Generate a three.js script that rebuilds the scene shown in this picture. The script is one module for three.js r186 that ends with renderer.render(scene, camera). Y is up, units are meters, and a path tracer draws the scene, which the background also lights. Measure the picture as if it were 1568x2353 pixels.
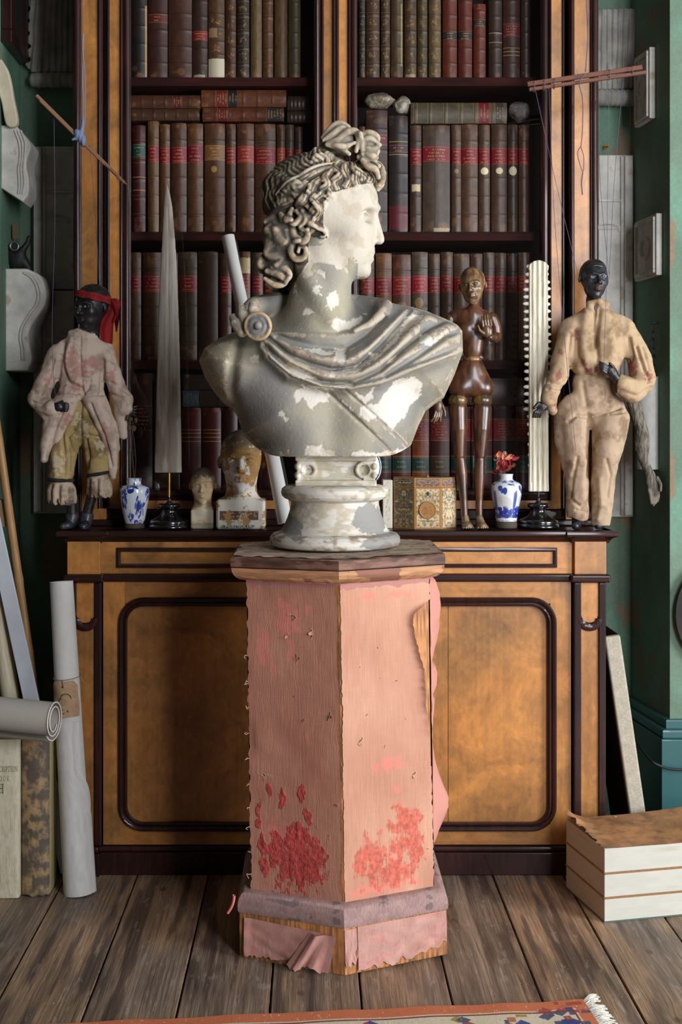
import * as THREE from 'three';
import { RoundedBoxGeometry } from 'three/addons/geometries/RoundedBoxGeometry.js';
import { mergeGeometries, mergeVertices, toCreasedNormals } from 'three/addons/utils/BufferGeometryUtils.js';
import { RectAreaLightUniformsLib } from 'three/addons/lights/RectAreaLightUniformsLib.js';
import { FontLoader } from 'three/addons/loaders/FontLoader.js';
import { TextGeometry } from 'three/addons/geometries/TextGeometry.js';

// ---------------------------------------------------------------- camera, daylight, exposure
const V = (x, y, z) => new THREE.Vector3(x, y, z);
const scene = new THREE.Scene();
const renderer = new THREE.WebGLRenderer({ antialias: true });
renderer.toneMapping = THREE.LinearToneMapping;
renderer.toneMappingExposure = 1.0;
renderer.shadowMap.enabled = true;
const FOCAL = 2750, AXIS_U = 718, AXIS_V = 972, EYE = 1.2407, CAM_Z = 3.2934;   // a shift lens, level with the room
const camera = new THREE.PerspectiveCamera(2 * Math.atan(2353 / 2 / FOCAL) * 180 / Math.PI, 1568 / 2353, 0.05, 40);
camera.position.set(0, EYE, CAM_Z);
camera.lookAt(0, EYE, 0);
camera.setViewOffset(1568, 2353, 784 - AXIS_U, 1176.5 - AXIS_V, 1568, 2353);
camera.focus = 2.84; camera.userData.fStop = 5.0;
scene.background = new THREE.Color().setRGB(1.0, 1.02, 1.08);                  // overcast sky beyond the windows
RectAreaLightUniformsLib.init();
// daylight: one tall window close by in the right-hand wall, and a pair of sashes in the wall behind the camera
const WIN = [{ x0: 1.5, x1: 1.92 }, { x0: 2.04, x1: 2.46 }], WIN_Y0 = 0.7, WIN_Y1 = 3.4, FRONT_Z = 4.1, ROOM_R = 4.0, SIDE = { z0: 1.7, z1: 3.7, y0: 0.35, y1: 2.6 };
const DAY = new THREE.Color().setRGB(0.96, 0.985, 1.04), DAY_L = 19.5;
for (const [w, h, p, q] of [...WIN.map((w) => [w.x1 - w.x0, WIN_Y1 - WIN_Y0, V((w.x0 + w.x1) / 2, (WIN_Y0 + WIN_Y1) / 2, FRONT_Z - 0.02), V(0, 0, -1)]), [SIDE.z1 - SIDE.z0, SIDE.y1 - SIDE.y0, V(ROOM_R - 0.02, (SIDE.y0 + SIDE.y1) / 2, (SIDE.z0 + SIDE.z1) / 2), V(-1, 0, 0)]]) {
  const l = new THREE.RectAreaLight(DAY, DAY_L, w, h); l.name = 'window_daylight'; l.position.copy(p); l.lookAt(p.clone().add(q)); scene.add(l);
}

// ---------------------------------------------------------------- small tools
const ppm = (z) => FOCAL / (CAM_Z - z);                       // scale of the survey at a depth, per metre
const mx = (u, z) => (u - AXIS_U) / ppm(z), my = (v, z) => EYE - (v - AXIS_V) / ppm(z);
const at = (u, v, z) => V(mx(u, z), my(v, z), z);
const clamp = (x, a = 0, b = 1) => Math.min(b, Math.max(a, x)), mixn = (a, b, t) => a + (b - a) * t;
const sstep = (a, b, x) => { const t = clamp((x - a) / (b - a)); return t * t * (3 - 2 * t); };
function rng(seed) { let a = seed >>> 0; return () => { a = (a + 0x6d2b79f5) | 0; let t = Math.imul(a ^ (a >>> 15), 1 | a); t = (t + Math.imul(t ^ (t >>> 7), 61 | t)) ^ t; return ((t ^ (t >>> 14)) >>> 0) / 4294967296; }; }
const R0 = rng(7);
const TAB = new Float32Array(65536); { const r = rng(99); for (let i = 0; i < 65536; i++) TAB[i] = r() * 2 - 1; }
function n2(x, y) { const xi = Math.floor(x), yi = Math.floor(y); let fx = x - xi, fy = y - yi; fx = fx * fx * (3 - 2 * fx); fy = fy * fy * (3 - 2 * fy);
  const a = (xi & 255), b = ((xi + 1) & 255), c = (yi & 255) << 8, d = ((yi + 1) & 255) << 8;
  const p = TAB[a + c], q = TAB[b + c], r = TAB[a + d], s = TAB[b + d]; return p + (q - p) * fx + (r - p + (s - r - q + p) * fx) * fy; }
function f2(x, y, o = 4) { let s = 0, a = 0.5; for (let i = 0; i < o; i++) { s += a * n2(x + i * 37.3, y + i * 17.7); x *= 2.03; y *= 2.03; a *= 0.5; } return s; }
function n3(x, y, z) { const zi = Math.floor(z); let f = z - zi; f = f * f * (3 - 2 * f); const o = (k) => n2(x + ((k * 71) % 211) + 0.37 * k, y + ((k * 113) % 197)); return mixn(o(zi), o(zi + 1), f); }
function f3(x, y, z, o = 3) { let s = 0, a = 0.5; for (let i = 0; i < o; i++) { s += a * n3(x, y, z); x *= 2.03; y *= 2.03; z *= 2.03; a *= 0.5; } return s; }
const toLin = (c) => (c <= 0.04045 ? c / 12.92 : ((c + 0.055) / 1.055) ** 2.4);
const lin = (r, g, b) => [toLin(r / 255), toLin(g / 255), toLin(b / 255)];
const mix3 = (a, b, t) => [mixn(a[0], b[0], t), mixn(a[1], b[1], t), mixn(a[2], b[2], t)];

// naming: a thing is a Group at its base, parts are given in world metres and moved into it
const taken = new Map(), baseOf = new WeakMap();
function numbered(name) { const n = taken.get(name) || 0; taken.set(name, n + 1); return n ? name + '_' + String(n).padStart(3, '0') : name; }
function tag(o, label, category, group) { o.userData.label = label; o.userData.category = category; if (group) o.userData.group = group; return o; }
function thing(name, label, category, pos = V(0, 0, 0), group) { const g = new THREE.Group(); g.name = numbered(name); g.position.copy(pos); baseOf.set(g, pos.clone()); scene.add(g); return tag(g, label, category, group); }
function part(name, geo, mat, parent) { const b = baseOf.get(parent); if (b) geo.translate(-b.x, -b.y, -b.z); const m = new THREE.Mesh(geo, mat); m.name = name; if (b) baseOf.set(m, b); parent.add(m); return m; }
function localPart(name, geo, mat, parent) { const m = new THREE.Mesh(geo, mat); m.name = name; parent.add(m); return m; }
function solo(name, geo, mat, label, category, group) { geo.computeBoundingBox(); const bb = geo.boundingBox, c = V((bb.min.x + bb.max.x) / 2, bb.min.y, (bb.min.z + bb.max.z) / 2); geo.translate(-c.x, -c.y, -c.z); const m = new THREE.Mesh(geo, mat); m.name = numbered(name); m.position.copy(c); scene.add(m); return tag(m, label, category, group); }
function struct(name, geo, mat, parent) { const m = new THREE.Mesh(geo, mat); m.name = parent ? name : numbered(name); (parent || scene).add(m); if (!parent) m.userData.kind = 'structure'; return m; }

// geometry
function boxUV(g, sx = 1, sy = sx, ox = R0() * 3, oy = R0() * 3, swap = false) {   // uv in metres / size, by the face's main axis
  if (g.index) g = g.toNonIndexed();
  const p = g.attributes.position, n = g.attributes.normal, uv = new Float32Array(p.count * 2);
  for (let i = 0; i < p.count; i += 3) {
    let ax = 0, ay = 0, az = 0; for (let k = 0; k < 3; k++) { ax += Math.abs(n.getX(i + k)); ay += Math.abs(n.getY(i + k)); az += Math.abs(n.getZ(i + k)); }
    for (let k = i; k < i + 3; k++) {
      const x = p.getX(k), y = p.getY(k), z = p.getZ(k); let a, b;
      if (ax >= ay && ax >= az) { a = z; b = y; } else if (ay >= az) { a = x; b = z; } else { a = x; b = y; }
      if (swap) [a, b] = [b, a];
      uv[2 * k] = a / sx + ox; uv[2 * k + 1] = b / sy + oy;
    }
  }
  g.setAttribute('uv', new THREE.BufferAttribute(uv, 2)); return g;
}
function strip(g) { if (g.index) g = g.toNonIndexed(); for (const k of Object.keys(g.attributes)) if (!['position', 'normal', 'uv'].includes(k)) g.deleteAttribute(k); if (!g.attributes.uv) g.setAttribute('uv', new THREE.BufferAttribute(new Float32Array(g.attributes.position.count * 2), 2)); return g; }
const merge = (list) => mergeGeometries(list.map(strip));
function bx(x0, x1, y0, y1, z0, z1, r = 0.0015) { const w = x1 - x0, h = y1 - y0, d = z1 - z0; r = Math.min(r, w / 2.2, h / 2.2, d / 2.2); const g = new RoundedBoxGeometry(w, h, d, 1, r); g.translate((x0 + x1) / 2, (y0 + y1) / 2, (z0 + z1) / 2); return strip(g); }
function tubeGeo(pts, r, seg = 40, rad = 8, closed = false) { return strip(new THREE.TubeGeometry(new THREE.CatmullRomCurve3(pts, closed), seg, r, rad, closed)); }
function rod(a, b, r0, r1 = r0, n = 12) { const d = b.clone().sub(a), g = new THREE.CylinderGeometry(r1, r0, d.length(), n, 1); g.applyQuaternion(new THREE.Quaternion().setFromUnitVectors(V(0, 1, 0), d.clone().normalize())); g.translate((a.x + b.x) / 2, (a.y + b.y) / 2, (a.z + b.z) / 2); return strip(g); }
function lathe(pts, n = 48, cx = 0, cz = 0) { const g = new THREE.LatheGeometry(pts.map((p) => new THREE.Vector2(p[0], p[1])), n); g.translate(cx, 0, cz); return strip(g); }
function extrude(pts, depth, bev = 0, holes = []) { const s = new THREE.Shape(pts.map((p) => new THREE.Vector2(p[0], p[1]))); for (const h of holes) s.holes.push(new THREE.Path(h.map((p) => new THREE.Vector2(p[0], p[1])))); return strip(new THREE.ExtrudeGeometry(s, { depth, bevelEnabled: bev > 0, bevelSize: bev, bevelThickness: bev, bevelSegments: 2, steps: 1, curveSegments: 16 })); }
// a profile (points in the plane across, normal first) swept round a closed or open path in the xy plane, mitred
function sweepXY(path, prof, closed, z = 0) {
  const n = path.length, pos = [], idx = [], m = prof.length;
  for (let i = 0; i < n; i++) {
    const p = path[i], a = path[(i + n - 1) % n], b = path[(i + 1) % n];
    let d0 = [p[0] - a[0], p[1] - a[1]], d1 = [b[0] - p[0], b[1] - p[1]];
    if (!closed && i === 0) d0 = d1; if (!closed && i === n - 1) d1 = d0;
    const l0 = Math.hypot(...d0), l1 = Math.hypot(...d1); d0 = d0.map((x) => x / l0); d1 = d1.map((x) => x / l1);
    let nx = d0[1] + d1[1], ny = -(d0[0] + d1[0]); const l = Math.hypot(nx, ny); nx /= l; ny /= l; const c = nx * d0[1] - ny * d0[0];
    for (const q of prof) pos.push(p[0] + nx * q[0] / c, p[1] + ny * q[0] / c, z + q[1]);
  }
  const lim = closed ? n : n - 1;
  for (let i = 0; i < lim; i++) for (let j = 0; j < m - 1; j++) { const a = i * m + j, b = ((i + 1) % n) * m + j; idx.push(a, b, a + 1, b, b + 1, a + 1); }
  let g = new THREE.BufferGeometry(); g.setAttribute('position', new THREE.Float32BufferAttribute(pos, 3)); g.setIndex(idx); g = toCreasedNormals(g, 0.7); return boxUV(strip(g), 1);
}
function roundRect(x0, x1, y0, y1, r, k = 7) { const out = []; for (const [cx, cy, a] of [[x1 - r, y0 + r, -90], [x1 - r, y1 - r, 0], [x0 + r, y1 - r, 90], [x0 + r, y0 + r, 180]]) for (let i = 0; i <= k; i++) { const t = (a + 90 * i / k) * Math.PI / 180; out.push([cx + r * Math.cos(t), cy + r * Math.sin(t)]); } return out; }
function flipped(g) { const p = g.attributes; for (const k of Object.keys(p)) { const a = p[k], n = a.itemSize, d = a.array; for (let i = 0; i < a.count; i += 3) for (let j = 0; j < n; j++) { const q = (i + 1) * n + j, r = (i + 2) * n + j, t = d[q]; d[q] = d[r]; d[r] = t; } } return g; }
// a sheet given by a function (s, t in 0..1) -> Vector3, with uv = s, t
function sheet(fn, ns, nt, uvfn) { const pos = [], uv = [], idx = []; for (let j = 0; j <= nt; j++) for (let i = 0; i <= ns; i++) { const s = i / ns, t = j / nt, p = fn(s, t); pos.push(p.x, p.y, p.z); const q = uvfn ? uvfn(s, t, p) : [s, t]; uv.push(q[0], q[1]); }
  for (let j = 0; j < nt; j++) for (let i = 0; i < ns; i++) { const a = j * (ns + 1) + i, b = a + ns + 1; idx.push(a, a + 1, b, a + 1, b + 1, b); }
  const g = new THREE.BufferGeometry(); g.setAttribute('position', new THREE.Float32BufferAttribute(pos, 3)); g.setAttribute('uv', new THREE.Float32BufferAttribute(uv, 2)); g.setIndex(idx); g.computeVertexNormals(); return g; }

// textures
function tex(w, h, fn, srgb = true, wrap = THREE.MirroredRepeatWrapping) { const d = new Uint8Array(w * h * 4); for (let y = 0, o = 0; y < h; y++) for (let x = 0; x < w; x++, o += 4) { const c = fn(x, y); if (c.length) { d[o] = clamp(c[0], 0, 255); d[o + 1] = clamp(c[1], 0, 255); d[o + 2] = clamp(c[2], 0, 255); } else d[o] = d[o + 1] = d[o + 2] = clamp(c, 0, 255); d[o + 3] = 255; }
  const t = new THREE.DataTexture(d, w, h); t.wrapS = t.wrapT = wrap; t.magFilter = THREE.LinearFilter; t.minFilter = THREE.LinearMipmapLinearFilter; t.generateMipmaps = true; if (srgb) t.colorSpace = THREE.SRGBColorSpace; t.needsUpdate = true; return t; }
function canvasTex(w, h, draw) { const c = document.createElement('canvas'); c.width = w; c.height = h; const g = c.getContext('2d'); draw(g, w, h); const t = new THREE.CanvasTexture(c); t.colorSpace = THREE.SRGBColorSpace; t.magFilter = THREE.LinearFilter; return t; }
const css = (r, g, b, a = 1) => `rgba(${r | 0},${g | 0},${b | 0},${a})`;
const mat = (o) => { const m = new THREE.MeshPhysicalMaterial({ roughness: 0.7, metalness: 0, ...o }); if (!o.transmission) m.side = THREE.DoubleSide; return m; };
const hue = (r, g, b) => new THREE.Color().setRGB(...lin(r, g, b));

// ---------------------------------------------------------------- sculpting: distance fields meshed with surface nets
function ell(cx, cy, cz, rx, ry, rz, rot) {
  let m = null, R = Math.max(rx, ry, rz); if (rot) m = new THREE.Matrix4().makeRotationFromEuler(new THREE.Euler(...rot)).invert().elements;
  const bb = m ? [cx - R, cy - R, cz - R, cx + R, cy + R, cz + R] : [cx - rx, cy - ry, cz - rz, cx + rx, cy + ry, cz + rz];
  const mn = Math.min(rx, ry, rz);
  return { bb, f(x, y, z) { x -= cx; y -= cy; z -= cz; if (m) { const a = m[0] * x + m[4] * y + m[8] * z, b = m[1] * x + m[5] * y + m[9] * z, c = m[2] * x + m[6] * y + m[10] * z; x = a; y = b; z = c; }
    const a = x / rx, b = y / ry, c = z / rz, k0 = Math.sqrt(a * a + b * b + c * c), a2 = a / rx, b2 = b / ry, c2 = c / rz, k1 = Math.sqrt(a2 * a2 + b2 * b2 + c2 * c2); return k1 < 1e-9 ? -mn : k0 * (k0 - 1) / k1; } };
}
function chain(P) {   // points [x, y, z, r]
  const bb = [1e9, 1e9, 1e9, -1e9, -1e9, -1e9]; for (const p of P) for (let k = 0; k < 3; k++) { bb[k] = Math.min(bb[k], p[k] - p[3]); bb[k + 3] = Math.max(bb[k + 3], p[k] + p[3]); }
  const S = []; for (let i = 0; i < P.length - 1; i++) { const a = P[i], b = P[i + 1], dx = b[0] - a[0], dy = b[1] - a[1], dz = b[2] - a[2]; S.push([a[0], a[1], a[2], dx, dy, dz, 1 / Math.max(1e-12, dx * dx + dy * dy + dz * dz), a[3], b[3] - a[3]]); }
  return { bb, f(x, y, z) { let m = 1e9; for (const s of S) { const px = x - s[0], py = y - s[1], pz = z - s[2]; let t = (px * s[3] + py * s[4] + pz * s[5]) * s[6]; t = t < 0 ? 0 : t > 1 ? 1 : t; const qx = px - s[3] * t, qy = py - s[4] * t, qz = pz - s[5] * t, d = Math.sqrt(qx * qx + qy * qy + qz * qz) - s[7] - s[8] * t; if (d < m) m = d; } return m; } };
}
function rbox(cx, cy, cz, hx, hy, hz, r, rot) {
  let m = null, R = Math.hypot(hx, hy, hz); if (rot) m = new THREE.Matrix4().makeRotationFromEuler(new THREE.Euler(...rot)).invert().elements;
  return { bb: m ? [cx - R, cy - R, cz - R, cx + R, cy + R, cz + R] : [cx - hx, cy - hy, cz - hz, cx + hx, cy + hy, cz + hz], f(x, y, z) { x -= cx; y -= cy; z -= cz; if (m) { const a = m[0] * x + m[4] * y + m[8] * z, b = m[1] * x + m[5] * y + m[9] * z, c = m[2] * x + m[6] * y + m[10] * z; x = a; y = b; z = c; }
    const a = Math.abs(x) - hx + r, b = Math.abs(y) - hy + r, c = Math.abs(z) - hz + r; return Math.sqrt(Math.max(a, 0) ** 2 + Math.max(b, 0) ** 2 + Math.max(c, 0) ** 2) + Math.min(Math.max(a, b, c), 0) - r; } };
}
function ring(cx, cy, cz, R, r, rot) {   // torus, axis z before turning
  const m = new THREE.Matrix4().makeRotationFromEuler(new THREE.Euler(...(rot || [0, 0, 0]))).invert().elements, Q = R + r;
  return { bb: [cx - Q, cy - Q, cz - Q, cx + Q, cy + Q, cz + Q], f(x, y, z) { x -= cx; y -= cy; z -= cz; const a = m[0] * x + m[4] * y + m[8] * z, b = m[1] * x + m[5] * y + m[9] * z, c = m[2] * x + m[6] * y + m[10] * z; const q = Math.sqrt(a * a + b * b) - R; return Math.sqrt(q * q + c * c) - r; } };
}
function placed(p, c, s, ry = 0, rx = 0, rz = 0) {   // a primitive scaled, turned and moved
  const M = new THREE.Matrix4().makeRotationFromEuler(new THREE.Euler(rx, ry, rz, 'YXZ')), I = M.clone().invert().elements, v = new THREE.Vector3(), bb = [1e9, 1e9, 1e9, -1e9, -1e9, -1e9];
  for (let k = 0; k < 8; k++) { v.set(p.bb[k & 1 ? 3 : 0], p.bb[k & 2 ? 4 : 1], p.bb[k & 4 ? 5 : 2]).multiplyScalar(s).applyMatrix4(M); const q = [v.x + c[0], v.y + c[1], v.z + c[2]]; for (let j = 0; j < 3; j++) { bb[j] = Math.min(bb[j], q[j]); bb[j + 3] = Math.max(bb[j + 3], q[j]); } }
  return { bb, f(x, y, z) { x = (x - c[0]) / s; y = (y - c[1]) / s; z = (z - c[2]) / s; return s * p.f(I[0] * x + I[4] * y + I[8] * z, I[1] * x + I[5] * y + I[9] * z, I[2] * x + I[6] * y + I[10] * z); } };
}
class Sculpt {
  constructor(b, h) { this.b = b; this.h = h; this.n = [0, 1, 2].map((k) => Math.ceil((b[k + 3] - b[k]) / h) + 1); this.d = new Float32Array(this.n[0] * this.n[1] * this.n[2]).fill(12 * h); }
  each(bb, m, fn) { const { b, h, n, d } = this, lo = [], hi = []; for (let k = 0; k < 3; k++) { lo[k] = Math.max(0, Math.floor((bb[k] - m - b[k]) / h)); hi[k] = Math.min(n[k] - 1, Math.ceil((bb[k + 3] + m - b[k]) / h)); }
    for (let k = lo[2]; k <= hi[2]; k++) for (let j = lo[1]; j <= hi[1]; j++) { let i0 = (k * n[1] + j) * n[0]; const y = b[1] + j * h, z = b[2] + k * h; for (let i = lo[0]; i <= hi[0]; i++) d[i0 + i] = fn(d[i0 + i], b[0] + i * h, y, z); } return this; }
  add(p, k = 0) { const f = p.f; return this.each(p.bb, k + 4 * this.h, k > 0 ? (a, x, y, z) => { const c = f(x, y, z), e = k - Math.abs(a - c); return (a < c ? a : c) - (e > 0 ? e * e / (4 * k) : 0); } : (a, x, y, z) => Math.min(a, f(x, y, z))); }
  sub(p, k = 0) { const f = p.f; return this.each(p.bb, k + 4 * this.h, (a, x, y, z) => { const c = -f(x, y, z), e = k - Math.abs(a - c); return (a > c ? a : c) + (k > 0 && e > 0 ? e * e / (4 * k) : 0); }); }
  all(fn) { return this.each(this.b, 0, fn); }
  val(x, y, z) { const { b, h, n, d } = this; let i = (x - b[0]) / h, j = (y - b[1]) / h, k = (z - b[2]) / h; const a = clamp(Math.floor(i), 0, n[0] - 2), e = clamp(Math.floor(j), 0, n[1] - 2), c = clamp(Math.floor(k), 0, n[2] - 2); i -= a; j -= e; k -= c; const o = (c * n[1] + e) * n[0] + a, X = 1, Y = n[0], Z = n[0] * n[1], L = 5 * h, g = (q) => clamp(d[o + q], -L, L);
    return mixn(mixn(mixn(g(0), g(X), i), mixn(g(Y), g(X + Y), i), j), mixn(mixn(g(Z), g(Z + X), i), mixn(g(Z + Y), g(Z + X + Y), i), j), k); }
  convex(x, y, z, r) { return (this.val(x + r, y, z) + this.val(x - r, y, z) + this.val(x, y + r, z) + this.val(x, y - r, z) + this.val(x, y, z + r) + this.val(x, y, z - r) - 6 * this.val(x, y, z)) / r; }
  mesh(color, disp) {
    const { b, h, n, d } = this, nx = n[0], ny = n[1], nz = n[2], id = new Int32Array(d.length).fill(-1), pos = [], idx = [];
    const off = [0, 1, nx, nx + 1, nx * ny, nx * ny + 1, nx * ny + nx, nx * ny + nx + 1], E = [[0, 1], [2, 3], [4, 5], [6, 7], [0, 2], [1, 3], [4, 6], [5, 7], [0, 4], [1, 5], [2, 6], [3, 7]];
    for (let k = 0; k < nz - 1; k++) for (let j = 0; j < ny - 1; j++) for (let i = 0; i < nx - 1; i++) {
      const o = (k * ny + j) * nx + i; let m = 0; for (let c = 0; c < 8; c++) if (d[o + off[c]] < 0) m |= 1 << c; if (m === 0 || m === 255) continue;
      let x = 0, y = 0, z = 0, q = 0; for (const [p, r] of E) { const a = d[o + off[p]], e = d[o + off[r]]; if ((a < 0) === (e < 0)) continue; const t = a / (a - e); x += (p & 1) + ((r & 1) - (p & 1)) * t; y += ((p >> 1) & 1) + (((r >> 1) & 1) - ((p >> 1) & 1)) * t; z += (p >> 2) + ((r >> 2) - (p >> 2)) * t; q++; }
      id[o] = pos.length / 3; pos.push(b[0] + (i + x / q) * h, b[1] + (j + y / q) * h, b[2] + (k + z / q) * h);
    }
    const quad = (a, e, c, f, flip) => { if (a < 0 || e < 0 || c < 0 || f < 0) return; if (flip) idx.push(a, c, e, a, f, c); else idx.push(a, e, c, a, c, f); };
    for (let k = 1; k < nz - 1; k++) for (let j = 1; j < ny - 1; j++) for (let i = 1; i < nx - 1; i++) {
      const o = (k * ny + j) * nx + i, s = d[o] < 0, Y = nx, Z = nx * ny;
      if (s !== d[o + 1] < 0) quad(id[o - Y - Z], id[o - Z], id[o], id[o - Y], !s);
      if (s !== d[o + Y] < 0) quad(id[o - 1 - Z], id[o - 1], id[o], id[o - Z], !s);
      if (s !== d[o + Z] < 0) quad(id[o - 1 - Y], id[o - Y], id[o], id[o - 1], !s);
    }
    const g = new THREE.BufferGeometry(); g.setAttribute('position', new THREE.Float32BufferAttribute(pos, 3)); g.setIndex(idx); g.computeVertexNormals();
    const P = g.attributes.position, N = g.attributes.normal;
    if (disp) { for (let i = 0; i < P.count; i++) { const e = disp(P.getX(i), P.getY(i), P.getZ(i), N.getX(i), N.getY(i), N.getZ(i)); if (e) P.setXYZ(i, P.getX(i) + N.getX(i) * e, P.getY(i) + N.getY(i) * e, P.getZ(i) + N.getZ(i) * e); } g.computeVertexNormals(); }
    if (color) { const C = new Float32Array(P.count * 3); for (let i = 0; i < P.count; i++) { const c = color(P.getX(i), P.getY(i), P.getZ(i), N.getX(i), N.getY(i), N.getZ(i)); C[3 * i] = c[0]; C[3 * i + 1] = c[1]; C[3 * i + 2] = c[2]; } g.setAttribute('color', new THREE.BufferAttribute(C, 3)); }
    this.d = null; return g;
  }
}
// sculptures are drawn in survey units (u right, -v up, w towards the viewer); this turns them to metres at depth z
function toMetres(g, z) { const s = 1 / ppm(z); g.translate(-AXIS_U, AXIS_V, 0); g.scale(s, s, s); g.translate(0, EYE, z); g.computeBoundingBox(); return g; }
const withUV = (g) => { const p = g.attributes.position, uv = new Float32Array(p.count * 2); for (let i = 0; i < p.count; i++) { uv[2 * i] = p.getX(i) + p.getZ(i) * 0.7; uv[2 * i + 1] = p.getY(i) + p.getZ(i) * 0.3; } g.setAttribute('uv', new THREE.BufferAttribute(uv, 2)); return g; };
// distance from (x, y) to a polyline, and place along it
function polyDist(P, x, y) { let m = 1e9, tt = 0; for (let i = 0; i < P.length - 1; i++) { const ax = P[i][0], ay = P[i][1], dx = P[i + 1][0] - ax, dy = P[i + 1][1] - ay; const t = clamp(((x - ax) * dx + (y - ay) * dy) / (dx * dx + dy * dy)); const q = Math.hypot(x - ax - dx * t, y - ay - dy * t); if (q < m) { m = q; tt = (i + t) / (P.length - 1); } } return [m, tt]; }
function polyIn(P, x, y) { let c = false; for (let i = 0, j = P.length - 1; i < P.length; j = i++) if ((P[i][1] > y) !== (P[j][1] > y) && x < (P[j][0] - P[i][0]) * (y - P[i][1]) / (P[j][1] - P[i][1]) + P[i][0]) c = !c; return c; }
// ---------------------------------------------------------------- materials
const rep = (t, sx, sy = sx) => { t.repeat.set(1 / sx, 1 / sy); return t; };
// figured maple: rolling flecks, bird's-eye spots, long soft streaks
const burl = (R, G, B, sd) => rep(tex(1024, 1024, (x, y) => { const u = x / 1024 + sd, v = y / 1024, w = f2(u * 5, v * 6, 3); const cloud = f2(u * 7 + w * 1.5, v * 9 + w * 2, 4), a = f2(u * 90 + w * 4, v * 60 + w * 4, 3), s = n2(u * 170 + 9, v * 170), st = f2(u * 110, v * 4, 3); let k = 1 + cloud * 0.3 + a * 0.13 + st * 0.08; if (s > 0.84) k -= (s - 0.84) * 1.0; k += n2(u * 420, v * 420) * 0.03; const q = f2(u * 3 + 80, v * 4, 3) * 10; return [(R + q) * k, (G - q * 0.1) * k, (B - q * 0.5) * k]; }), 0.97);
const burlTex = burl(164, 110, 53, 0);
const mahogTex = rep(tex(512, 512, (x, y) => { const u = x / 512, v = y / 512; const k = 1 + f2(u * 50, v * 3, 4) * 0.5 + f2(u * 5, v * 5, 3) * 0.35; return [44 * k, 20 * k, 17 * k]; }), 0.4);
const grimeBump = rep(tex(512, 512, (x, y) => 128 + 90 * f2(x / 30, y / 30, 4), false), 0.25);
const M = {};
M.burl = mat({ map: burlTex, roughness: 0.45, clearcoat: 0.4, clearcoatRoughness: 0.28, bumpMap: grimeBump, bumpScale: 0.0004 });
M.mahog = mat({ map: mahogTex, roughness: 0.5, specularIntensity: 0.4, clearcoat: 0.5, clearcoatRoughness: 0.1 });
M.shelf = mat({ map: mahogTex, color: hue(255, 225, 215), roughness: 0.8, specularIntensity: 0.3 });
M.inside = mat({ color: hue(38, 22, 18), roughness: 0.8 });
// floor boards: grain along v, old stain, scuffs and paint specks
function boardTex(seed) {
  const r = rng(seed), kn = []; for (let i = 0; i < 3; i++) kn.push([r() * 0.4, r(), 0.004 + r() * 0.005]);
  const sp = []; for (let i = 0; i < 170; i++) sp.push([r() * 768, r() * 1536, 0.5 + r() * r() * 2.6, r()]);
  const t = tex(768, 1536, (x, y) => {
    const u = x / 768 * 0.4, v = y / 1536; let w = 0; for (const q of kn) { const e = Math.exp(-((u - q[0]) ** 2 / 0.0006 + (v - q[1]) ** 2 / 0.004)); w += e * 0.010; }
    const uu = u + w + 0.005 * n2(u * 8 + seed, v * 3); const g = f2(uu * 210 + seed, v * 5, 4), fine = n2(uu * 1100, v * 30 + seed), wear = f2(u * 16 + seed * 3, v * 4, 5), stain = f2(u * 34 + 70 + seed, v * 2.6, 5), gray = f2(u * 12 + 140 + seed, v * 2.4, 4), smut = f2(u * 120 + 30, v * 10 + seed, 4);
    let k = 1 + g * 0.34 + fine * 0.12 + wear * 0.28; let c = [138 * k, 111 * k, 86 * k];
    const q = sstep(-0.25, 0.35, gray + 0.3 * smut); c = [mixn(c[0], 112 * k, q * 0.7), mixn(c[1], 100 * k, q * 0.7), mixn(c[2], 90 * k, q * 0.7)];
    const s = sstep(0.02, 0.4, stain + 0.35 * smut + 0.2 * g + 0.1 * fine); c = [mixn(c[0], 66 * k, s * 0.75), mixn(c[1], 53 * k, s * 0.75), mixn(c[2], 46 * k, s * 0.75)];
    const sc = n2(uu * 300 + v * 50, v * 14 + 50); if (sc > 0.84) { const e = (sc - 0.84) * 3; c = c.map((z) => z + 50 * e); }
    const pale = sstep(0.34, 0.5, f2(u * 90 + 200, v * 22 + seed, 4)); c = c.map((z, i) => mixn(z, [172, 168, 162][i], pale * 0.3));
    for (const z of kn) { const e = Math.hypot((u - z[0]) / z[2], (v - z[1]) / (z[2] * 1.6)); if (e < 1.6) { const a = sstep(1.6, 0.6, e); c = c.map((m, i) => mixn(m, [70, 50, 36][i], a * 0.6)); } }
    return c; });
  const d = t.image.data; for (const [sx, sy, sr, a] of sp) for (let y = Math.max(0, sy - 4 | 0); y < Math.min(1536, sy + 5); y++) for (let x = Math.max(0, sx - 4 | 0); x < Math.min(768, sx + 5); x++) if (Math.hypot(x - sx, (y - sy) * 0.7) + n2(x, y) < sr) { const o = (y * 768 + x) * 4; for (let k = 0; k < 3; k++) d[o + k] = mixn(d[o + k], 196 + 4 * k, 0.35 + 0.5 * a); }
  return rep(t, 0.4, 1.0);
}
const boardBump = rep(tex(512, 512, (x, y) => 128 + 70 * f2(x / 3, y / 60, 3) + 50 * f2(x / 20, y / 40, 3), false), 0.3, 0.6);
M.boards = [11, 23, 37].map((s) => mat({ map: boardTex(s), roughness: 0.58, bumpMap: boardBump, bumpScale: 0.0012, clearcoat: 0.12, clearcoatRoughness: 0.4 }));
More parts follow.
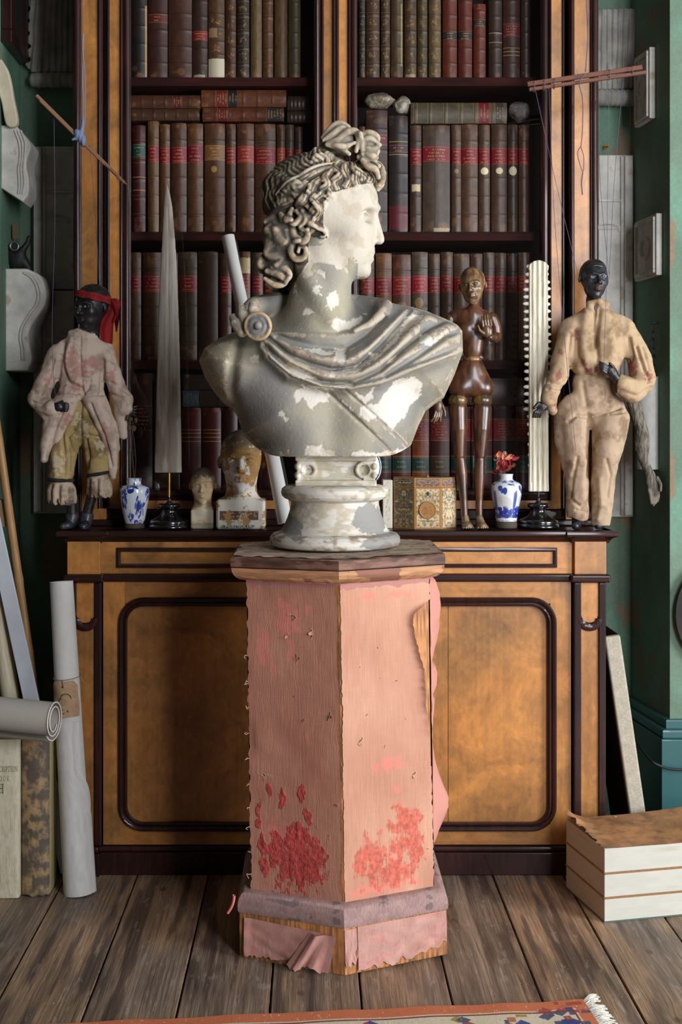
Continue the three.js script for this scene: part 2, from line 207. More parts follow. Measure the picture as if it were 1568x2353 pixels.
// distempered green wall with flaking patches down to brown plaster
const wallPaint = (R, G, B, grime, flake, sd) => rep(tex(1024, 1024, (x, y) => { const u = x / 1024 + sd, v = y / 1024; const a = f2(u * 9, v * 6, 5), b = f2(u * 22 + 30, v * 14, 4), k = 1 + 0.16 * f2(u * 4 + 9, v * 4, 4) + 0.04 * n2(u * 220, v * 220); let c = [R * k, G * k, B * k]; const d = sstep(-0.15, 0.4, f2(u * 6 + 60, v * 5, 4)) * grime; c = [mixn(c[0], 92 * k, d), mixn(c[1], 92 * k, d), mixn(c[2], 76 * k, d)]; const m = sstep(flake, flake + 0.16, a + 0.35 * b); c = [mixn(c[0], 142 * k, m * 0.8), mixn(c[1], 110 * k, m * 0.8), mixn(c[2], 84 * k, m * 0.8)]; return c; }), 1.1);
const wallBump = rep(tex(256, 256, (x, y) => 128 + 100 * f2(x / 20, y / 20, 4), false), 0.5);
M.wall = mat({ map: wallPaint(102, 140, 118, 0.4, 0.27, 0), roughness: 0.75, bumpMap: wallBump, bumpScale: 0.002 });
M.teal = mat({ color: hue(42, 88, 88), roughness: 0.4, clearcoat: 0.2 });
M.ceil = mat({ color: hue(100, 97, 90), roughness: 0.9 });
M.joinery = mat({ color: hue(150, 146, 136), roughness: 0.6 });
M.darkWall = mat({ map: mahogTex, color: hue(225, 215, 200), roughness: 0.6 });  // dark finish added on the unseen walls to cut bounced light
M.plaster = mat({ map: rep(tex(512, 512, (x, y) => { const k = 1 + 0.16 * f2(x / 60, y / 60, 4) + 0.03 * n2(x / 2, y / 2), s = sstep(0.18, 0.4, f2(x / 90 + 50, y / 90, 4)); return [mixn(205, 165, s * 0.7) * k, mixn(203, 146, s * 0.7) * k, mixn(194, 122, s * 0.7) * k]; }), 0.35), roughness: 0.85, bumpMap: grimeBump, bumpScale: 0.001 });
M.castGrey = mat({ map: rep(tex(512, 512, (x, y) => { const k = 1 + 0.2 * f2(x / 50, y / 50, 4) + 0.03 * n2(x / 2, y / 2); return [150 * k, 148 * k, 140 * k]; }), 0.4), roughness: 0.88, bumpMap: grimeBump, bumpScale: 0.001 });
M.dark = mat({ color: hue(22, 21, 22), roughness: 0.6 });
M.gloss = mat({ color: hue(14, 13, 14), roughness: 0.25, clearcoat: 1, clearcoatRoughness: 0.06 });
M.brass = mat({ color: hue(170, 125, 60), roughness: 0.35, metalness: 1 });
M.iron = mat({ color: hue(60, 60, 64), roughness: 0.4, metalness: 1 });
M.string = mat({ color: hue(96, 84, 88), roughness: 0.9 });
const paperTex = rep(tex(512, 512, (x, y) => { const k = 1 + 0.06 * f2(x / 70, y / 70, 4) + 0.02 * n2(x / 1.5, y / 1.5); return [206 * k, 205 * k, 200 * k]; }), 0.4);
M.paper = mat({ map: paperTex, roughness: 0.85 });
M.cream = mat({ map: rep(tex(256, 256, (x, y) => { const k = 1 + 0.12 * f2(x / 30, y / 30, 4); return [196 * k, 186 * k, 160 * k]; }), 0.3), roughness: 0.85 });
M.glass = new THREE.MeshPhysicalMaterial({ color: 0xffffff, transmission: 1, thickness: 0, roughness: 0.02, ior: 1.5 });

// ---------------------------------------------------------------- the room
const XL = -2.3, XR = ROOM_R, TOP = 4.0, BACK_Z = -0.5, ALC_L = -0.9255, ALC_R = 1.0097, PIER_Z = -0.085, PIER_R = -0.2, PIER_X = 1.0445, alcoveRight = (z) => ALC_R + (PIER_X - ALC_R) * (z - BACK_Z) / (PIER_R - BACK_Z);
const floor = new THREE.Group(); floor.name = 'floor'; floor.userData.kind = 'structure'; scene.add(floor);
struct('subfloor', bx(XL, XR, -0.12, -0.03, BACK_Z - 0.1, FRONT_Z + 0.1), M.dark, floor);
{ const w = 0.195; let n = 0; for (let x = 0.105 - 13 * w; x < XR + w; x += w, n++) { const a = Math.max(XL, x + 0.0022), b = Math.min(XR, x + w - 0.0022); if (b - a < 0.03) continue; const dy = (R0() - 0.5) * 0.0024; const g = bx(a, b, -0.03, dy, BACK_Z, FRONT_Z, 0.0022); struct('floor_board', boxUV(g, 1, 1, R0() * 0.2 - a, R0() * 2), M.boards[(n * 7 + 2) % 3], floor); } }
const wallUV = (g) => boxUV(g, 1, 1);
const shell = (name, ...bs) => struct(name, wallUV(merge(bs)), M.wall);
const shellD = (name, ...bs) => struct(name, wallUV(merge(bs)), M.darkWall);
shell('wall_back', bx(ALC_L - 0.15, ALC_R + 0.15, 0, TOP, BACK_Z - 0.15, BACK_Z));
shell('wall_left', bx(ALC_L - 0.15, ALC_L, 0, TOP, BACK_Z - 0.15, PIER_Z), bx(XL - 0.15, ALC_L, 0, TOP, PIER_Z - 0.15, PIER_Z));
struct('wall_far_left', boxUV(bx(XL - 0.15, XL, 0, TOP, PIER_Z - 0.15, FRONT_Z + 0.15), 1), M.darkWall);
const splay = extrude([[ALC_R, -BACK_Z], [PIER_X, -PIER_R], [PIER_X + 0.2, -PIER_R], [PIER_X + 0.2, -BACK_Z + 0.15], [ALC_R, -BACK_Z + 0.15]], TOP, 0); splay.rotateX(-Math.PI / 2);
shell('wall_right', splay, bx(PIER_X + 0.1, XR + 0.15, 0, TOP, PIER_R - 0.15, PIER_R, 0.001), bx(XR, XR + 0.25, 0, TOP, PIER_R - 0.15, SIDE.z0), bx(XR, XR + 0.25, 0, TOP, SIDE.z1, FRONT_Z + 0.15), bx(XR, XR + 0.25, 0, SIDE.y0, SIDE.z0, SIDE.z1), bx(XR, XR + 0.25, SIDE.y1, TOP, SIDE.z0, SIDE.z1));
shellD('wall_front', bx(XL - 0.15, WIN[0].x0, 0, TOP, FRONT_Z, FRONT_Z + 0.25), bx(WIN[0].x1, WIN[1].x0, 0, TOP, FRONT_Z, FRONT_Z + 0.25), bx(WIN[1].x1, XR + 0.15, 0, TOP, FRONT_Z, FRONT_Z + 0.25), ...WIN.flatMap((w) => [bx(w.x0, w.x1, 0, WIN_Y0, FRONT_Z, FRONT_Z + 0.25), bx(w.x0, w.x1, WIN_Y1, TOP, FRONT_Z, FRONT_Z + 0.25)]));
struct('ceiling', bx(XL - 0.15, XR + 0.15, TOP, TOP + 0.15, BACK_Z - 0.15, FRONT_Z + 0.25), M.ceil);
WIN.forEach((w, i) => {
  const g = new THREE.Group(); g.name = 'window_' + (i + 1); g.userData.kind = 'structure'; scene.add(g);
  const z0 = FRONT_Z + 0.03, z1 = FRONT_Z + 0.08, xm = (w.x0 + w.x1) / 2;
  struct('window_frame', merge([bx(w.x0, w.x0 + 0.05, WIN_Y0, WIN_Y1, z0, z1), bx(w.x1 - 0.05, w.x1, WIN_Y0, WIN_Y1, z0, z1), bx(w.x0, w.x1, WIN_Y0, WIN_Y0 + 0.07, z0, z1), bx(w.x0, w.x1, WIN_Y1 - 0.05, WIN_Y1, z0, z1), bx(w.x0, w.x1, 2.22, 2.28, z0, z1)]), M.joinery, g);
  for (const bar of [bx(xm - 0.012, xm + 0.012, WIN_Y0, WIN_Y1, z0, z1), bx(w.x0, w.x1, 1.62, 1.645, z0, z1), bx(w.x0, w.x1, 2.86, 2.885, z0, z1)]) struct('glazing_bar', bar, M.joinery, g);
  struct('pane', bx(w.x0, w.x1, WIN_Y0, WIN_Y1, z0 + 0.022, z0 + 0.026, 0.0005), M.glass, g);
  struct('window_sill', bx(w.x0 - 0.06, w.x1 + 0.06, WIN_Y0 - 0.05, WIN_Y0, FRONT_Z - 0.1, FRONT_Z + 0.2, 0.008), M.joinery, g);
});
{ const g = new THREE.Group(); g.name = 'window_3'; g.userData.kind = 'structure'; scene.add(g); const { z0, z1, y0, y1 } = SIDE, a = XR + 0.03, b = XR + 0.08, zm = (z0 + z1) / 2, ym = (y0 + y1) / 2;
  struct('window_frame', merge([bx(a, b, y0, y1, z0, z0 + 0.05), bx(a, b, y0, y1, z1 - 0.05, z1), bx(a, b, y0, y0 + 0.07, z0, z1), bx(a, b, y1 - 0.05, y1, z0, z1), bx(a, b, ym - 0.03, ym + 0.03, z0, z1)]), M.joinery, g);
  for (const bar of [bx(a, b, y0, y1, zm - 0.012, zm + 0.012), bx(a, b, (y0 + ym) / 2 - 0.012, (y0 + ym) / 2 + 0.012, z0, z1), bx(a, b, (ym + y1) / 2 - 0.012, (ym + y1) / 2 + 0.012, z0, z1)]) struct('glazing_bar', bar, M.joinery, g);
  struct('pane', bx(a + 0.022, a + 0.026, y0, y1, z0, z1, 0.0005), M.glass, g); struct('window_sill', bx(XR - 0.1, XR + 0.2, y0 - 0.05, y0, z0 - 0.06, z1 + 0.06, 0.008), M.joinery, g); }
{ // teal skirting round the pier on the right
  const z = PIER_R, x = PIER_X, run = (o, y0, y1, r) => { const g = extrude([[alcoveRight(BACK_Z) - o, -BACK_Z - 0.002], [x - o, -(z + o)], [XR, -(z + o)], [XR, -z], [x, -z], [alcoveRight(BACK_Z), -BACK_Z - 0.002]], y1 - y0 - 2 * r, r); g.rotateX(-Math.PI / 2); g.translate(0, y0 + r, 0); return g; };
  struct('baseboard_right', merge([run(0.03, 0, 0.325, 0.003), run(0.024, 0.325, 0.352, 0.006), run(0.012, 0.35, 0.378, 0.004)]), M.teal);
}
// ---------------------------------------------------------------- the bookcase
const CASE_X = 0.0675, UP_Z = -0.155, LEDGE_Y = 0.9453;
const bookcase = thing('bookcase', 'tall glazed bookcase of figured maple with dark mahogany mouldings filling the alcove', 'bookcase', V(CASE_X, 0, -0.2));
{
  const B = bookcase, wood = (g, v = false) => boxUV(g, 1, 1, R0() * 3, R0() * 3, v);
  const X = (u) => mx(u, 0), Y = (v) => my(v, 0);
  const xl = X(157), xr = X(1391);
  // lower carcass, behind everything seen
  part('carcass', bx(xl + 0.004, xr - 0.004, 0.07, LEDGE_Y - 0.035, -0.46, -0.022), M.inside, B);
  const pl = part('plinth', wood(merge([bx(xl + 0.01, xr - 0.01, 0, 0.062, -0.46, 0.012, 0.003), bx(xl - 0.004, xl + 0.09, 0, 0.062, -0.46, 0.024, 0.003), bx(xr - 0.09, xr + 0.004, 0, 0.062, -0.46, 0.024, 0.003)])), M.mahog, B);
  part('plinth_moulding', wood(merge([bx(xl + 0.01, xr - 0.01, 0.06, 0.078, -0.02, 0.006, 0.008), bx(xl - 0.002, xl + 0.088, 0.06, 0.08, -0.02, 0.018, 0.008), bx(xr - 0.088, xr + 0.002, 0.06, 0.08, -0.02, 0.018, 0.008)])), M.mahog, pl);
  // doors with a raised oval-cornered moulding
  const dl = X(237), dm = CASE_X, dr = X(1313), d0 = 0.08, d1 = Y(1337);
  for (const [a, b, rx0, rx1] of [[dl, dm - 0.0015, X(282), CASE_X - 0.048], [dm + 0.0015, dr, CASE_X + 0.048, X(1270)]]) {
    const ry0 = Y(1900), ry1 = Y(1382);
    const stile = (x0, x1, y0, y1, v) => wood(bx(x0, x1, y0, y1, -0.022, 0, 0.001), v);
    const door = part('cupboard_door', merge([stile(a, rx0 + 0.006, d0, d1, false), stile(rx1 - 0.006, b, d0, d1, false), stile(rx0 + 0.004, rx1 - 0.004, d0, ry0 + 0.006, true), stile(rx0 + 0.004, rx1 - 0.004, ry1 - 0.006, d1, true)]), M.burl, B);
    // spandrels and the panel inside, a shade deeper; the right panel is two boards with an open joint
    const cut = a < 0 ? null : X(1031), pz = -0.007;
    const boards = cut ? [[rx0, cut - 0.0006], [cut + 0.0006, rx1]] : [[rx0, rx1]];
    for (const [p, q] of boards) part('door_panel', boxUV(bx(p, q, ry0, ry1, -0.02, pz, 0.0006), 1, 1, cut ? 0.15 : 0.65, cut ? 0.1 : 0.12), M.burl, door);
    const prof = []; for (const [p, q] of [[-0.013, -0.004], [-0.0125, 0.006], [-0.009, 0.0095], [-0.005, 0.0075], [-0.003, 0.006], [0.0005, 0.0115], [0.005, 0.013], [0.0095, 0.0095], [0.0115, 0.004], [0.012, -0.004]]) prof.push([p, q]);
    part('panel_moulding', sweepXY(roundRect(rx0, rx1, ry0, ry1, 0.058, 9), prof, true, 0), M.mahog, door);
  }
  // pilasters: dark frame with two inlays, the upper ending in a half round
  for (const [x0, x1] of [[X(160), X(235)], [X(1317), X(1391)]]) {
    const zf = 0.014, p = part('pilaster', wood(merge([bx(x0, x1, 0.08, d1, -0.022, 0.004, 0.001), bx(x0, x0 + 0.021, 0.08, d1, -0.02, zf, 0.004), bx(x1 - 0.021, x1, 0.08, d1, -0.02, zf, 0.004)])), M.mahog, B);
    const i0 = x0 + 0.021, i1 = x1 - 0.021, cx = (i0 + i1) / 2, r = (i1 - i0) / 2, ya = Y(1410), pts = [[i0, d1 - 0.002], [i0, ya]]; for (let k = 1; k < 12; k++) { const t = Math.PI * (1 + k / 12); pts.push([cx + r * Math.cos(t), ya + r * Math.sin(t)]); } pts.push([i1, ya], [i1, d1 - 0.002]);
    const g1 = extrude(pts, 0.004, 0); g1.translate(0, 0, 0.005); part('upper_inlay', wood(g1), M.burl, p);
    const low = [[i0, 0.085], [i1, 0.085], [i1, ya - 0.022]]; for (let k = 0; k <= 12; k++) { const t = -Math.PI * k / 12; low.push([cx + r * Math.cos(t), ya - 0.022 + r * Math.sin(t)]); }
    const g2 = extrude(low, 0.004, 0); g2.translate(0, 0, 0.004); part('lower_inlay', wood(g2), M.burl, p);
    const arc = []; for (let k = 0; k <= 14; k++) { const t = Math.PI * (1 + k / 14); arc.push([cx + (r + 0.003) * Math.cos(t), ya - 0.012 + (r + 0.001) * Math.sin(t)]); }
    part('swag_moulding', sweepXY(arc, [[-0.011, 0], [-0.01, 0.006], [-0.004, 0.009], [0.004, 0.009], [0.01, 0.006], [0.011, 0]], false, 0.006), M.mahog, p);
  }
  // string moulding, frieze with its bead, end blocks, ledge
  const s0 = Y(1336), s1 = Y(1318), f1 = Y(1243);
  part('string_moulding', wood(merge([bx(xl + 0.01, xr - 0.01, s0, s1, -0.02, 0.012, 0.006), bx(xl - 0.008, X(242), s0, s1, -0.02, 0.03, 0.006), bx(X(1308), xr + 0.01, s0, s1, -0.02, 0.03, 0.006)]), true), M.mahog, B);
  part('frieze', wood(bx(xl + 0.005, xr - 0.005, s1, f1, -0.02, 0.0, 0.001), true), M.burl, B);
  for (const [a, b] of [[xl, X(233)], [X(1318), xr]]) part('frieze_block', wood(bx(a, b, s1, f1, -0.02, 0.016, 0.002)), M.burl, B);
  part('frieze_bead', sweepXY([[X(273), Y(1300)], [X(1276), Y(1300)], [X(1276), Y(1263)], [X(273), Y(1263)]], [[-0.006, 0], [-0.005, 0.006], [0, 0.008], [0.005, 0.006], [0.006, 0]], true, 0), M.mahog, B);
  const lx0 = mx(131, 0.03), lx1 = mx(1421, 0.03);
  // ledge: moulded nose swept along a plan that breaks forward at both ends
  const plan = [[lx0, -0.12], [lx0, 0.034], [lx0 + 0.135, 0.034], [lx0 + 0.137, 0.02], [lx1 - 0.14, 0.02], [lx1 - 0.138, 0.034], [lx1, 0.034], [lx1, -0.12]];
  const nose = [[-0.03, 0], [-0.002, 0], [0.001, -0.003], [0.002, -0.009], [0, -0.014], [-0.006, -0.017], [-0.012, -0.0195], [-0.017, -0.026], [-0.021, -0.034], [-0.05, -0.034]];
  const ng = sweepXY(plan.map(([x, z]) => [x, z]).reverse(), nose, false, 0); { const p = ng.attributes.position, n = ng.attributes.normal; for (let i = 0; i < p.count; i++) { const x = p.getX(i), zz = p.getY(i), yy = p.getZ(i); p.setXYZ(i, x, LEDGE_Y + yy, zz); n.setXYZ(i, n.getX(i), n.getZ(i), n.getY(i)); } flipped(ng); }
  part('ledge', wood(merge([bx(lx0 + 0.01, lx1 - 0.01, LEDGE_Y - 0.016, LEDGE_Y, -0.46, 0.012, 0.0005), ng]), true), M.mahog, B);

  // ---- upper case
  const U = (u) => mx(u, UP_Z), W = (v) => my(v, UP_Z), TOPY = 2.78, zf = UP_Z;
  const ux0 = U(172), ux1 = U(1371);
  part('back_board', bx(ux0 + 0.01, ux1 - 0.01, LEDGE_Y, TOPY, -0.465, -0.455, 0.0005), M.inside, B);
  for (const [a, b] of [[ux0 + 0.002, ux0 + 0.02], [ux1 - 0.02, ux1 - 0.002]]) part('side_board', wood(bx(a, b, LEDGE_Y, TOPY, -0.46, zf - 0.03)), M.mahog, B);
  part('division', bx(CASE_X - 0.012, CASE_X + 0.012, LEDGE_Y, TOPY, -0.455, zf - 0.03), M.inside, B);
  part('upper_plinth', wood(merge([bx(ux0 - 0.004, ux1 + 0.004, LEDGE_Y, LEDGE_Y + 0.018, -0.46, zf + 0.014, 0.004), bx(ux0, ux1, LEDGE_Y + 0.018, W(1172), -0.46, zf + 0.004, 0.003)]), true), M.mahog, B);
  part('cornice', wood(merge([bx(ux0 - 0.03, ux1 + 0.03, TOPY, TOPY + 0.03, -0.46, zf + 0.04, 0.006), bx(ux0 - 0.06, ux1 + 0.06, TOPY + 0.03, TOPY + 0.08, -0.46, zf + 0.07, 0.012)]), true), M.mahog, B);
  const y0 = W(1176), bead = (x, r, ya = y0, yb = TOPY, z = zf, ry = r) => { const g = new THREE.CylinderGeometry(1, 1, yb - ya, 20, 1); g.scale(r, 1, ry); g.translate(x, (ya + yb) / 2, z); return wood(strip(g)); };
  for (const sgn of [-1, 1]) {
    const m = (u) => (sgn < 0 ? U(u) : 2 * CASE_X - U(u)), lo = (a, b) => Math.min(m(a), m(b)), hi = (a, b) => Math.max(m(a), m(b));
    const p = part('upper_pilaster', wood(bx(lo(176, 224), hi(176, 224), y0, TOPY, zf - 0.03, zf + 0.004, 0.001)), M.burl, B);
    part('corner_moulding', merge([bead(m(178), 0.011, y0, TOPY, zf + 0.004), bead(m(185.5), 0.004, y0, TOPY, zf + 0.006)]), M.mahog, p);
    part('pilaster_bead', merge([wood(bx(lo(219, 236), hi(219, 236), y0, TOPY, zf - 0.03, zf + 0.002, 0.003)), bead(m(229), 0.006, y0, TOPY, zf + 0.003)]), M.mahog, p);
    part('base_block', wood(bx(lo(206, 246), hi(206, 246), LEDGE_Y + 0.018, y0 + 0.01, zf - 0.02, zf + 0.012, 0.002)), M.burl, p);
    // door: stiles, rails, glazing moulding, pane
    const a = lo(246, 770), b = hi(246, 770), gi0 = Math.min(m(298), m(722)), gi1 = Math.max(m(298), m(722)), d0y = W(1170), d1y = TOPY - 0.002, z1 = zf - 0.004, z2 = zf - 0.03, railT = W(1137);
    const door = part('glazed_door', merge([wood(bx(Math.min(m(250), m(280)), Math.max(m(250), m(280)), d0y, d1y, z2, z1, 0.001)), wood(bx(Math.min(m(736), m(768)), Math.max(m(736), m(768)), d0y, d1y, z2, z1, 0.001)), wood(bx(Math.min(m(278), m(738)), Math.max(m(278), m(738)), d0y, railT, z2, z1, 0.001), true), wood(bx(Math.min(m(278), m(738)), Math.max(m(278), m(738)), d1y - 0.06, d1y, z2, z1, 0.001), true)]), M.burl, B);
    part('hanging_bead', bead(m(248.5), 0.0042, d0y, d1y, z1), M.mahog, door);
    const gp = [[-0.03, -0.006], [-0.028, 0.004], [-0.024, 0.0065], [-0.02, 0.004], [-0.0185, 0.0005], [-0.015, 0.0055], [-0.009, 0.0075], [-0.003, 0.0045], [0, -0.002], [0.0005, -0.022]];
    part('glazing_moulding', sweepXY([[gi0, railT + 0.012], [gi1, railT + 0.012], [gi1, d1y - 0.075], [gi0, d1y - 0.075]].reverse(), gp, true, z1), M.mahog, door);
    part('pane', bx(gi0 - 0.004, gi1 + 0.004, railT + 0.008, d1y - 0.07, z1 - 0.016, z1 - 0.013, 0.0003), M.glass, door);
    part('bottom_shelf', wood(bx(Math.min(m(262), m(754)), Math.max(m(262), m(754)), 1.022, 1.046, -0.455, -0.213, 0.001), true), M.shelf, B);
    for (const y of [1.424, 1.801, 2.254, 2.62]) part('shelf', wood(bx(Math.min(m(262), m(754)), Math.max(m(262), m(754)), y - 0.026, y, -0.455, -0.213, 0.002), true), M.shelf, B);
  }
  part('meeting_astragal', merge([bead(CASE_X - 0.0045, 0.005, W(1170), TOPY, zf), bead(CASE_X + 0.0045, 0.005, W(1170), TOPY, zf)]), M.mahog, B);
}
// ---------------------------------------------------------------- the books behind the glass
const ATLAS = 2048, CW = 64, CH = 400;
const atlasCanvas = document.createElement('canvas'); atlasCanvas.width = ATLAS; atlasCanvas.height = ATLAS;
const AG = atlasCanvas.getContext('2d'); AG.fillStyle = '#444'; AG.fillRect(0, 0, ATLAS, ATLAS);
const atlasTex = new THREE.CanvasTexture(atlasCanvas); atlasTex.colorSpace = THREE.SRGBColorSpace; atlasTex.magFilter = THREE.LinearFilter;
M.leather = mat({ map: atlasTex, roughness: 0.42, specularIntensity: 0.8 });
M.pages = mat({ color: hue(150, 134, 108), roughness: 0.9 });
let cellNo = 0; const bookRnd = rng(4242);
function paintSpine(o) {
  const c = cellNo++, cx = (c % 32) * CW, cy = Math.floor(c / 32) * CH, r = bookRnd, g = AG; g.save(); g.beginPath(); g.rect(cx, cy, CW, CH); g.clip(); g.translate(cx, cy);
  const lum = (o.base[0] + o.base[1] + o.base[2]) / 3, [R, G, B] = o.base.map((c, i) => Math.max(6, (lum + (c - lum) * 1.18) * [0.76, 0.75, 0.68][i])); g.fillStyle = css(R, G, B); g.fillRect(0, 0, CW, CH);
  for (let i = 0; i < 260; i++) { const k = r() < 0.5 ? 0.55 : 1.5, a = 0.05 + 0.12 * r(), x = r() * CW, y = r() * CH; g.fillStyle = css(R * k, G * k, B * k, a); g.beginPath(); g.ellipse(x, y, 1 + r() * 7, 2 + r() * 22, 0, 0, 7); g.fill(); }
  for (let i = 0; i < 500; i++) { g.fillStyle = r() < 0.5 ? css(20, 12, 8, 0.25) : css(R * 1.5 + 20, G * 1.5 + 12, B * 1.5 + 6, 0.2); g.fillRect(r() * CW, r() * CH, 1 + r(), 1 + 3 * r()); }
  for (let i = 0; i < 9; i++) { g.fillStyle = css(150, 105, 62, 0.16 + 0.2 * r()); const y = r() < 0.5 ? r() * 40 : CH - r() * 50; g.beginPath(); g.ellipse(r() * CW, y, 3 + r() * 10, 3 + r() * 14, 0, 0, 7); g.fill(); }   // scuffed caps
  const gold = (a) => css(176, 142, 84, a), bands = o.bands || [];
  for (const b of bands) { const y = b * CH; g.fillStyle = css(R * 0.6, G * 0.6, B * 0.6, 0.55); g.fillRect(0, y - 5, CW, 2); g.fillRect(0, y + 4, CW, 2); if (o.gilt) { g.fillStyle = gold(0.35 + 0.4 * o.gilt); g.fillRect(0, y - 8, CW, 1.5); g.fillRect(0, y + 7, CW, 1.5); } }
  if (o.flowers) for (let i = 0; i < bands.length; i++) { const y = ((bands[i] + (bands[i + 1] ?? 1)) / 2) * CH; g.fillStyle = gold(0.4); for (let k = 0; k < 14; k++) { g.beginPath(); g.arc(CW / 2 + (r() - 0.5) * 34, y + (r() - 0.5) * 26, 1 + r() * 3.5, 0, 7); g.fill(); } }
  if (o.lines) for (const y of o.lines) { g.fillStyle = gold(0.8); g.fillRect(0, y * CH, CW, 3); }
  for (const L of o.labels || []) { const [y0, y1, col] = L, a = y0 * CH, b = y1 * CH; g.fillStyle = css(...col); g.fillRect(0, a, CW, b - a); for (let i = 0; i < 70; i++) { g.fillStyle = css(col[0] * (0.6 + 0.9 * r()), col[1] * 0.8, col[2] * 0.8, 0.25); g.fillRect(r() * CW, a + r() * (b - a), 2 + r() * 5, 2 + r() * 4); }
    g.fillStyle = gold(0.6); g.fillRect(0, a + 1, CW, 1.6); g.fillRect(0, b - 3, CW, 1.6);
    g.fillStyle = gold(0.8); g.textAlign = 'center'; if (L[3]) { g.font = 'bold 13px serif'; L[3].forEach((t, i) => g.fillText(t, CW / 2, a + (b - a) * (i + 1) / (L[3].length + 0.6))); }
    else { const n = Math.max(2, Math.round((b - a) / 15)); for (let i = 0; i < n; i++) { const w = 10 + r() * 15, yy = a + 6 + (b - a - 8) * (i + 0.3) / n; for (let x = CW / 2 - w; x < CW / 2 + w - 3; x += 5) if (r() < 0.88) g.fillRect(x, yy, 2 + r() * 2, 3.5 + r() * 2); } } }
  for (const P of o.patches || []) { g.fillStyle = css(...P[4]); if (P[5]) { g.beginPath(); g.ellipse(P[0] * CW, P[1] * CH, P[2] * CW, P[3] * CH, 0, 0, 7); g.fill(); } else { g.beginPath(); const n = 14; for (let i = 0; i <= n; i++) g.lineTo((P[0] + P[2] * i / n) * CW, (P[1] + 0.008 * (r() - 0.5)) * CH); for (let i = n; i >= 0; i--) g.lineTo((P[0] + P[2] * i / n) * CW, (P[1] + P[3] + 0.006 * (r() - 0.5)) * CH); g.fill(); } }
  g.restore();
  return (s, t) => [(cx + 1.5 + s * (CW - 3)) / ATLAS, 1 - (cy + 1 + (1 - t) * (CH - 2)) / ATLAS];
}
// local: spine faces +z, stands on y = 0
function bookParts(g, w, h, depth, o) {
  const uv = paintSpine(o), bulge = Math.min(0.0075, w * 0.2), nb = 28, na = 8, hw = w / 2, rb = o.flat ? 0 : 0.0011;
  const z = (s) => bulge * (1 - (2 * s - 1) ** 2), band = (t) => { let e = 0; for (const b of o.bands || []) e = Math.max(e, Math.exp(-((((1 - b) - t) * h / 0.003) ** 2))); return e * rb; };
  const ts = []; for (let i = 0; i <= nb; i++) ts.push(i / nb); for (const b of o.bands || []) ts.push(1 - b - 0.004 / h, 1 - b, 1 - b + 0.004 / h); ts.sort((a, b) => a - b);
  const spine = sheet((s, t) => { const q = ts[Math.round(t * (ts.length - 1))], cap = 0.0016 * (1 - sstep(0, 0.012, q) + sstep(0.988, 1, q)); return V((s - 0.5) * w, q * h, z(s) + band(q) - cap); }, na, ts.length - 1, (s, t) => uv(s, ts[Math.round(t * (ts.length - 1))]));
  const side = [-1, 1].map((e) => { const b = bx(-0.0015, 0.0015, 0, h, -depth, 0, 0.0008); b.translate(e * (hw - 0.0015), 0, 0); const p = b.attributes.position, a = b.attributes.uv; for (let i = 0; i < p.count; i++) { const q = uv(0.03, clamp(p.getY(i) / h, 0.02, 0.98)); a.setXY(i, q[0], q[1]); } return b; });
  const cover = localPart('cover', merge([spine, ...side]), M.leather, g);
  localPart('pages', bx(-hw + 0.003, hw - 0.003, 0.003, h - 0.004, -depth + 0.003, -0.001, 0.0005), M.pages, g);
  for (const L of o.labels || []) { const t0 = 1 - L[1], t1 = 1 - L[0]; localPart('title_label', sheet((s, t) => V((s - 0.5) * w * 0.985, mixn(t0, t1, t) * h, z(s) + 0.0007), na, 3, (s, t) => uv(s, mixn(t0, t1, t))), M.leather, cover); }
}
const ORD = ['first', 'second', 'third', 'fourth', 'fifth', 'sixth', 'seventh', 'eighth', 'ninth', 'tenth', 'eleventh', 'twelfth', 'thirteenth', 'fourteenth'];
const ROWY = { top: 2.254, second: 1.801, third: 1.424, bottom: 1.046 };
const RED = [112, 24, 30], calf = [104, 72, 50], calf2 = [86, 58, 42], darkc = [62, 45, 38], vell = [116, 98, 72], olive = [88, 76, 56], oxb = [74, 26, 28], brick = [108, 52, 38], blk = [44, 36, 34], GRN = [22, 56, 52];
function bookRow(row, side, defs) {
  defs.forEach((d, i) => {
    const [u0, u1, vt, what, o] = d, zs = -0.235 + (bookRnd() - 0.5) * 0.006, x0 = mx(u0, zs), x1 = mx(u1, zs), y = ROWY[row] + 0.0006, h = my(vt, zs) - y;
    const g = thing('book', `${what}, ${ORD[i]} upright from left on ${row} shelf, ${side} door`, 'book', V((x0 + x1) / 2, y, zs - 0.004), `upright books on the ${row} shelf behind the ${side} door`);
    bookParts(g, x1 - x0 - 0.0008, h, Math.min(0.19, h * 0.62), { bands: [0.16, 0.33, 0.5, 0.67, 0.84], ...o });
  });
}
function lyingBook(row, side, u0, u1, vt, vb, what, o) {
  const zs = -0.233, x0 = mx(u0, zs), x1 = mx(u1, zs), y0 = my(vb, zs), y1 = my(vt, zs);
  const g = thing('book', what, 'book', V(x1, (y0 + y1) / 2, zs), `books lying on top of the ${row} row behind the ${side} door`);
  bookParts(g, y1 - y0 - 0.0006, x1 - x0, 0.17, { bands: [0.16, 0.33, 0.5, 0.67, 0.84], ...o }); g.rotation.z = Math.PI / 2;
}
const lab = (c, a = 0.2, b = 0.37) => [[a, b, c]];
const cR = (base, x = {}) => ({ base, labels: lab(RED, 0.22, 0.37), ...x });
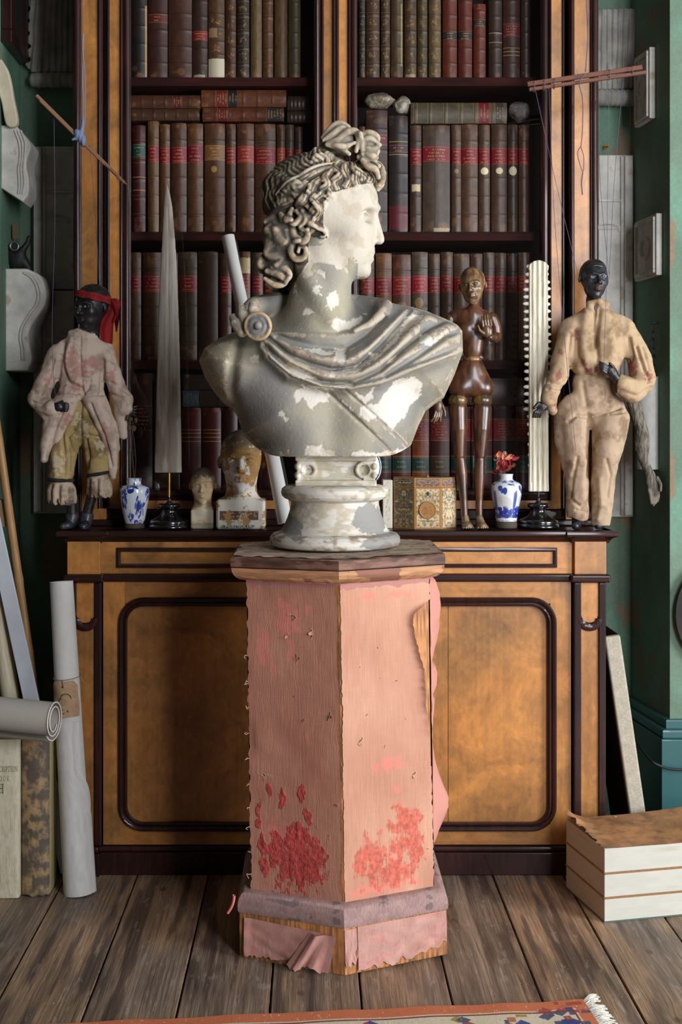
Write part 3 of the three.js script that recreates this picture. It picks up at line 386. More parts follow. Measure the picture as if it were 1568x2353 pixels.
bookRow('top', 'left', [
  [301, 338, -60, 'black worn book with pale torn joint', { base: blk, patches: [[0.86, 0.3, 0.14, 0.7, [150, 122, 84]], [0, 0.6, 0.8, 0.14, [26, 26, 28]]] }], [340, 385, -40, 'dark maroon broad book', { base: [70, 42, 38], labels: lab([84, 34, 32], 0.33, 0.42) }], [387, 441, -40, 'widest brown leather book', { base: [78, 50, 38] }], [442, 478, -30, 'dark book with thin red label', { base: [66, 46, 40], labels: lab(RED, 0.48, 0.58), patches: [[0.1, 0.95, 0.7, 0.05, [150, 140, 120]]] }], [479, 516, -30, 'torn book with white paper foot', { base: [98, 72, 50], patches: [[0, 0.78, 1, 0.22, [188, 178, 150]], [0.05, 0.45, 0.5, 0.1, [140, 112, 78]]], bands: [0.3, 0.45, 0.6, 0.74], flowers: true }],
  [518, 543, -35, 'tan book with gilt ornaments', { base: calf2, flowers: true }], [545, 573, -35, 'black and gilt ornamented book', { base: [58, 48, 40], flowers: true, gilt: 0.5 }], [576, 602, -30, 'plain light calf book', { base: vell, bands: [] }], [604, 628, -30, 'narrow calf book with faded gilding', { base: calf, gilt: 0.2 }], [631, 661, -30, 'smooth tan calf book', { base: [112, 86, 62], bands: [] }], [663, 691, -25, 'shadowed olive book', { base: olive }]]);
bookRow('top', 'right', [
  [826, 840, -40, 'narrow dark gilt book', { base: [52, 50, 48], flowers: true, gilt: 0.7 }], [842, 873, -40, 'brown gilt ornamented book', { base: [84, 64, 50], flowers: true, gilt: 0.4 }], [876, 897, -40, 'slim gilt ornamented book', { base: [80, 62, 46], flowers: true, gilt: 0.5 }], [899, 927, -35, 'scuffed calf book with split spine', { base: [92, 76, 56], patches: [[0.8, 0.2, 0.12, 0.66, [138, 120, 88]]] }], [930, 958, -35, 'gilt calf book with torn tail', { base: [90, 70, 52], flowers: true, patches: [[0.1, 0.95, 0.8, 0.05, [150, 128, 90]]] }], [960, 983, -35, 'slim olive gilt book', { base: olive, flowers: true }], [986, 1014, -35, 'tan gilt book beside red books', { base: vell, flowers: true }],
  [1018, 1051, -35, 'tallest brick red book with dark label', { base: brick, labels: lab([46, 36, 34], 0.49, 0.59) }], [1054, 1086, -30, 'middle brick red book with dark label', { base: [104, 46, 38], labels: lab([46, 36, 34], 0.48, 0.58) }], [1089, 1117, 9, 'shortest brick red book', { base: brick, labels: lab([46, 36, 34], 0.21, 0.31), bands: [0.1, 0.45, 0.62, 0.8] }], [1124, 1155, -30, 'dark brown book with gilt lines', { base: darkc, lines: [0.5, 0.6] }], [1157, 1196, -30, 'dark book with red panel', { base: [70, 44, 40], labels: lab([84, 26, 30], 0.4, 0.54), lines: [0.66, 0.7, 0.74] }], [1198, 1221, -28, 'shadowed dark brown book', { base: darkc }]]);
bookRow('second', 'left', [
  [304, 334, 288, 'dark red book with green label', { base: oxb, labels: lab([24, 62, 54], 0.18, 0.3), lines: [0.48, 0.6], gilt: 0.4 }], [339, 365, 278, 'mottled calf book with red label', cR([108, 80, 52])], [367, 391, 285, 'slim calf book with red label', cR(calf)], [393, 429, 283, 'broad brown book with red label', cR(calf2)], [431, 467, 284, 'brown book with crimson label', cR(calf, { labels: lab([104, 20, 34], 0.2, 0.36) })], [470, 517, 284, 'widest brown book with tan label', { base: [96, 64, 44], labels: lab([118, 82, 48], 0.2, 0.34), patches: [[0.48, 0.42, 0.14, 0.03, [150, 116, 60], true]] }], [519, 542, 285, 'narrow calf book with small red label', cR(calf2)], [545, 584, 284, 'broad calf book with pale red label', cR([100, 66, 48], { labels: lab([138, 46, 40], 0.21, 0.36) })], [586, 634, 285, 'broad brown book with torn lower spine', cR([96, 68, 50], { patches: [[0, 0.58, 1, 0.02, [60, 38, 28]]] })], [636, 656, 286, 'slim book with orange red label', cR(calf2, { labels: lab([140, 54, 40], 0.22, 0.36) })], [657, 676, 286, 'slim grey brown book', cR([84, 70, 62])], [678, 696, 291, 'narrow shadowed brown book', cR(darkc)]]);
bookRow('second', 'right', [
  [826, 840, 290, 'narrow brown book beside the stile', cR(calf2)], [842, 891, 253, 'tallest broad dark book under rock', { base: [70, 50, 46], labels: lab([92, 26, 40], 0.2, 0.29) }], [894, 938, 266, 'black book with crimson tail panel', { base: [52, 42, 42], labels: lab([58, 36, 42], 0.25, 0.32), lines: [0.22, 0.33], patches: [[0, 0.77, 1, 0.2, [86, 26, 32]]] }], [943, 970, 288, 'book with white paper square', cR([86, 66, 58], { patches: [[0.15, 0.55, 0.7, 0.065, [190, 172, 138]]] })], [972, 1035, 288, 'widest cracked book with lettered red label', cR([82, 68, 58], { labels: lab([112, 22, 28], 0.2, 0.34), bands: [], patches: [[0.42, 0, 0.035, 1, [48, 32, 24]], [0.4, 0.955, 0.6, 0.045, [160, 140, 108]]] })], [1038, 1061, 287, 'slim book with faint round sticker', cR([96, 74, 62], { patches: [[0.5, 0.43, 0.22, 0.02, [128, 112, 80], true]] })], [1062, 1099, 286, 'broad mottled book with red label', cR([100, 74, 60])], [1101, 1127, 287, 'book with bright round white sticker', cR([94, 72, 60], { patches: [[0.5, 0.43, 0.34, 0.034, [206, 194, 160], true]] })], [1130, 1166, 286, 'broad book with small round sticker', cR([88, 66, 56], { patches: [[0.5, 0.43, 0.22, 0.03, [200, 188, 152], true]] })], [1168, 1191, 286, 'dark book with large round sticker', cR([72, 58, 50], { patches: [[0.5, 0.43, 0.38, 0.042, [206, 196, 164], true]] })], [1193, 1216, 287, 'scuffed brown book without sticker', cR([92, 66, 50])]]);
bookRow('third', 'left', [
  [302, 324, 580, 'slim brown book with red label', cR([98, 76, 62])], [328, 373, 580, 'broad brown book with red label', cR(calf2)], [375, 409, 581, 'brown book behind the pointed blade', cR(calf2)], [411, 453, 579, 'dark broad book with red label', cR([80, 64, 54])], [455, 501, 578, 'broad plain dark brown book', { base: [58, 40, 30], bands: [] }], [504, 532, 582, 'brown book behind paper roll', cR(calf2)], [535, 549, 584, 'thin brown book behind paper roll', cR(darkc)], [550, 576, 578, 'book with pale torn head', cR(calf, { patches: [[0.1, 0.06, 0.9, 0.14, [186, 164, 122]]] })], [578, 605, 580, 'mottled book left of curls', cR([84, 70, 64])], [607, 640, 582, 'shadowed book behind curls', cR(darkc)]]);
bookRow('third', 'right', [
  [829, 861, 584, 'brown book beside the chin', cR([90, 64, 56])], [864, 901, 582, 'tan book with lettered red label', cR([122, 88, 62], { labels: lab([108, 24, 30], 0.22, 0.4) })], [903, 945, 585, 'widest russet book with red label', cR([98, 62, 48], { labels: lab([124, 30, 32], 0.21, 0.38), patches: [[0.5, 0.5, 0.3, 0.05, [120, 84, 50], true]] })], [947, 984, 579, 'grey brown book with crimson label', cR([92, 78, 68], { labels: lab([136, 24, 40], 0.22, 0.38), patches: [[0.45, 0.47, 0.26, 0.05, [124, 98, 62], true]] })], [986, 1012, 583, 'slim mottled book with dark red label', cR([84, 68, 58])], [1014, 1042, 579, 'book with head cap worn pale', cR([88, 64, 54])], [1044, 1080, 583, 'book left of wooden figure head', cR([96, 76, 64])], [1082, 1110, 583, 'book behind wooden figure head', cR([92, 70, 60])], [1112, 1138, 580, 'narrow book with vertical sheen', cR([90, 76, 70])], [1139, 1165, 581, 'slim brown book with red label', cR([84, 66, 54])], [1167, 1190, 582, 'narrow dark brown book', cR(darkc)], [1192, 1219, 580, 'last brown book with red label', cR([90, 68, 56])]]);
bookRow('bottom', 'left', [
  [302, 350, 857, 'tall dark brown book with maroon panel', { base: [74, 50, 42], labels: lab([64, 24, 30], 0.28, 0.5), bands: [] }], [354, 414, 870, 'dark book behind the blade', { base: darkc, bands: [] }], [417, 462, 937, 'maroon book with gilt lines', { base: [76, 24, 24], lines: [0.27, 0.31, 0.36, 0.41], bands: [] }], [465, 508, 937, 'second maroon book with gilt lines', { base: [70, 22, 24], lines: [0.27, 0.31, 0.36, 0.41], bands: [] }], [510, 546, 937, 'shadowed maroon book', { base: [50, 18, 20], bands: [] }], [548, 590, 937, 'dark maroon book behind yellow head', { base: [56, 22, 24], bands: [] }], [596, 640, 938, 'dark maroon book behind leaning roll', { base: [60, 24, 28], bands: [] }]]);
const vol = (n, base, lc = GRN) => ({ base, bands: [], labels: [[0.18, 0.4, [110, 26, 30]], [0.62, 0.78, lc, ['VOL.', n]]], lines: [0.16, 0.41, 0.6, 0.79] });
bookRow('bottom', 'right', [
  [828, 864, 935, 'maroon volume behind plaster base', vol('XXII', [92, 40, 44])], [866, 900, 935, 'pinkish maroon volume with green label', vol('XXIII', [104, 52, 54])], [902, 945, 934, 'maroon volume with green label', vol('XXIV', [92, 36, 38])], [948, 987, 934, 'orange tan volume with green label', vol('XXVI', [146, 78, 44])], [989, 1034, 934, 'oxblood volume with olive label', vol('XXV', [78, 30, 26], [62, 52, 34])], [1037, 1082, 934, 'maroon volume behind wooden legs', vol('XXX', [70, 26, 28])], [1084, 1132, 934, 'plum volume behind wooden legs', vol('XXI', [82, 40, 46])], [1135, 1183, 932, 'broad plum volume behind dried flowers', vol('XX', [62, 26, 34])], [1186, 1216, 933, 'dark plum volume behind toothed blade', vol('XIX', [58, 22, 26])]]);
lyingBook('second', 'left', 301, 461, 219, 249, 'upper brown book lying at left above red and green labelled book', { base: [90, 56, 44], labels: lab([76, 30, 32], 0.6, 0.74) });
lyingBook('second', 'left', 303, 459, 250, 277, 'lower brown book lying at left above red and green labelled book', { base: [84, 58, 44] });
lyingBook('second', 'left', 463, 658, 207, 246, 'larger tan book lying uppermost with black label', { base: [108, 66, 46], labels: [[0.17, 0.31, [96, 34, 28]], [0.31, 0.43, [30, 28, 28]]] });
lyingBook('second', 'left', 466, 653, 247, 279, 'russet book lying under the tan book with black label', { base: [98, 56, 40], labels: [[0.18, 0.32, [84, 28, 26]], [0.78, 0.98, [44, 36, 34]]] });
lyingBook('second', 'left', 661, 712, 221, 254, 'upper short dark book lying beside the centre stile', { base: darkc });
lyingBook('second', 'left', 660, 716, 255, 282, 'lower short dark book lying beside the centre stile', { base: darkc });
lyingBook('second', 'right', 944, 1165, 236, 284, 'thick grey book lying with gilt bands and red label', { base: [92, 84, 70], gilt: 1, bands: [0.05, 0.2, 0.36, 0.52, 0.67, 0.85], labels: [[0.7, 0.82, [98, 22, 30]], [0.87, 0.97, [56, 52, 48]]] });
lyingBook('bottom', 'left', 418, 560, 897, 935, 'dark book lying with blue label above maroon volumes', { base: [48, 36, 32], labels: [[0.03, 0.28, [44, 66, 82]]], bands: [0.02, 0.3, 0.6] });
lyingBook('bottom', 'left', 421, 566, 860, 896, 'plain dark book lying above the blue labelled book', { base: [52, 44, 38], bands: [] });
lyingBook('bottom', 'right', 1060, 1205, 869, 931, 'thick dark brown book lying above plum volumes', { base: [66, 44, 34], bands: [] });
atlasTex.needsUpdate = true;

// stones set on top of the books
function stone(u, v, rx, ry, rz, z, seed, cols, label) {
  const S = new Sculpt([u - rx - 8, -v - ry - 8, -rz - 8, u + rx + 8, -v + ry + 8, rz + 8], 1.6), r = rng(seed), pl = []; for (let i = 0; i < 16; i++) { const a = r() * 6.283, b = r() * 2 - 1, q = Math.sqrt(1 - b * b); pl.push([q * Math.cos(a), b, q * Math.sin(a), 0.74 + r() * 0.24]); } pl.push([0, -1, 0, 0.86]);
  S.all((d, x, y, zz) => { const a = (x - u) / rx, b = (y + v) / ry, c = zz / rz; let m = Math.hypot(a, b, c) - 1.05; for (const p of pl) m = Math.max(m, a * p[0] + b * p[1] + c * p[2] - p[3]); return m * Math.min(rx, ry, rz) + 1.6 * f3(x * 0.12, y * 0.12, zz * 0.12, 3); });
  const g = S.mesh((x, y, zz) => { const t = f3(x * 0.06, y * 0.06, zz * 0.06, 4), s = n3(x * 0.4, y * 0.4, zz * 0.4); return mix3(mix3(lin(...cols[0]), lin(...cols[1]), sstep(-0.2, 0.25, t)), lin(...cols[2]), sstep(0.45, 0.8, s)); });
  solo('stone', toMetres(g, z), mat({ vertexColors: true, roughness: 0.8 }), label, 'stone');
}
stone(875, 233, 36, 20, 26, -0.262, 5, [[150, 138, 118], [108, 96, 80], [190, 182, 164]], 'flat pale brown rock lying on tallest dark book');
stone(924, 243, 20, 23, 20, -0.262, 9, [[170, 164, 148], [128, 120, 102], [222, 224, 218]], 'small pale crystalline rock on black book');
stone(1194, 259, 26, 26, 22, -0.262, 13, [[112, 106, 102], [70, 64, 62], [150, 146, 142]], 'dark grey jagged rock beside the thick grey book');
// ---------------------------------------------------------------- the hexagonal pedestal, leaning a little
const PED = V(0.073, 0, 0.363), LEAN = 0.015;
const pedestal = thing('pedestal', 'tall hexagonal pedestal covered in torn faded pink cloth, carrying the large plaster bust', 'pedestal', PED);
pedestal.rotation.z = LEAN;
{
  const PLAN = [[0, 0.891], [0.866, 0.535], [0.866, -0.535], [0, -0.891], [-0.866, -0.535], [-0.866, 0.535]], corner = (k, r) => PLAN[k % 6].map((q) => q * r);      // a hexagon flattened front to back
  const faceN = (k) => { const [a, b] = PLAN[k % 6], [c, d] = PLAN[(k + 1) % 6], l = Math.hypot(c - a, d - b); return [-(d - b) / l, (c - a) / l]; };
  function hexSweep(prof, caps = true) { const pos = [], idx = [], m = prof.length; for (let k = 0; k < 6; k++) for (const [r, h] of prof) { const [x, z] = corner(k, r); pos.push(x, h, z); } for (let k = 0; k < 6; k++) for (let j = 0; j < m - 1; j++) { const a = k * m + j, b = ((k + 1) % 6) * m + j; idx.push(a, b, a + 1, b, b + 1, a + 1); } if (caps) for (const [j, f] of [[0, 1], [m - 1, 0]]) for (let k = 1; k < 5; k++) f ? idx.push(j, (k + 1) * m + j, k * m + j) : idx.push(j, k * m + j, (k + 1) * m + j);
    let g = new THREE.BufferGeometry(); g.setAttribute('position', new THREE.Float32BufferAttribute(pos, 3)); g.setIndex(idx); g = toCreasedNormals(g, 0.6); return boxUV(strip(g), 1); }
  const woodP = rep(tex(256, 512, (x, y) => { const k = 1 + f2(x / 5, y / 60, 4) * 0.45 + f2(x / 40, y / 40, 3) * 0.3; return [166 * k, 112 * k, 66 * k]; }), 0.2, 0.4);
  const wood = mat({ map: woodP, roughness: 0.7 }), woodDark = mat({ map: rep(tex(512, 256, (x, y) => { const a = f2(x / 90, y / 30, 5), k = 1 + f2(x / 60, y / 6, 4) * 0.5; let c = [88 * k, 58 * k, 44 * k]; const s = sstep(-0.05, 0.3, a); return [mixn(c[0], 142, s * 0.7), mixn(c[1], 104, s * 0.7), mixn(c[2], 88, s * 0.7)]; }), 0.3, 0.15), roughness: 0.7 });
  const ovolo = mat({ map: rep(tex(512, 256, (x, y) => { const a = f2(x / 70, y / 40, 5), k = 1 + f2(x / 50, y / 5, 4) * 0.3; let c = [186 * k, 136 * k, 98 * k]; const s = sstep(0.12, 0.2, a); return [mixn(c[0], 128, s * 0.8), mixn(c[1], 86, s * 0.8), mixn(c[2], 70, s * 0.8)]; }), 0.35, 0.18), roughness: 0.7 });
  const topMat = mat({ map: rep(tex(512, 512, (x, y) => { const a = f2(x / 60, y / 60, 5), k = 1 + a * 0.25; const s = sstep(0.16, 0.26, f2(x / 40 + 60, y / 40, 5)); return [mixn(172, 128, s * 0.7) * k, mixn(152, 100, s * 0.7) * k, mixn(132, 82, s * 0.7) * k]; }), 0.3), roughness: 0.85 });
  const mauve = mat({ map: rep(tex(512, 256, (x, y) => { const k = 1 + 0.12 * n2(x / 1.5, y / 9) + 0.12 * f2(x / 30, y / 30, 3), s = sstep(0.2, 0.4, f2(x / 60 + 9, y / 40, 4) + 0.15 * f2(x / 9, y / 9, 3)); return [mixn(150, 102, s * 0.7) * k, mixn(120, 88, s * 0.7) * k, mixn(114, 90, s * 0.7) * k]; }), 0.3, 0.15), roughness: 0.8 });
  const rS = 0.246, rB = 0.2805, hS0 = 0.152, hS1 = 0.878;
  localPart('base_block', hexSweep([[rB - 0.004, 0.002], [rB - 0.002, 0.006], [rB - 0.002, 0.108]]), wood, pedestal);
  { const pr = [[rB, 0.108], [rB + 0.002, 0.114]]; for (let i = 0; i <= 8; i++) { const t = i / 8 * Math.PI * 0.55; pr.push([rB - 0.022 + 0.024 * Math.cos(t), 0.122 + 0.032 * Math.sin(t)]); } pr.push([rS - 0.004, 0.156]); localPart('base_moulding', hexSweep(pr), mauve, pedestal); }
  localPart('shaft', hexSweep([[rS - 0.002, 0.14], [rS - 0.002, hS1]]), wood, pedestal);
  { const pr = [[rS - 0.002, 0.872]]; for (let i = 0; i <= 7; i++) { const t = i / 7; pr.push([rS + 0.004 + 0.036 * Math.sin(t * Math.PI / 2), 0.877 + 0.031 * (1 - Math.cos(t * Math.PI / 2) * 0.98)]); } localPart('cap_moulding', hexSweep(pr), ovolo, pedestal); }
  localPart('cap', hexSweep([[rB + 0.003, 0.909], [rB + 0.0075, 0.911], [rB + 0.0075, 0.9315], [rB + 0.003, 0.9345]]), woodDark, pedestal);
  localPart('cap_cover', sheet((s, t) => { const a = s * Math.PI * 2, kk = a / (Math.PI / 3), k = Math.floor(kk) % 6, f = kk - Math.floor(kk), [x0, z0] = corner(k, rB + 0.004), [x1, z1] = corner(k + 1, rB + 0.004), q = t * (1 - 0.04 * Math.max(0, n2(a * 9, 3)) - 0.012 * (1 + n2(a * 40, 8))); return V(mixn(x0, x1, f) * q, 0.9348 + 0.0012 * sstep(0.6, 1, t) * (1 + n2(a * 14, t * 6)), mixn(z0, z1, f) * q); }, 180, 8, (s, t, p) => [p.x, p.z]), topMat, pedestal);

  // ---- the cloth on each face of the shaft: faded weave, dye left in patches, red pile still standing at the foot
  const TW = 448, TH = 1280, FH = hS1 - hS0, FW = rS;    // pixels and metres
  const blobs = { right: [[0.69, 0.155, 0.2, 0.05], [0.79, 0.1, 0.12, 0.06], [0.33, 0.085, 0.2, 0.055], [0.5, 0.05, 0.34, 0.04], [0.2, 0.075, 0.1, 0.03], [0.62, 0.115, 0.2, 0.03]], left: [[0.51, 0.085, 0.34, 0.075], [0.53, 0.14, 0.16, 0.03], [0.14, 0.1, 0.07, 0.03], [0.15, 0.06, 0.06, 0.035], [0.09, 0.155, 0.05, 0.015], [0.1, 0.19, 0.04, 0.02], [0.36, 0.215, 0.045, 0.024], [0.58, 0.24, 0.045, 0.02], [0.22, 0.24, 0.04, 0.018], [0.66, 0.185, 0.06, 0.02], [0.78, 0.1, 0.1, 0.02], [0.7, 0.05, 0.14, 0.02]] };
  const pink = { right: [[0.55, 0.06, 0.1, 0.07], [0.4, 0.02, 0.5, 0.02], [0.63, 0.69, 0.16, 0.012], [0.3, 0.69, 0.1, 0.01], [0.6, 0.24, 0.05, 0.012], [0.5, 0.3, 0.2, 0.02]], left: [[0.45, 0.64, 0.16, 0.06], [0.66, 0.66, 0.06, 0.02], [0.28, 0.52, 0.05, 0.035], [0.5, 0.56, 0.06, 0.04], [0.66, 0.37, 0.04, 0.016], [0.3, 0.13, 0.35, 0.05], [0.2, 0.57, 0.12, 0.06]] };
  const tears = { right: [[0.4, 0.57, 1], [0.42, 0.5, 0.8], [0.6, 0.49, 0.8], [0.27, 0.42, 0.8], [0.19, 0.36, 2], [0.46, 0.34, 0.9], [0.79, 0.27, 2], [0.93, 0.09, 1.3], [0.22, 0.25, 0.6], [0.2, 0.53, 0.6], [0.7, 0.4, 0.7]], left: [[0.5, 0.645, 2.2], [0.72, 0.61, 2.4], [0.44, 0.6, 1.6], [0.55, 0.55, 1.8], [0.6, 0.405, 2], [0.88, 0.42, 2], [0.17, 0.27, 2.4], [0.5, 0.46, 0.7], [0.93, 0.22, 1.4], [0.12, 0.2, 1.2]] };
  function clothMaps(side, seed) {
    const bl = blobs[side] || [], pk = pink[side] || [], te = tears[side] || [], H = new Uint8Array(TW * TH);
    const map = tex(TW, TH, (x, y) => {
      const s = x / TW, h = y / TH * FH, thr = n2(x * 0.9 + seed, y * 0.012) * 0.028 + n2(x * 0.35 + 40, y * 0.02 + seed) * 0.03 + n2(x * 0.02, y * 1.1) * 0.015, br = f2(s * 3 + seed, h * 7, 4);
      let c = (side === 'left' ? [174, 120, 98] : [188, 138, 113]).map((q, i) => q * (1 + thr * [1, 1.1, 1.1][i] + br * [0.1, 0.16, 0.18][i]));  // left face gets a darker base, its shade put into the cloth colour
      const brown = sstep(-0.1, 0.5, f2(s * 4 + 20 + seed, h * 9, 4)); c = c.map((q, i) => mixn(q, [184, 134, 110][i], brown * 0.4));
      let rd = -1, pn = -1; for (const b of bl) rd = Math.max(rd, 1 - Math.hypot((s - b[0]) / b[2], (h - b[1]) / b[3])); for (const b of pk) pn = Math.max(pn, 1 - Math.hypot((s - b[0]) / b[2], (h - b[1]) / b[3]));
      const rag = f2(s * 16 + seed, h * 60, 4) * 1.1 + n2(x * 0.5, y * 0.03) * (side === 'right' ? 0.4 : 0.2); let rm = sstep(0.0, 0.3, rd + rag * 0.75 - 0.06 + (side === 'left' ? 0.1 : 0)) * (rd > -0.5 ? 1 : 0);
      const pm = sstep(0, 0.6, pn + rag * 0.7) * 0.55 * (pn > -0.5 ? 1 : 0); c = c.map((q, i) => mixn(q, [222, 124, 112][i], pm));
      const rv = 1 + 0.35 * f2(s * 40, h * 150, 3); c = c.map((q, i) => mixn(q, [[176, 56, 54][i] * rv, [190, 84, 68][i] * rv][side === 'right' ? 1 : 0], rm * (side === 'right' ? 0.72 : 0.8)));
      let lift = 110 + thr * 260 + rm * (side === 'left' ? 95 : 22) * (0.75 + 0.9 * f2(s * 26 + 9, h * 95, 3)) + br * 18;
      for (const t of te) { const dx = (s - t[0]) * FW, dy = h - t[1]; if (Math.abs(dx) > 0.02 || Math.abs(dy) > 0.02) continue; const an = t[0] * 37, ca = Math.cos(an), sa = Math.sin(an), e = Math.hypot((dx * ca + dy * sa) / 2.4, (dy * ca - dx * sa) * 1.5) / (0.0015 * t[2]) + f2(x * 0.12 + t[0] * 50, y * 0.12, 3) * 1.6; if (e < 2.4) { const a = sstep(1.25, 0.85, e), b = sstep(2.4, 1.2, e) * (1 - a); c = c.map((q, i) => mixn(mixn(q, [192, 152, 116][i], b * 0.5), [104, 70, 48][i], a * 0.9)); lift += b * 40 - a * 70; } }
      if (h > FH - 0.012 - 0.01 * Math.abs(n2(s * 14, seed))) { c = c.map((q, i) => mixn(q, [164, 112, 108][i], 0.7)); }
      H[y * TW + x] = clamp(lift, 0, 255); return c;
    }, true, THREE.ClampToEdgeWrapping);
    return { map, bump: tex(TW, TH, (x, y) => H[y * TW + x], false, THREE.ClampToEdgeWrapping) };
  }
  const faces = ['right', null, null, null, null, 'left'], plainMaps = clothMaps('plain', 51);
  const tornRight = (h) => { const v = h + hS0; const P = [[0.882, 1], [0.825, 1], [0.812, 0.93], [0.802, 0.84], [0.793, 0.805], [0.77, 0.8], [0.73, 0.84], [0.69, 0.885], [0.66, 0.925], [0.62, 0.925], [0.56, 0.95], [0.5, 0.975], [0.42, 0.99], [0.3, 1], [0, 1]]; for (let i = 0; i < P.length - 1; i++) if (v <= P[i][0] && v >= P[i + 1][0]) return mixn(P[i][1], P[i + 1][1], (P[i][0] - v) / (P[i][0] - P[i + 1][0])); return 1; };
  for (let k = 0; k < 6; k++) {
    const side = faces[k], mp = side ? clothMaps(side, side === 'right' ? 3 : 17) : plainMaps, [x0, z0] = corner(k, rS), [x1, z1] = corner(k + 1, rS), [nx, nz] = faceN(k);
    const cm = mat({ map: mp.map, bumpMap: mp.bump, bumpScale: side === 'left' ? 0.0045 : 0.002, roughness: 0.92, sheen: 0.12, sheenRoughness: 0.6, sheenColor: hue(210, 170, 150) });
    const g = sheet((s, t) => {
      const h = t * FH; let lim = 1, curl = 0; if (k === 0) { lim = tornRight(h) + 0.008 * n2(h * 160, 5); const e = (lim - s * lim) * FW; if (lim < 0.99) curl = 0.016 * Math.exp(-e / 0.012) * sstep(0.99, 0.9, lim); }
      const edge = k === 5 ? 0.006 * n2(h * 120, 9) : 0, q = (k === 0 ? mixn(0.012 + 0.010 * Math.max(0, n2(h * 70, 21)) + 0.004 * n2(h * 300, 2), lim, s) : k === 5 ? mixn(edge * 2, 0.985 - 0.03 * Math.max(0, n2(h * 24, 33)) - 0.006 * n2(h * 260, 4), s) : s), out = 0.0014 + curl + 0.0012 * f2(s * 4 + k * 9, h * 18, 3) + (k === 5 ? 0.0025 * sstep(0.02, 0.1, s) * sstep(0.3, 0.12, s) * sstep(0.3, 0.36, h) * sstep(0.42, 0.36, h) : 0);
      return V(mixn(x0, x1, q) + nx * out - (k === 0 ? curl * 0.35 : 0), hS0 + 0.002 + h * 0.998, mixn(z0, z1, q) + nz * out);
    }, 48, 150, (s, t) => [k === 0 ? s * tornRight(t * FH) : s, t]);
    localPart('cloth_panel', g, cm, pedestal);
  }
  // small torn flaps that curl off the two visible faces
  const plain = mat({ map: plainMaps.map, roughness: 0.92 }), paleBack = mat({ color: hue(198, 158, 122), roughness: 0.95 });
  for (const [k, list] of [[0, tears.right], [5, tears.left]]) for (const [s, h, q] of list) { if (q < 1.5) continue; const [x0, z0] = corner(k, rS), [x1, z1] = corner(k + 1, rS), [nx, nz] = faceN(k), w = 0.0045 * q, cx = mixn(x0, x1, s), cz = mixn(z0, z1, s), tx = (x1 - x0) / rS, tz = (z1 - z0) / rS, a0 = s * 20;
    localPart('torn_flap', sheet((a, b) => { const l = (a - 0.5) * w * (1 - 0.5 * b), d = b * w * 0.9, o = 0.002 + 0.004 * b * b, c = Math.cos(a0), e = Math.sin(a0), p = l * c - d * e, r = l * e + d * c; return V(cx + tx * p + nx * o, hS0 + h + r, cz + tz * p + nz * o); }, 4, 5, (a, b) => [s + a * 0.03, h / FH + b * 0.01]), plain, pedestal); }
  { const [x, z] = corner(5, rS), tm = mat({ color: hue(206, 178, 140), roughness: 0.95 }), r = rng(88); for (const h of [0.70, 0.64, 0.635, 0.58, 0.52, 0.46, 0.4, 0.345, 0.3, 0.24, 0.19]) localPart('loose_thread', tubeGeo([V(x + 0.001, h, z), V(x - 0.004 - 0.004 * r(), h + 0.006 * (r() - 0.5), z + 0.004), V(x - 0.006 - 0.005 * r(), h + 0.012 * (r() - 0.6), z + 0.006), V(x - 0.003 - 0.004 * r(), h + 0.014 * (r() - 0.6), z + 0.008)], 0.0006, 10, 5), tm, pedestal); }
  // loose cloth hanging off the right-hand back face, seen past the corner
  { const [x1, z1] = corner(1, rS), P = [[0.872, 0.006], [0.86, 0.022], [0.83, 0.031], [0.78, 0.03], [0.72, 0.022], [0.68, 0.01], [0.665, 0.004], [0.66, 0.014], [0.64, 0.021], [0.61, 0.018], [0.59, 0.008], [0.575, 0.014], [0.55, 0.014], [0.52, 0.006], [0.48, 0.004], [0.44, 0.012], [0.4, 0.022], [0.36, 0.036], [0.34, 0.044], [0.32, 0.044], [0.29, 0.03], [0.26, 0.016], [0.235, 0.003]];
    const w = (h) => { for (let i = 0; i < P.length - 1; i++) if (h <= P[i][0] && h >= P[i + 1][0]) return mixn(P[i][1], P[i + 1][1], (P[i][0] - h) / (P[i][0] - P[i + 1][0])); return 0.003; };
    localPart('loose_cloth', sheet((s, t) => { const h = mixn(0.235, 0.872, t), b = w(h); return V(x1 + 0.002 + b * Math.sin(Math.min(1, s * 1.25) * Math.PI * 0.62) + 0.002 * n2(s * 5, h * 40), h, z1 - 0.002 - s * 0.11); }, 24, 120, (s, t) => [s * 0.5 + 0.2, t]), mat({ color: hue(190, 130, 116), roughness: 0.92 }), pedestal); }
  // cloth on the base block, ragged at the foot
  const baseFace = (k, f) => { const [x0, z0] = corner(k, rB), [x1, z1] = corner(k + 1, rB), [nx, nz] = faceN(k); return (s, h, o) => V(mixn(x0, x1, s) + nx * o, h, mixn(z0, z1, s) + nz * o); };
  const baseMap = (seed) => tex(512, 192, (x, y) => { const k = 1 + 0.05 * n2(x * 0.9, y * 0.05) + 0.1 * f2(x / 60 + seed, y / 40, 4), r = sstep(0.12, 0.45, f2(x / 70 + 30 + seed, y / 22, 4) + 0.3 * n2(x * 0.3, y * 0.02)), b = sstep(0.1, 0.4, f2(x / 90 + 90, y / 50, 3)); let c = [[182, 138, 126], [176, 128, 117]][seed & 1]; c = c.map((q, i) => mixn(mixn(q, [190, 104, 100][i], r * 0.45), [168, 122, 100][i], b * 0.35) * k); return c; }, true, THREE.ClampToEdgeWrapping);
  const bR = mat({ map: baseMap(2), roughness: 0.92 }), bL = mat({ map: baseMap(3), roughness: 0.92 });  // left base cloth likewise a little darker, shade put into its colour
  const fR = baseFace(0), fL = baseFace(5);
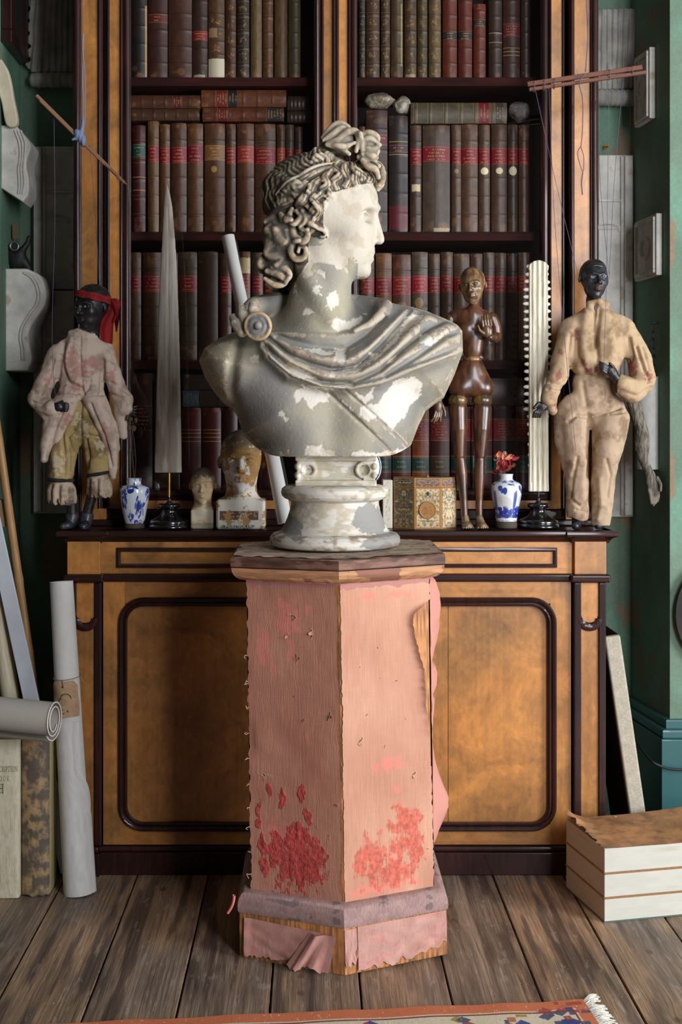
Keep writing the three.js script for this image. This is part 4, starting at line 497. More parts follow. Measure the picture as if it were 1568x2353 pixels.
  localPart('base_cloth', sheet((s, t) => { const q = mixn(0.125, 0.985, s), lo = 0.008 + 0.008 * (1 + n2(q * 22, 4)) - 0.006 * Math.sin(q * 5) + 0.012 * sstep(0.85, 1, q); return fR(q, mixn(lo, 0.106, t), 0.0005 + 0.0016 * (1 + n2(q * 12, t * 4)) * (1 - t)); }, 90, 14), bR, pedestal);
  localPart('base_cloth', sheet((s, t) => { const q = mixn(0.004, 0.118, s), lo = 0.03 + 0.012 * n2(q * 60, 8); return fR(q, mixn(lo, 0.104, t), 0.0005 + 0.004 * (1 - t) * (1 - t) * (1 + n2(q * 40, t * 6))); }, 18, 14), bR, pedestal);
  // left: s runs from the left corner (0) to the front edge (1)
  localPart('base_cloth', sheet((s, t) => { const q = mixn(0.06, 0.8 - 0.1 * (1 - t) + 0.02 * n2(t * 9, 3), s), lo = 0.014 + 0.004 * n2(q * 50, 2) + 0.004 * q; return fL(q, mixn(lo, 0.1 - 0.012 * q, t), 0.0008 + 0.0035 * (1 + n2(q * 9 + t * 3, t * 3)) * (1 - t) + 0.003 * sstep(0.1, 0, s)); }, 70, 16), bL, pedestal);
  localPart('base_flap', sheet((s, t) => { const q = mixn(0.68, 0.93, s) - 0.2 * (1 - t) * (1 - s * 0.7), h = mixn(0.012 - 0.006 * Math.sin(s * 9) - 0.004 * n2(s * 20, 6), 0.088, t), fold = 0.012 * Math.exp(-(((s - 0.22 - 0.1 * t) / 0.16) ** 2)) + 0.008 * Math.exp(-(((s - 0.62) / 0.14) ** 2)) * (1 - t); return fL(q, h, 0.003 + fold + 0.010 * (1 - t) * (1 - t)); }, 46, 30), bL, pedestal);
  // rolled strip at the left end of the base moulding
  localPart('loose_strip', tubeGeo([0, 0.25, 0.5, 0.75, 1].map((t) => { const [x, z] = corner(5, rB + 0.008); return V(x - 0.002 - 0.016 * t * t, 0.153 - 0.045 * t, z + 0.01 - 0.01 * t); }), 0.0035, 16, 6), mat({ color: hue(205, 110, 108), roughness: 0.9 }), pedestal);
}
// ---------------------------------------------------------------- the plaster bust
const BUST_Z = 0.333;
const bust = thing('bust', 'large weathered plaster bust of a curly haired youth in profile with flaking grey paint', 'bust', V(mx(770, BUST_Z), 0.938, BUST_Z));
const PAINT = { white: lin(204, 198, 186), cream: lin(180, 168, 147), grey: lin(138, 136, 131), deep: lin(112, 110, 107), olive: lin(160, 153, 130), tan: lin(184, 158, 124), brown: lin(142, 102, 68), hair: lin(116, 107, 90), hairShade: lin(66, 62, 55) };
{
  const S = new Sculpt([446, -1056, -112, 1080, -278, 142], 2.25);
  // ---- chest: a relief over the outline, deep and rounded, cut flat below
  const OUT = [[452, 825], [465, 796], [495, 775], [537, 757], [560, 735], [600, 714], [650, 698], [700, 690], [780, 688], [820, 682], [878, 684], [920, 693], [953, 699], [987, 709], [1029, 726], [1059, 741], [1071, 756], [1072, 804], [1052, 859], [1027, 912], [1002, 930], [984, 944], [968, 977], [952, 1018], [950, 1180], [588, 1180], [586, 1031], [558, 1002], [542, 955], [530, 938], [511, 927], [485, 895], [465, 863]];
  const LOOP = [...OUT, OUT[0]];
  const folds = [   // ridges of the cloak: path, half width, height
    [[[600, 772], [618, 825], [666, 868], [736, 890], [800, 896], [868, 882], [938, 853], [1000, 833], [1068, 806]], 13, 24], [[[608, 774], [648, 826], [706, 858], [768, 874], [826, 864], [880, 828], [925, 782], [968, 740], [1005, 716]], 15, 24], [[[616, 770], [668, 804], [730, 828], [792, 836], [842, 808], [885, 766], [925, 728], [958, 702]], 14, 21], [[[626, 766], [700, 777], [770, 780], [808, 770], [842, 750], [868, 722], [892, 692]], 10, 18],
    [[[790, 894], [870, 860], [945, 806], [1000, 762], [1050, 742]], 16, 20], [[[862, 884], [940, 838], [1010, 798], [1071, 768]], 17, 17], [[[905, 866], [985, 826], [1071, 794]], 11, 10], [[[600, 778], [608, 820], [646, 866], [700, 892]], 6, 9]];
  const grooves = [[[[612, 800], [664, 846], [740, 882], [806, 884], [866, 858], [920, 808], [975, 764], [1030, 734]], 6, 15], [[[616, 780], [680, 830], [760, 854], [815, 846], [868, 796], [908, 752], [945, 712]], 6, 14], [[[640, 780], [720, 802], [790, 806], [838, 774], [880, 730]], 7, 13], [[[880, 868], [950, 826], [1020, 776], [1065, 760]], 6, 10], [[[548, 792], [540, 850], [536, 900], [540, 945]], 12, 16], [[[756, 906], [908, 1050]], 4, 6], [[[790, 898], [945, 1034]], 3, 4], [[[1000, 912], [972, 970]], 20, 10]];
  const CLOAK = [[598, 760], [640, 764], [780, 770], [830, 752], [868, 715], [884, 686], [960, 698], [1080, 735], [1080, 806], [1000, 836], [868, 890], [800, 902], [738, 896], [672, 872], [622, 830]];
  const bumps = [[640, 975, 95, 75, 15], [880, 985, 90, 70, 13], [500, 850, 60, 70, 26], [1030, 850, 50, 70, 12], [762, 960, 30, 90, -7]];
  const gu0 = 446, gv0 = 660, gn = 2.25, GW = 284, GH = 180, ZF = new Float32Array(GW * GH);
  for (let j = 0; j < GH; j++) for (let i = 0; i < GW; i++) {
    const u = gu0 + i * gn, v = gv0 + j * gn; let e = polyDist(LOOP, u, v)[0]; if (!polyIn(OUT, u, v)) e = -e; let z;
    if (e < 0) z = -70 + e * 2.2; else { const q = 1 - Math.min(e / 150, 1); let D = 172 * (1 - 0.42 * sstep(860, 690, v)); z = -70 + D * Math.sqrt(1 - q * q);
      const k = sstep(0, 24, e); for (const b of bumps) z += k * b[4] * Math.exp(-(((u - b[0]) / b[2]) ** 2 + ((v - b[1]) / b[3]) ** 2)); let f = 0;
      for (const F of folds) { const [d, t] = polyDist(F[0], u, v); const en = sstep(0, 0.08, t) * 0.6 + 0.4; f = Math.max(f, F[2] * en * Math.exp(-((d / F[1]) ** 2))); } z += k * (f + (polyIn(CLOAK, u, v) ? 9 * sstep(0, 5, polyDist([...CLOAK, CLOAK[0]], u, v)[0]) : 0));
      for (const F of grooves) { const [d] = polyDist(F[0], u, v); z -= k * F[2] * Math.exp(-((d / F[1]) ** 2)); } }
    ZF[j * GW + i] = z;
  }
  const zf = (u, v) => { const a = clamp((u - gu0) / gn, 0, GW - 1.01), b = clamp((v - gv0) / gn, 0, GH - 1.01), i = a | 0, j = b | 0, s = a - i, t = b - j, o = j * GW + i; return mixn(mixn(ZF[o], ZF[o + 1], s), mixn(ZF[o + GW], ZF[o + GW + 1], s), t); };
  S.add({ bb: [448, -1052, -74, 1076, -672, 140], f: (x, y, w) => Math.max((w - zf(x, -y)) * 0.45, -74 - w, -1047 - y + (x > 870 ? ((x - 870) / 80) ** 2 * 26 : 0) + (x < 650 ? ((650 - x) / 70) ** 2 * 22 : 0)) }, 0);
  const E = (u, v, w, a, b, c, r) => ell(u, -v, w, a, b, c, r), C = (P) => chain(P.map((p) => [p[0], -p[1], p[2], p[3]]));
  // neck, cloth standing up behind it
  S.add(C([[738, 596, 0, 70], [736, 680, 0, 71], [732, 750, 6, 82]]), 34);
  S.add(C([[688, 590, 46, 16], [716, 660, 58, 17], [760, 742, 76, 14]]), 22);
  S.add(C([[552, 742, 40, 20], [585, 706, 0, 24], [640, 690, -44, 26], [735, 686, -66, 26], [828, 694, -54, 22], [874, 700, -6, 16], [886, 706, 34, 14], [870, 730, 64, 11], [846, 752, 84, 8], [812, 768, 96, 5]]), 14);
  // knotted cloth at the shoulder
  for (const P of [[[560, 768, 66, 12], [546, 748, 60, 13], [540, 735, 50, 10]], [[572, 752, 70, 11], [562, 728, 66, 12], [558, 712, 56, 9]], [[588, 742, 72, 10], [584, 718, 70, 11], [582, 706, 60, 8]]]) S.add(C(P), 5);
  // ---- head in profile
  S.add(E(733, 462, 0, 118, 106, 88), 0); S.add(E(800, 530, 0, 64, 96, 64), 26); S.add(E(814, 462, 0, 56, 62, 62), 20); S.add(E(792, 588, 0, 58, 50, 52), 24); S.add(E(833, 622, 0, 21, 19, 24), 14);
  S.add(E(822, 578, 0, 32, 34, 34), 16); S.add(E(846, 574, 0, 14, 11, 17), 8);
  for (const q of [-1, 1]) { S.add(E(806, 538, 36 * q, 34, 28, 22), 18); S.add(C([[868, 478, 0, 5], [859, 480, 20 * q, 7.5], [836, 482, 42 * q, 8.5], [806, 495, 57 * q, 6]]), 10); }
  for (const q of [-1, 1]) { S.sub(E(849, 503, 37 * q, 27, 14, 22), 12); S.add(E(822, 503, 36 * q, 15, 11, 14), 5); S.add(C([[847, 500, 24 * q, 2.6], [838, 493, 36 * q, 3], [822, 494, 48 * q, 3], [808, 504, 54 * q, 2.4]]), 3); S.add(C([[845, 509, 25 * q, 2.2], [832, 513, 38 * q, 2.4], [814, 510, 50 * q, 2]]), 3); }
  S.add(C([[858, 494, 0, 11], [866, 520, 0, 10.5], [873, 545, 0, 10.5]]), 9); S.add(E(872, 553, 0, 12, 10, 12), 6); for (const q of [-1, 1]) S.add(E(854, 556, 12 * q, 12, 9, 8), 5);
  for (const q of [-1, 1]) S.sub(C([[864, 565, 7 * q, 3.2], [858, 563, 8 * q, 3]]), 2);
  for (const q of [-1, 1]) { S.add(C([[853, 581, 0, 8.2], [847, 582, 12 * q, 7], [833, 586, 24 * q, 4.4]]), 4); S.add(C([[850.5, 596, 0, 8.6], [844, 595, 12 * q, 7.4], [832, 592, 22 * q, 4.4]]), 4); S.sub(C([[870, 588, 0, 2.8], [858, 588, 8 * q, 2.8], [843, 588.5, 21 * q, 2.8], [827, 590, 32 * q, 3], [819, 591, 38 * q, 2.2]]), 1.2); }
  // hair: a cap, then locks drawn one by one on both sides
  S.add(E(716, 452, 0, 113, 101, 91), 6);
  const hw = (u, v) => 93 * Math.sqrt(Math.max(0.02, 1 - ((u - 718) / 122) ** 2 - ((v - 455) / 112) ** 2)), cr = (x, y) => [560 + x / 4.356, 270 + y / 4.356];
  const sw = (u, v) => { for (let w = 126; w > -20; w -= 2) if (S.val(u, -v, w) < 0) return w; return 0; };
  const lock = (P, r, lift = 1, w0 = null, k = 3) => { const pts = P.map(([x, y]) => cr(x, y)), cv = new THREE.CatmullRomCurve3(pts.map(([u, v]) => V(u, v, 0))), n = Math.max(8, pts.length * 4), W = []; for (let i = 0; i <= n; i++) { const p = cv.getPoint(i / n), a = sw(p.x, p.y); W.push(w0 === null ? a : Math.max(w0, a)); } for (let i = 1; i < n; i++) W[i] = (W[i - 1] + W[i] * 2 + W[i + 1]) / 4; for (const q of [1, -1]) { const Q = []; for (let i = 0; i <= n; i++) { const p = cv.getPoint(i / n), rr = r * (0.72 + 0.5 * Math.sin(Math.PI * Math.min(1, i / n * 1.15))); Q.push([p.x, p.y, q * (W[i] + lift), rr]); } S.add(C(Q), k); } };
  const pair = (P, r, lift, w0) => { for (const o of [-1, 0, 1]) lock(P.map(([x, y], i) => { const a = P[Math.max(0, i - 1)], b = P[Math.min(P.length - 1, i + 1)], dx = b[0] - a[0], dy = b[1] - a[1], l = Math.hypot(dx, dy), q = o * r * 3.6; return [x - dy / l * q, y + dx / l * q]; }), o ? r * 0.62 : r * 0.78, (lift ?? 1) + (o ? 0 : 2.5), w0 ?? null, 2); };
  for (const P of [[[1060, 470], [1075, 560], [1150, 590], [1170, 670]], [[950, 480], [900, 560], [965, 640], [895, 720], [920, 790]], [[1010, 500], [1000, 600], [1040, 680], [1010, 760]], [[870, 600], [820, 680], [840, 760], [775, 810], [800, 860]], [[770, 700], [700, 760], [680, 840], [725, 905]], [[860, 545], [740, 590], [650, 640], [560, 700], [480, 740]], [[640, 730], [560, 770], [480, 740], [430, 800], [370, 890]], [[480, 830], [560, 860], [640, 930], [720, 985], [790, 955], [805, 920]], [[500, 900], [420, 920], [345, 940], [330, 1010]], [[800, 430], [740, 480], [680, 515]], [[830, 330], [760, 340], [715, 400], [700, 470]], [[880, 380], [840, 430], [850, 500]], [[1100, 480], [1110, 560], [1210, 620], [1240, 650]], [[640, 820], [600, 900], [560, 950], [600, 1000]], [[760, 840], [700, 900], [740, 960], [690, 1020], [700, 1080]], [[1230, 560], [1270, 620], [1255, 690]], [[1120, 600], [1100, 680], [1130, 740]], [[850, 800], [870, 850], [830, 880]]]) pair(P, 7);
  pair([[690, 940], [760, 1000], [720, 1070], [680, 1110]], 5); pair([[640, 1090], [700, 1140], [660, 1200]], 5); pair([[700, 1060], [690, 1120], [750, 1150], [815, 1180], [810, 1230], [770, 1230]], 4.4, 0, null);
  lock([[1180, 470], [1240, 530], [1310, 570], [1340, 640]], 8, 2, 44); lock([[1200, 430], [1300, 480], [1365, 545], [1380, 650], [1350, 700]], 9, 2, 22); lock([[1150, 430], [1260, 450], [1340, 520]], 9, 0, 34);
  // curls behind the ear and on the nape
  for (const [P, r, w] of [[[[230, 1090], [300, 1070], [350, 1130], [310, 1190], [250, 1170], [280, 1120]], 7, 66], [[[330, 1180], [370, 1260], [430, 1290], [450, 1190]], 7, 76], [[[490, 1140], [520, 1250], [600, 1290], [640, 1220], [570, 1160]], 8, 78], [[[560, 1290], [500, 1300], [480, 1400], [530, 1460], [610, 1440], [620, 1360], [570, 1340], [550, 1390]], 6.5, 74], [[[300, 1220], [260, 1330], [250, 1400], [330, 1430], [375, 1450], [340, 1510]], 8, 60], [[[240, 1570], [330, 1590], [430, 1640], [460, 1600], [400, 1540], [300, 1550]], 7.5, 56], [[[220, 1640], [320, 1700], [410, 1690], [460, 1640]], 6.5, 52], [[[490, 980], [460, 1070], [510, 1120], [570, 1060], [530, 1000]], 7, 84], [[[590, 1000], [620, 1080], [570, 1150]], 7, 82], [[[380, 1030], [420, 1080], [480, 1090]], 8, 80], [[[200, 1420], [180, 1500], [250, 1500]], 8, 44], [[[640, 1000], [660, 1090], [640, 1180]], 7, 74]]) lock(P, r, 0, w, 3);
  for (const q of [-1, 1]) { S.add(E(650, 545, 46 * q, 46, 60, 34), 12); S.add(E(640, 610, 32 * q, 34, 44, 30), 12); }
  // combed waves behind the band
  for (let i = 0; i < 12; i++) { const t = i / 11, bx0 = 752 - 112 * t, by0 = 392 + 56 * t, P = []; for (let k = 0; k <= 5; k++) { const l = 6 + k * 9, wv = 5 * Math.sin(k * 1.5 + i * 0.3); P.push([(bx0 - 0.43 * l + 0.9 * wv - 560) * 4.356, (by0 - 0.9 * l - 0.43 * wv - 270) * 4.356]); } lock(P, 4, -0.5 + 1.2 * Math.sin(i * 2.1), null, 2); }
  for (let i = 0; i < 8; i++) { const P = []; for (let k = 0; k <= 6; k++) { const a = 2.5 + k * 0.16 + i * 0.0, R = 0.93 - i * 0.085; P.push([(718 + 120 * R * Math.cos(a) + 4 * Math.sin(k * 2 + i) - 560) * 4.356, (455 - 108 * R * Math.sin(a) + 4 * Math.cos(k * 2) - 270) * 4.356]); } lock(P, 5.5, -1.2, null, 3); }
  lock([[880, 530], [760, 560], [640, 620], [520, 690], [400, 760], [330, 830]], 3.2, 6, null, 1);   // the band
  // bow of hair over the brow
  S.add(E(786, 326, 0, 42, 32, 44), 6); S.add(E(846, 340, 0, 28, 38, 38), 6);
  for (const [P, r, w] of [[[[790, 235], [850, 165], [950, 95], [1040, 130], [1075, 165]], 7, 30], [[[800, 270], [890, 210], [980, 150], [1050, 190]], 6.5, 42], [[[840, 300], [930, 270], [1040, 190], [1120, 190], [1140, 260], [1120, 380]], 7, 44], [[[830, 320], [940, 330], [1050, 410]], 7, 46], [[[900, 330], [1000, 340], [1100, 300]], 6, 46], [[[1150, 210], [1240, 185], [1330, 225], [1330, 290]], 7.5, 24], [[[1180, 260], [1260, 250], [1340, 300]], 6, 36], [[[1180, 340], [1280, 355], [1355, 310]], 7, 34], [[[1200, 400], [1290, 425], [1340, 370]], 7, 32], [[[1160, 215], [1170, 300], [1185, 410]], 7, 40]]) lock(P, r, 0, w, 3);

  // ---- colour: bare plaster where the paint has come away, worn tan ridges
  const HAIR = [[580, 270], [900, 270], [900, 440], [866, 428], [845, 430], [806, 444], [766, 458], [744, 480], [744, 530], [752, 556], [738, 560], [716, 552], [708, 570], [710, 610], [668, 672], [560, 690]];
  const c4 = (P) => P.map(([x, y]) => [440 + x / 2.376, 640 + y / 2.376]);
  const chips = [[[885, 625], [935, 648], [985, 600], [978, 655], [948, 688], [1000, 690], [1060, 610], [1100, 560], [1200, 545], [1250, 580], [1240, 640], [1180, 700], [1170, 740], [1110, 790], [1085, 825], [1030, 772], [990, 758], [960, 785], [910, 742], [915, 705], [935, 690]], [[570, 620], [620, 600], [700, 612], [755, 640], [745, 672], [700, 682], [662, 720], [635, 690], [612, 655], [582, 690], [562, 650]], [[480, 735], [505, 720], [535, 765], [525, 780]], [[625, 905], [680, 915], [712, 898], [735, 940], [760, 965], [625, 962]], [[740, 110], [780, 82], [805, 105], [795, 160], [765, 195], [742, 180]], [[612, 190], [640, 175], [672, 205], [650, 220], [615, 212]], [[765, 250], [790, 232], [850, 245], [930, 205], [930, 235], [860, 290], [790, 300], [768, 280]], [[930, 180], [965, 148], [980, 170], [950, 205]], [[330, 440], [385, 430], [380, 470], [350, 475]], [[870, 945], [910, 930], [1000, 950], [1190, 920], [1190, 935], [1000, 965], [870, 962]], [[800, 660], [850, 690], [885, 735], [860, 720]], [[1160, 150], [1240, 145], [1310, 185], [1230, 175]], [[1420, 240], [1470, 240], [1480, 262], [1425, 270]], [[1235, 315], [1280, 310], [1300, 350], [1390, 280], [1395, 300], [1290, 380], [1230, 370]], [[1170, 205], [1270, 195], [1250, 230], [1150, 310], [1100, 345], [1160, 250]], [[955, 410], [1000, 440], [1120, 310], [1130, 340], [990, 465]], [[780, 400], [840, 395], [835, 480], [850, 500], [780, 470]], [[600, 400], [700, 400], [820, 430], [720, 435]], [[760, 520], [880, 500], [1010, 420], [1020, 440], [880, 530], [760, 550]], [[1060, 450], [1100, 440], [1090, 475], [1050, 480]], [[600, 590], [760, 600], [880, 580], [880, 605], [740, 615]], [[500, 480], [560, 480], [700, 560], [600, 560]]].map(c4);
  const chipBox = chips.map((P) => [Math.min(...P.map((p) => p[0])) - 8, Math.min(...P.map((p) => p[1])) - 8, Math.max(...P.map((p) => p[0])) + 8, Math.max(...P.map((p) => p[1])) + 8]);
  const white = (u, v, w, n, f) => { if (w < 0 && v > 680) return 0; let m = 0; for (let i = 0; i < chips.length; i++) { const b = chipBox[i]; if (u < b[0] || v < b[1] || u > b[2] || v > b[3]) continue; let d = polyDist([...chips[i], chips[i][0]], u, v)[0]; if (!polyIn(chips[i], u, v)) d = -d; m = Math.max(m, sstep(-1.2, 1.2, d + f * 3.4)); } if (v > 575 && v < 690 && u > 655 && u < 748 && w > 0) m = Math.max(m, sstep(0.02, 0.1, n + (640 - v) / 130 + 0.05)); return m; };
  const faceMask = (u, v, n) => { if (u < 735 || v > 660 || v < 415) return -1; const jaw = u < 800 ? 622 : u < 822 ? 606 : 640; return Math.min((jaw - v) / 16, (u - 742) / 10) + n * 2.2; };
  const under = (u, v) => v > 596 && v < 690 && u > 660 && u < 742;
  const state = (x, y, w) => { const u = x, v = -y, n = f3(x * 0.05, y * 0.05, w * 0.05, 4) + 0.25 * n3(x * 0.22, y * 0.22, w * 0.22); const hair = v < 692 && polyIn(HAIR, u + 3 * n, v); let bare = 0; if (!hair) { bare = white(u, v, w, n, f3(x * 0.16, y * 0.16, w * 0.16, 3) * 2); if (w > -60 && u > 700) bare = Math.max(bare, sstep(0, 0.25, faceMask(u, v, n * 0.8))); if (v > 1034 - 14 * n) bare = Math.max(bare, 0.6 * sstep(0.05, 0.12, n)); } return [bare, hair, n]; };
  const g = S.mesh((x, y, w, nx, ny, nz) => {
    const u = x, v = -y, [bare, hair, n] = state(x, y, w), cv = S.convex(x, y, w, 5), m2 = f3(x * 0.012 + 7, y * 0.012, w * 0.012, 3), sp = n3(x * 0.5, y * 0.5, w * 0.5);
    let c; if (hair) { c = mix3(PAINT.hairShade, PAINT.hair, sstep(-0.1, 0.35, cv + n * 0.4)); c = mix3(c, PAINT.tan, sstep(0.3, 0.75, cv + n * 0.7) * 0.8); c = mix3(c, PAINT.brown, sstep(0.1, 0.3, n) * sstep(0.15, 0.5, cv) * 0.5); c = mix3(c, PAINT.cream, sstep(0.75, 1.1, cv + n * 1.2)); if (v < 380 && u > 735) c = mix3(c, PAINT.cream, 0.4); if (u < 700 && v < 520) c = mix3(c, PAINT.hairShade, 0.45); }  // shade put into the hair colour: dark hollows, darker back of head
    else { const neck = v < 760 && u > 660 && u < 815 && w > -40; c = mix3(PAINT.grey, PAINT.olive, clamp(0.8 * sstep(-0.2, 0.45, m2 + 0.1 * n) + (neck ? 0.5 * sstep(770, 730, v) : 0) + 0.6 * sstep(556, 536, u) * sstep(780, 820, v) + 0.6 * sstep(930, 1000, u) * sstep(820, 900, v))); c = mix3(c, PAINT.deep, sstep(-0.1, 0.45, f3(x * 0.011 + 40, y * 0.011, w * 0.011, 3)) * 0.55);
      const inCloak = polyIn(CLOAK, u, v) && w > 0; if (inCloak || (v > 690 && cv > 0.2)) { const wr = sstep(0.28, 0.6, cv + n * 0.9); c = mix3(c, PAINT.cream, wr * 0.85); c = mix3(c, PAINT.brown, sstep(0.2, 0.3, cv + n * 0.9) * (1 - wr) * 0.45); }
      if (sp > 0.86) c = mix3(c, PAINT.white, 0.6);
      const dirt = sstep(0.15, 0.4, f3(x * 0.03, y * 0.03, w * 0.03 + 9, 4)); let b = mix3(PAINT.white, PAINT.cream, clamp(dirt * 0.8 + (v < 660 ? 0.6 : 0))); if (sp < -0.9) b = mix3(b, PAINT.brown, 0.5); c = mix3(c, b, bare); const rim = bare * (1 - bare) * 4; c = mix3(c, PAINT.tan, rim * 0.35); }
    return c;
  }, (x, y, w) => { const [bare, hair] = state(x, y, w); return (hair ? 0 : -0.9 * bare) + 0.25 * n3(x * 0.3, y * 0.3, w * 0.3); });
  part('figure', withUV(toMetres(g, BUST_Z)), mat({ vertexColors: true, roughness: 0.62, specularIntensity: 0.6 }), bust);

  // brooch
  const bm = mat({ vertexColors: true, roughness: 0.6 }), SB = new Sculpt([555, -800, 60, 640, -715, 128], 1.5), rb = [0.12, -0.3, 0];
  SB.add(rbox(597, -757, 92, 30, 30, 8, 8, rb), 0); SB.d.fill(18); SB.add(ell(597, -757, 92, 31, 31, 9, rb), 0); SB.add(ring(597, -757, 94, 28, 5, rb), 2); SB.add(ring(597, -757, 97, 16, 3.2, rb), 2); SB.add(ell(597, -757, 101, 8, 8, 7), 2); SB.add(chain([[600, -752, 99, 2.5], [606, -742, 98, 2], [600, -737, 97, 2]]), 1);
  part('brooch', withUV(toMetres(SB.mesh((x, y, w) => { const n = f3(x * 0.08, y * 0.08, w * 0.08, 3), r = Math.hypot(x - 597, y + 757); return mix3(mix3(PAINT.deep, PAINT.grey, sstep(-0.2, 0.2, n)), PAINT.tan, sstep(23, 27, r + n * 8)); }), BUST_Z)), bm, bust);
  // socle: turned foot and the scrolled tablet it carries
  const prof = [[0, 1252.5], [140, 1252.5], [147, 1249], [150, 1242], [149, 1232], [143, 1225], [134, 1222], [126, 1220], [122, 1215], [116, 1204], [109, 1188], [104, 1172], [101, 1158], [101, 1150], [108, 1147], [116, 1144], [122, 1138], [124, 1130], [122, 1122], [116, 1117], [106, 1114], [90, 1113], [0, 1113]];
  const cv2 = []; for (let i = 0; i < prof.length - 1; i++) { const a = prof[i], b = prof[i + 1], n = Math.max(1, Math.round(Math.hypot(a[0] - b[0], a[1] - b[1]) / 2)); for (let k = 0; k < n; k++) cv2.push([mixn(a[0], b[0], k / n), -mixn(a[1], b[1], k / n)]); } cv2.push([0.01, -1113]);
  let lg = new THREE.LatheGeometry(cv2.map(([r, y]) => new THREE.Vector2(r, y)), 220); lg.translate(770, 0, 0); { const p = lg.attributes.position, c = new Float32Array(p.count * 3); for (let i = 0; i < p.count; i++) { const x = p.getX(i), y = p.getY(i), z = p.getZ(i), v = -y, n = f3(x * 0.03 + 5, y * 0.03, z * 0.03, 4) + 0.2 * n3(x * 0.2, y * 0.2, z * 0.2), d = f3(x * 0.05, y * 0.09, z * 0.05 + 30, 4); const gp = Math.max(1 - Math.hypot((x - 848) / 42, (v - 1188) / 34), 1 - Math.hypot((x - 672) / 26, (v - 1205) / 26), v > 1216 ? 1 - Math.hypot((x - 880) / 60, (v - 1236) / 18) : -1, -0.3) + n * 0.55; let q = mix3(PAINT.white, PAINT.cream, sstep(-0.1, 0.3, d)); q = mix3(q, PAINT.grey, sstep(0.0, 0.06, gp)); if (v > 1220) q = mix3(q, mix3(PAINT.deep, PAINT.brown, 0.4), sstep(0.02, 0.3, d) * 0.7); if (v > 1112 && v < 1150) q = mix3(q, PAINT.olive, sstep(0.15, 0.3, d) * 0.6); c.set(q, 3 * i); } lg.setAttribute('color', new THREE.BufferAttribute(c, 3)); }
  const pm = mat({ vertexColors: true, roughness: 0.75, bumpMap: grimeBump, bumpScale: 0.001 });
  const soc = part('socle', toMetres(lg, BUST_Z), pm, bust);
  const ST = new Sculpt([670, -1122, -70, 872, -1034, 70], 1.7); ST.add(rbox(771, -1080, 0, 88, 36, 52, 3), 0); ST.sub(rbox(771, -1080, 56, 62, 22, 12, 3), 2); ST.add(rbox(771, -1052, 0, 92, 6, 56, 3), 1); ST.add(rbox(771, -1108, 0, 92, 7, 57, 3), 1);
  for (const q of [-1, 1]) { ST.add(ring(771 + 62 * q, -1078, 48, 15, 4.5), 1); ST.sub(ell(771 + 66 * q, -1078, 56, 10, 12, 14), 2); ST.add(ell(771 + 86 * q, -1070, 44, 8, 9, 14), 2); ST.add(ell(771 + 86 * q, -1090, 44, 8, 9, 14), 2); }
  part('tablet', withUV(toMetres(ST.mesh((x, y, w) => { const n = f3(x * 0.04, y * 0.04, w * 0.04, 4), d = f3(x * 0.02 + 4, y * 0.08, w * 0.02, 4); let q = mix3(PAINT.white, PAINT.cream, sstep(-0.1, 0.3, n)); return mix3(q, PAINT.olive, sstep(0.12, 0.2, d) * 0.7); }), BUST_Z)), pm, soc);
}
// ---------------------------------------------------------------- things standing on the ledge
const LZ = -0.06, LV = AXIS_V + (EYE - LEDGE_Y) * ppm(LZ) - 0.4;      // depth of the row, and the ledge in survey units there
const EE = (u, v, w, a, b, c, r) => ell(u, -v, w, a, b, c, r), CC = (P) => chain(P.map((p) => [p[0], -p[1], p[2], p[3]])), BB = (u, v, w, a, b, c, r, q) => rbox(u, -v, w, a, b, c, r, q);
// a human head facing +z, one unit from chin to crown
function headInto(S, c, H, ry = 0, rx = 0, rz = 0, o = {}) {
  const P = (p, k, sub) => { const q = placed(p, [c[0], -c[1], c[2]], H, ry, rx, rz); sub ? S.sub(q, k * H) : S.add(q, k * H); };
  P(ell(0, 0.12, -0.08, 0.335, 0.38, 0.41), 0); P(ell(0, -0.1, 0.09, 0.265, 0.36, 0.3), 0.12); P(ell(0, -0.28, 0.1, 0.2, 0.18, 0.21), 0.12); P(ell(0, -0.43, 0.24, 0.085, 0.065, 0.08), 0.08);
  for (const q of [-1, 1]) { P(ell(q * 0.17, -0.1, 0.22, 0.11, 0.1, 0.1), 0.08); P(chain([[0.03 * q, 0.07, 0.37, 0.028], [0.14 * q, 0.09, 0.34, 0.03], [0.24 * q, 0.05, 0.25, 0.025]]), 0.05); P(ell(q * 0.13, 0.005, 0.4, 0.085, 0.05, 0.09), 0.05, true); if (!o.noEyes) { P(ell(q * 0.13, 0.002, 0.29, 0.065, 0.045, 0.055), 0.015); P(chain([[0.07 * q, 0.01, 0.335, 0.012], [0.13 * q, 0.035, 0.35, 0.014], [0.2 * q, 0.005, 0.31, 0.012]]), 0.01); } P(ell(q * 0.345, -0.02, -0.06, 0.035, 0.1, 0.065, [0, 0.3 * q, 0]), 0.03); }
  P(chain([[0, 0.05, 0.36, 0.03], [0, -0.06, 0.41, 0.036], [0, -0.125, 0.44, 0.046]]), 0.03); for (const q of [-1, 1]) P(ell(0.05 * q, -0.14, 0.395, 0.04, 0.032, 0.045), 0.02);
  const L = o.lips ?? 1; for (const q of [-1, 1]) { P(chain([[0, -0.235, 0.375, 0.024 * L], [0.05 * q, -0.235, 0.365, 0.02 * L], [0.1 * q, -0.255, 0.325, 0.012]]), 0.015); P(chain([[0, -0.288, 0.37, 0.028 * L], [0.05 * q, -0.284, 0.358, 0.024 * L], [0.095 * q, -0.262, 0.325, 0.012]]), 0.015); P(chain([[0, -0.262, 0.405, 0.007], [0.06 * q, -0.26, 0.385, 0.007], [0.105 * q, -0.258, 0.335, 0.007]]), 0.008, true); }
}
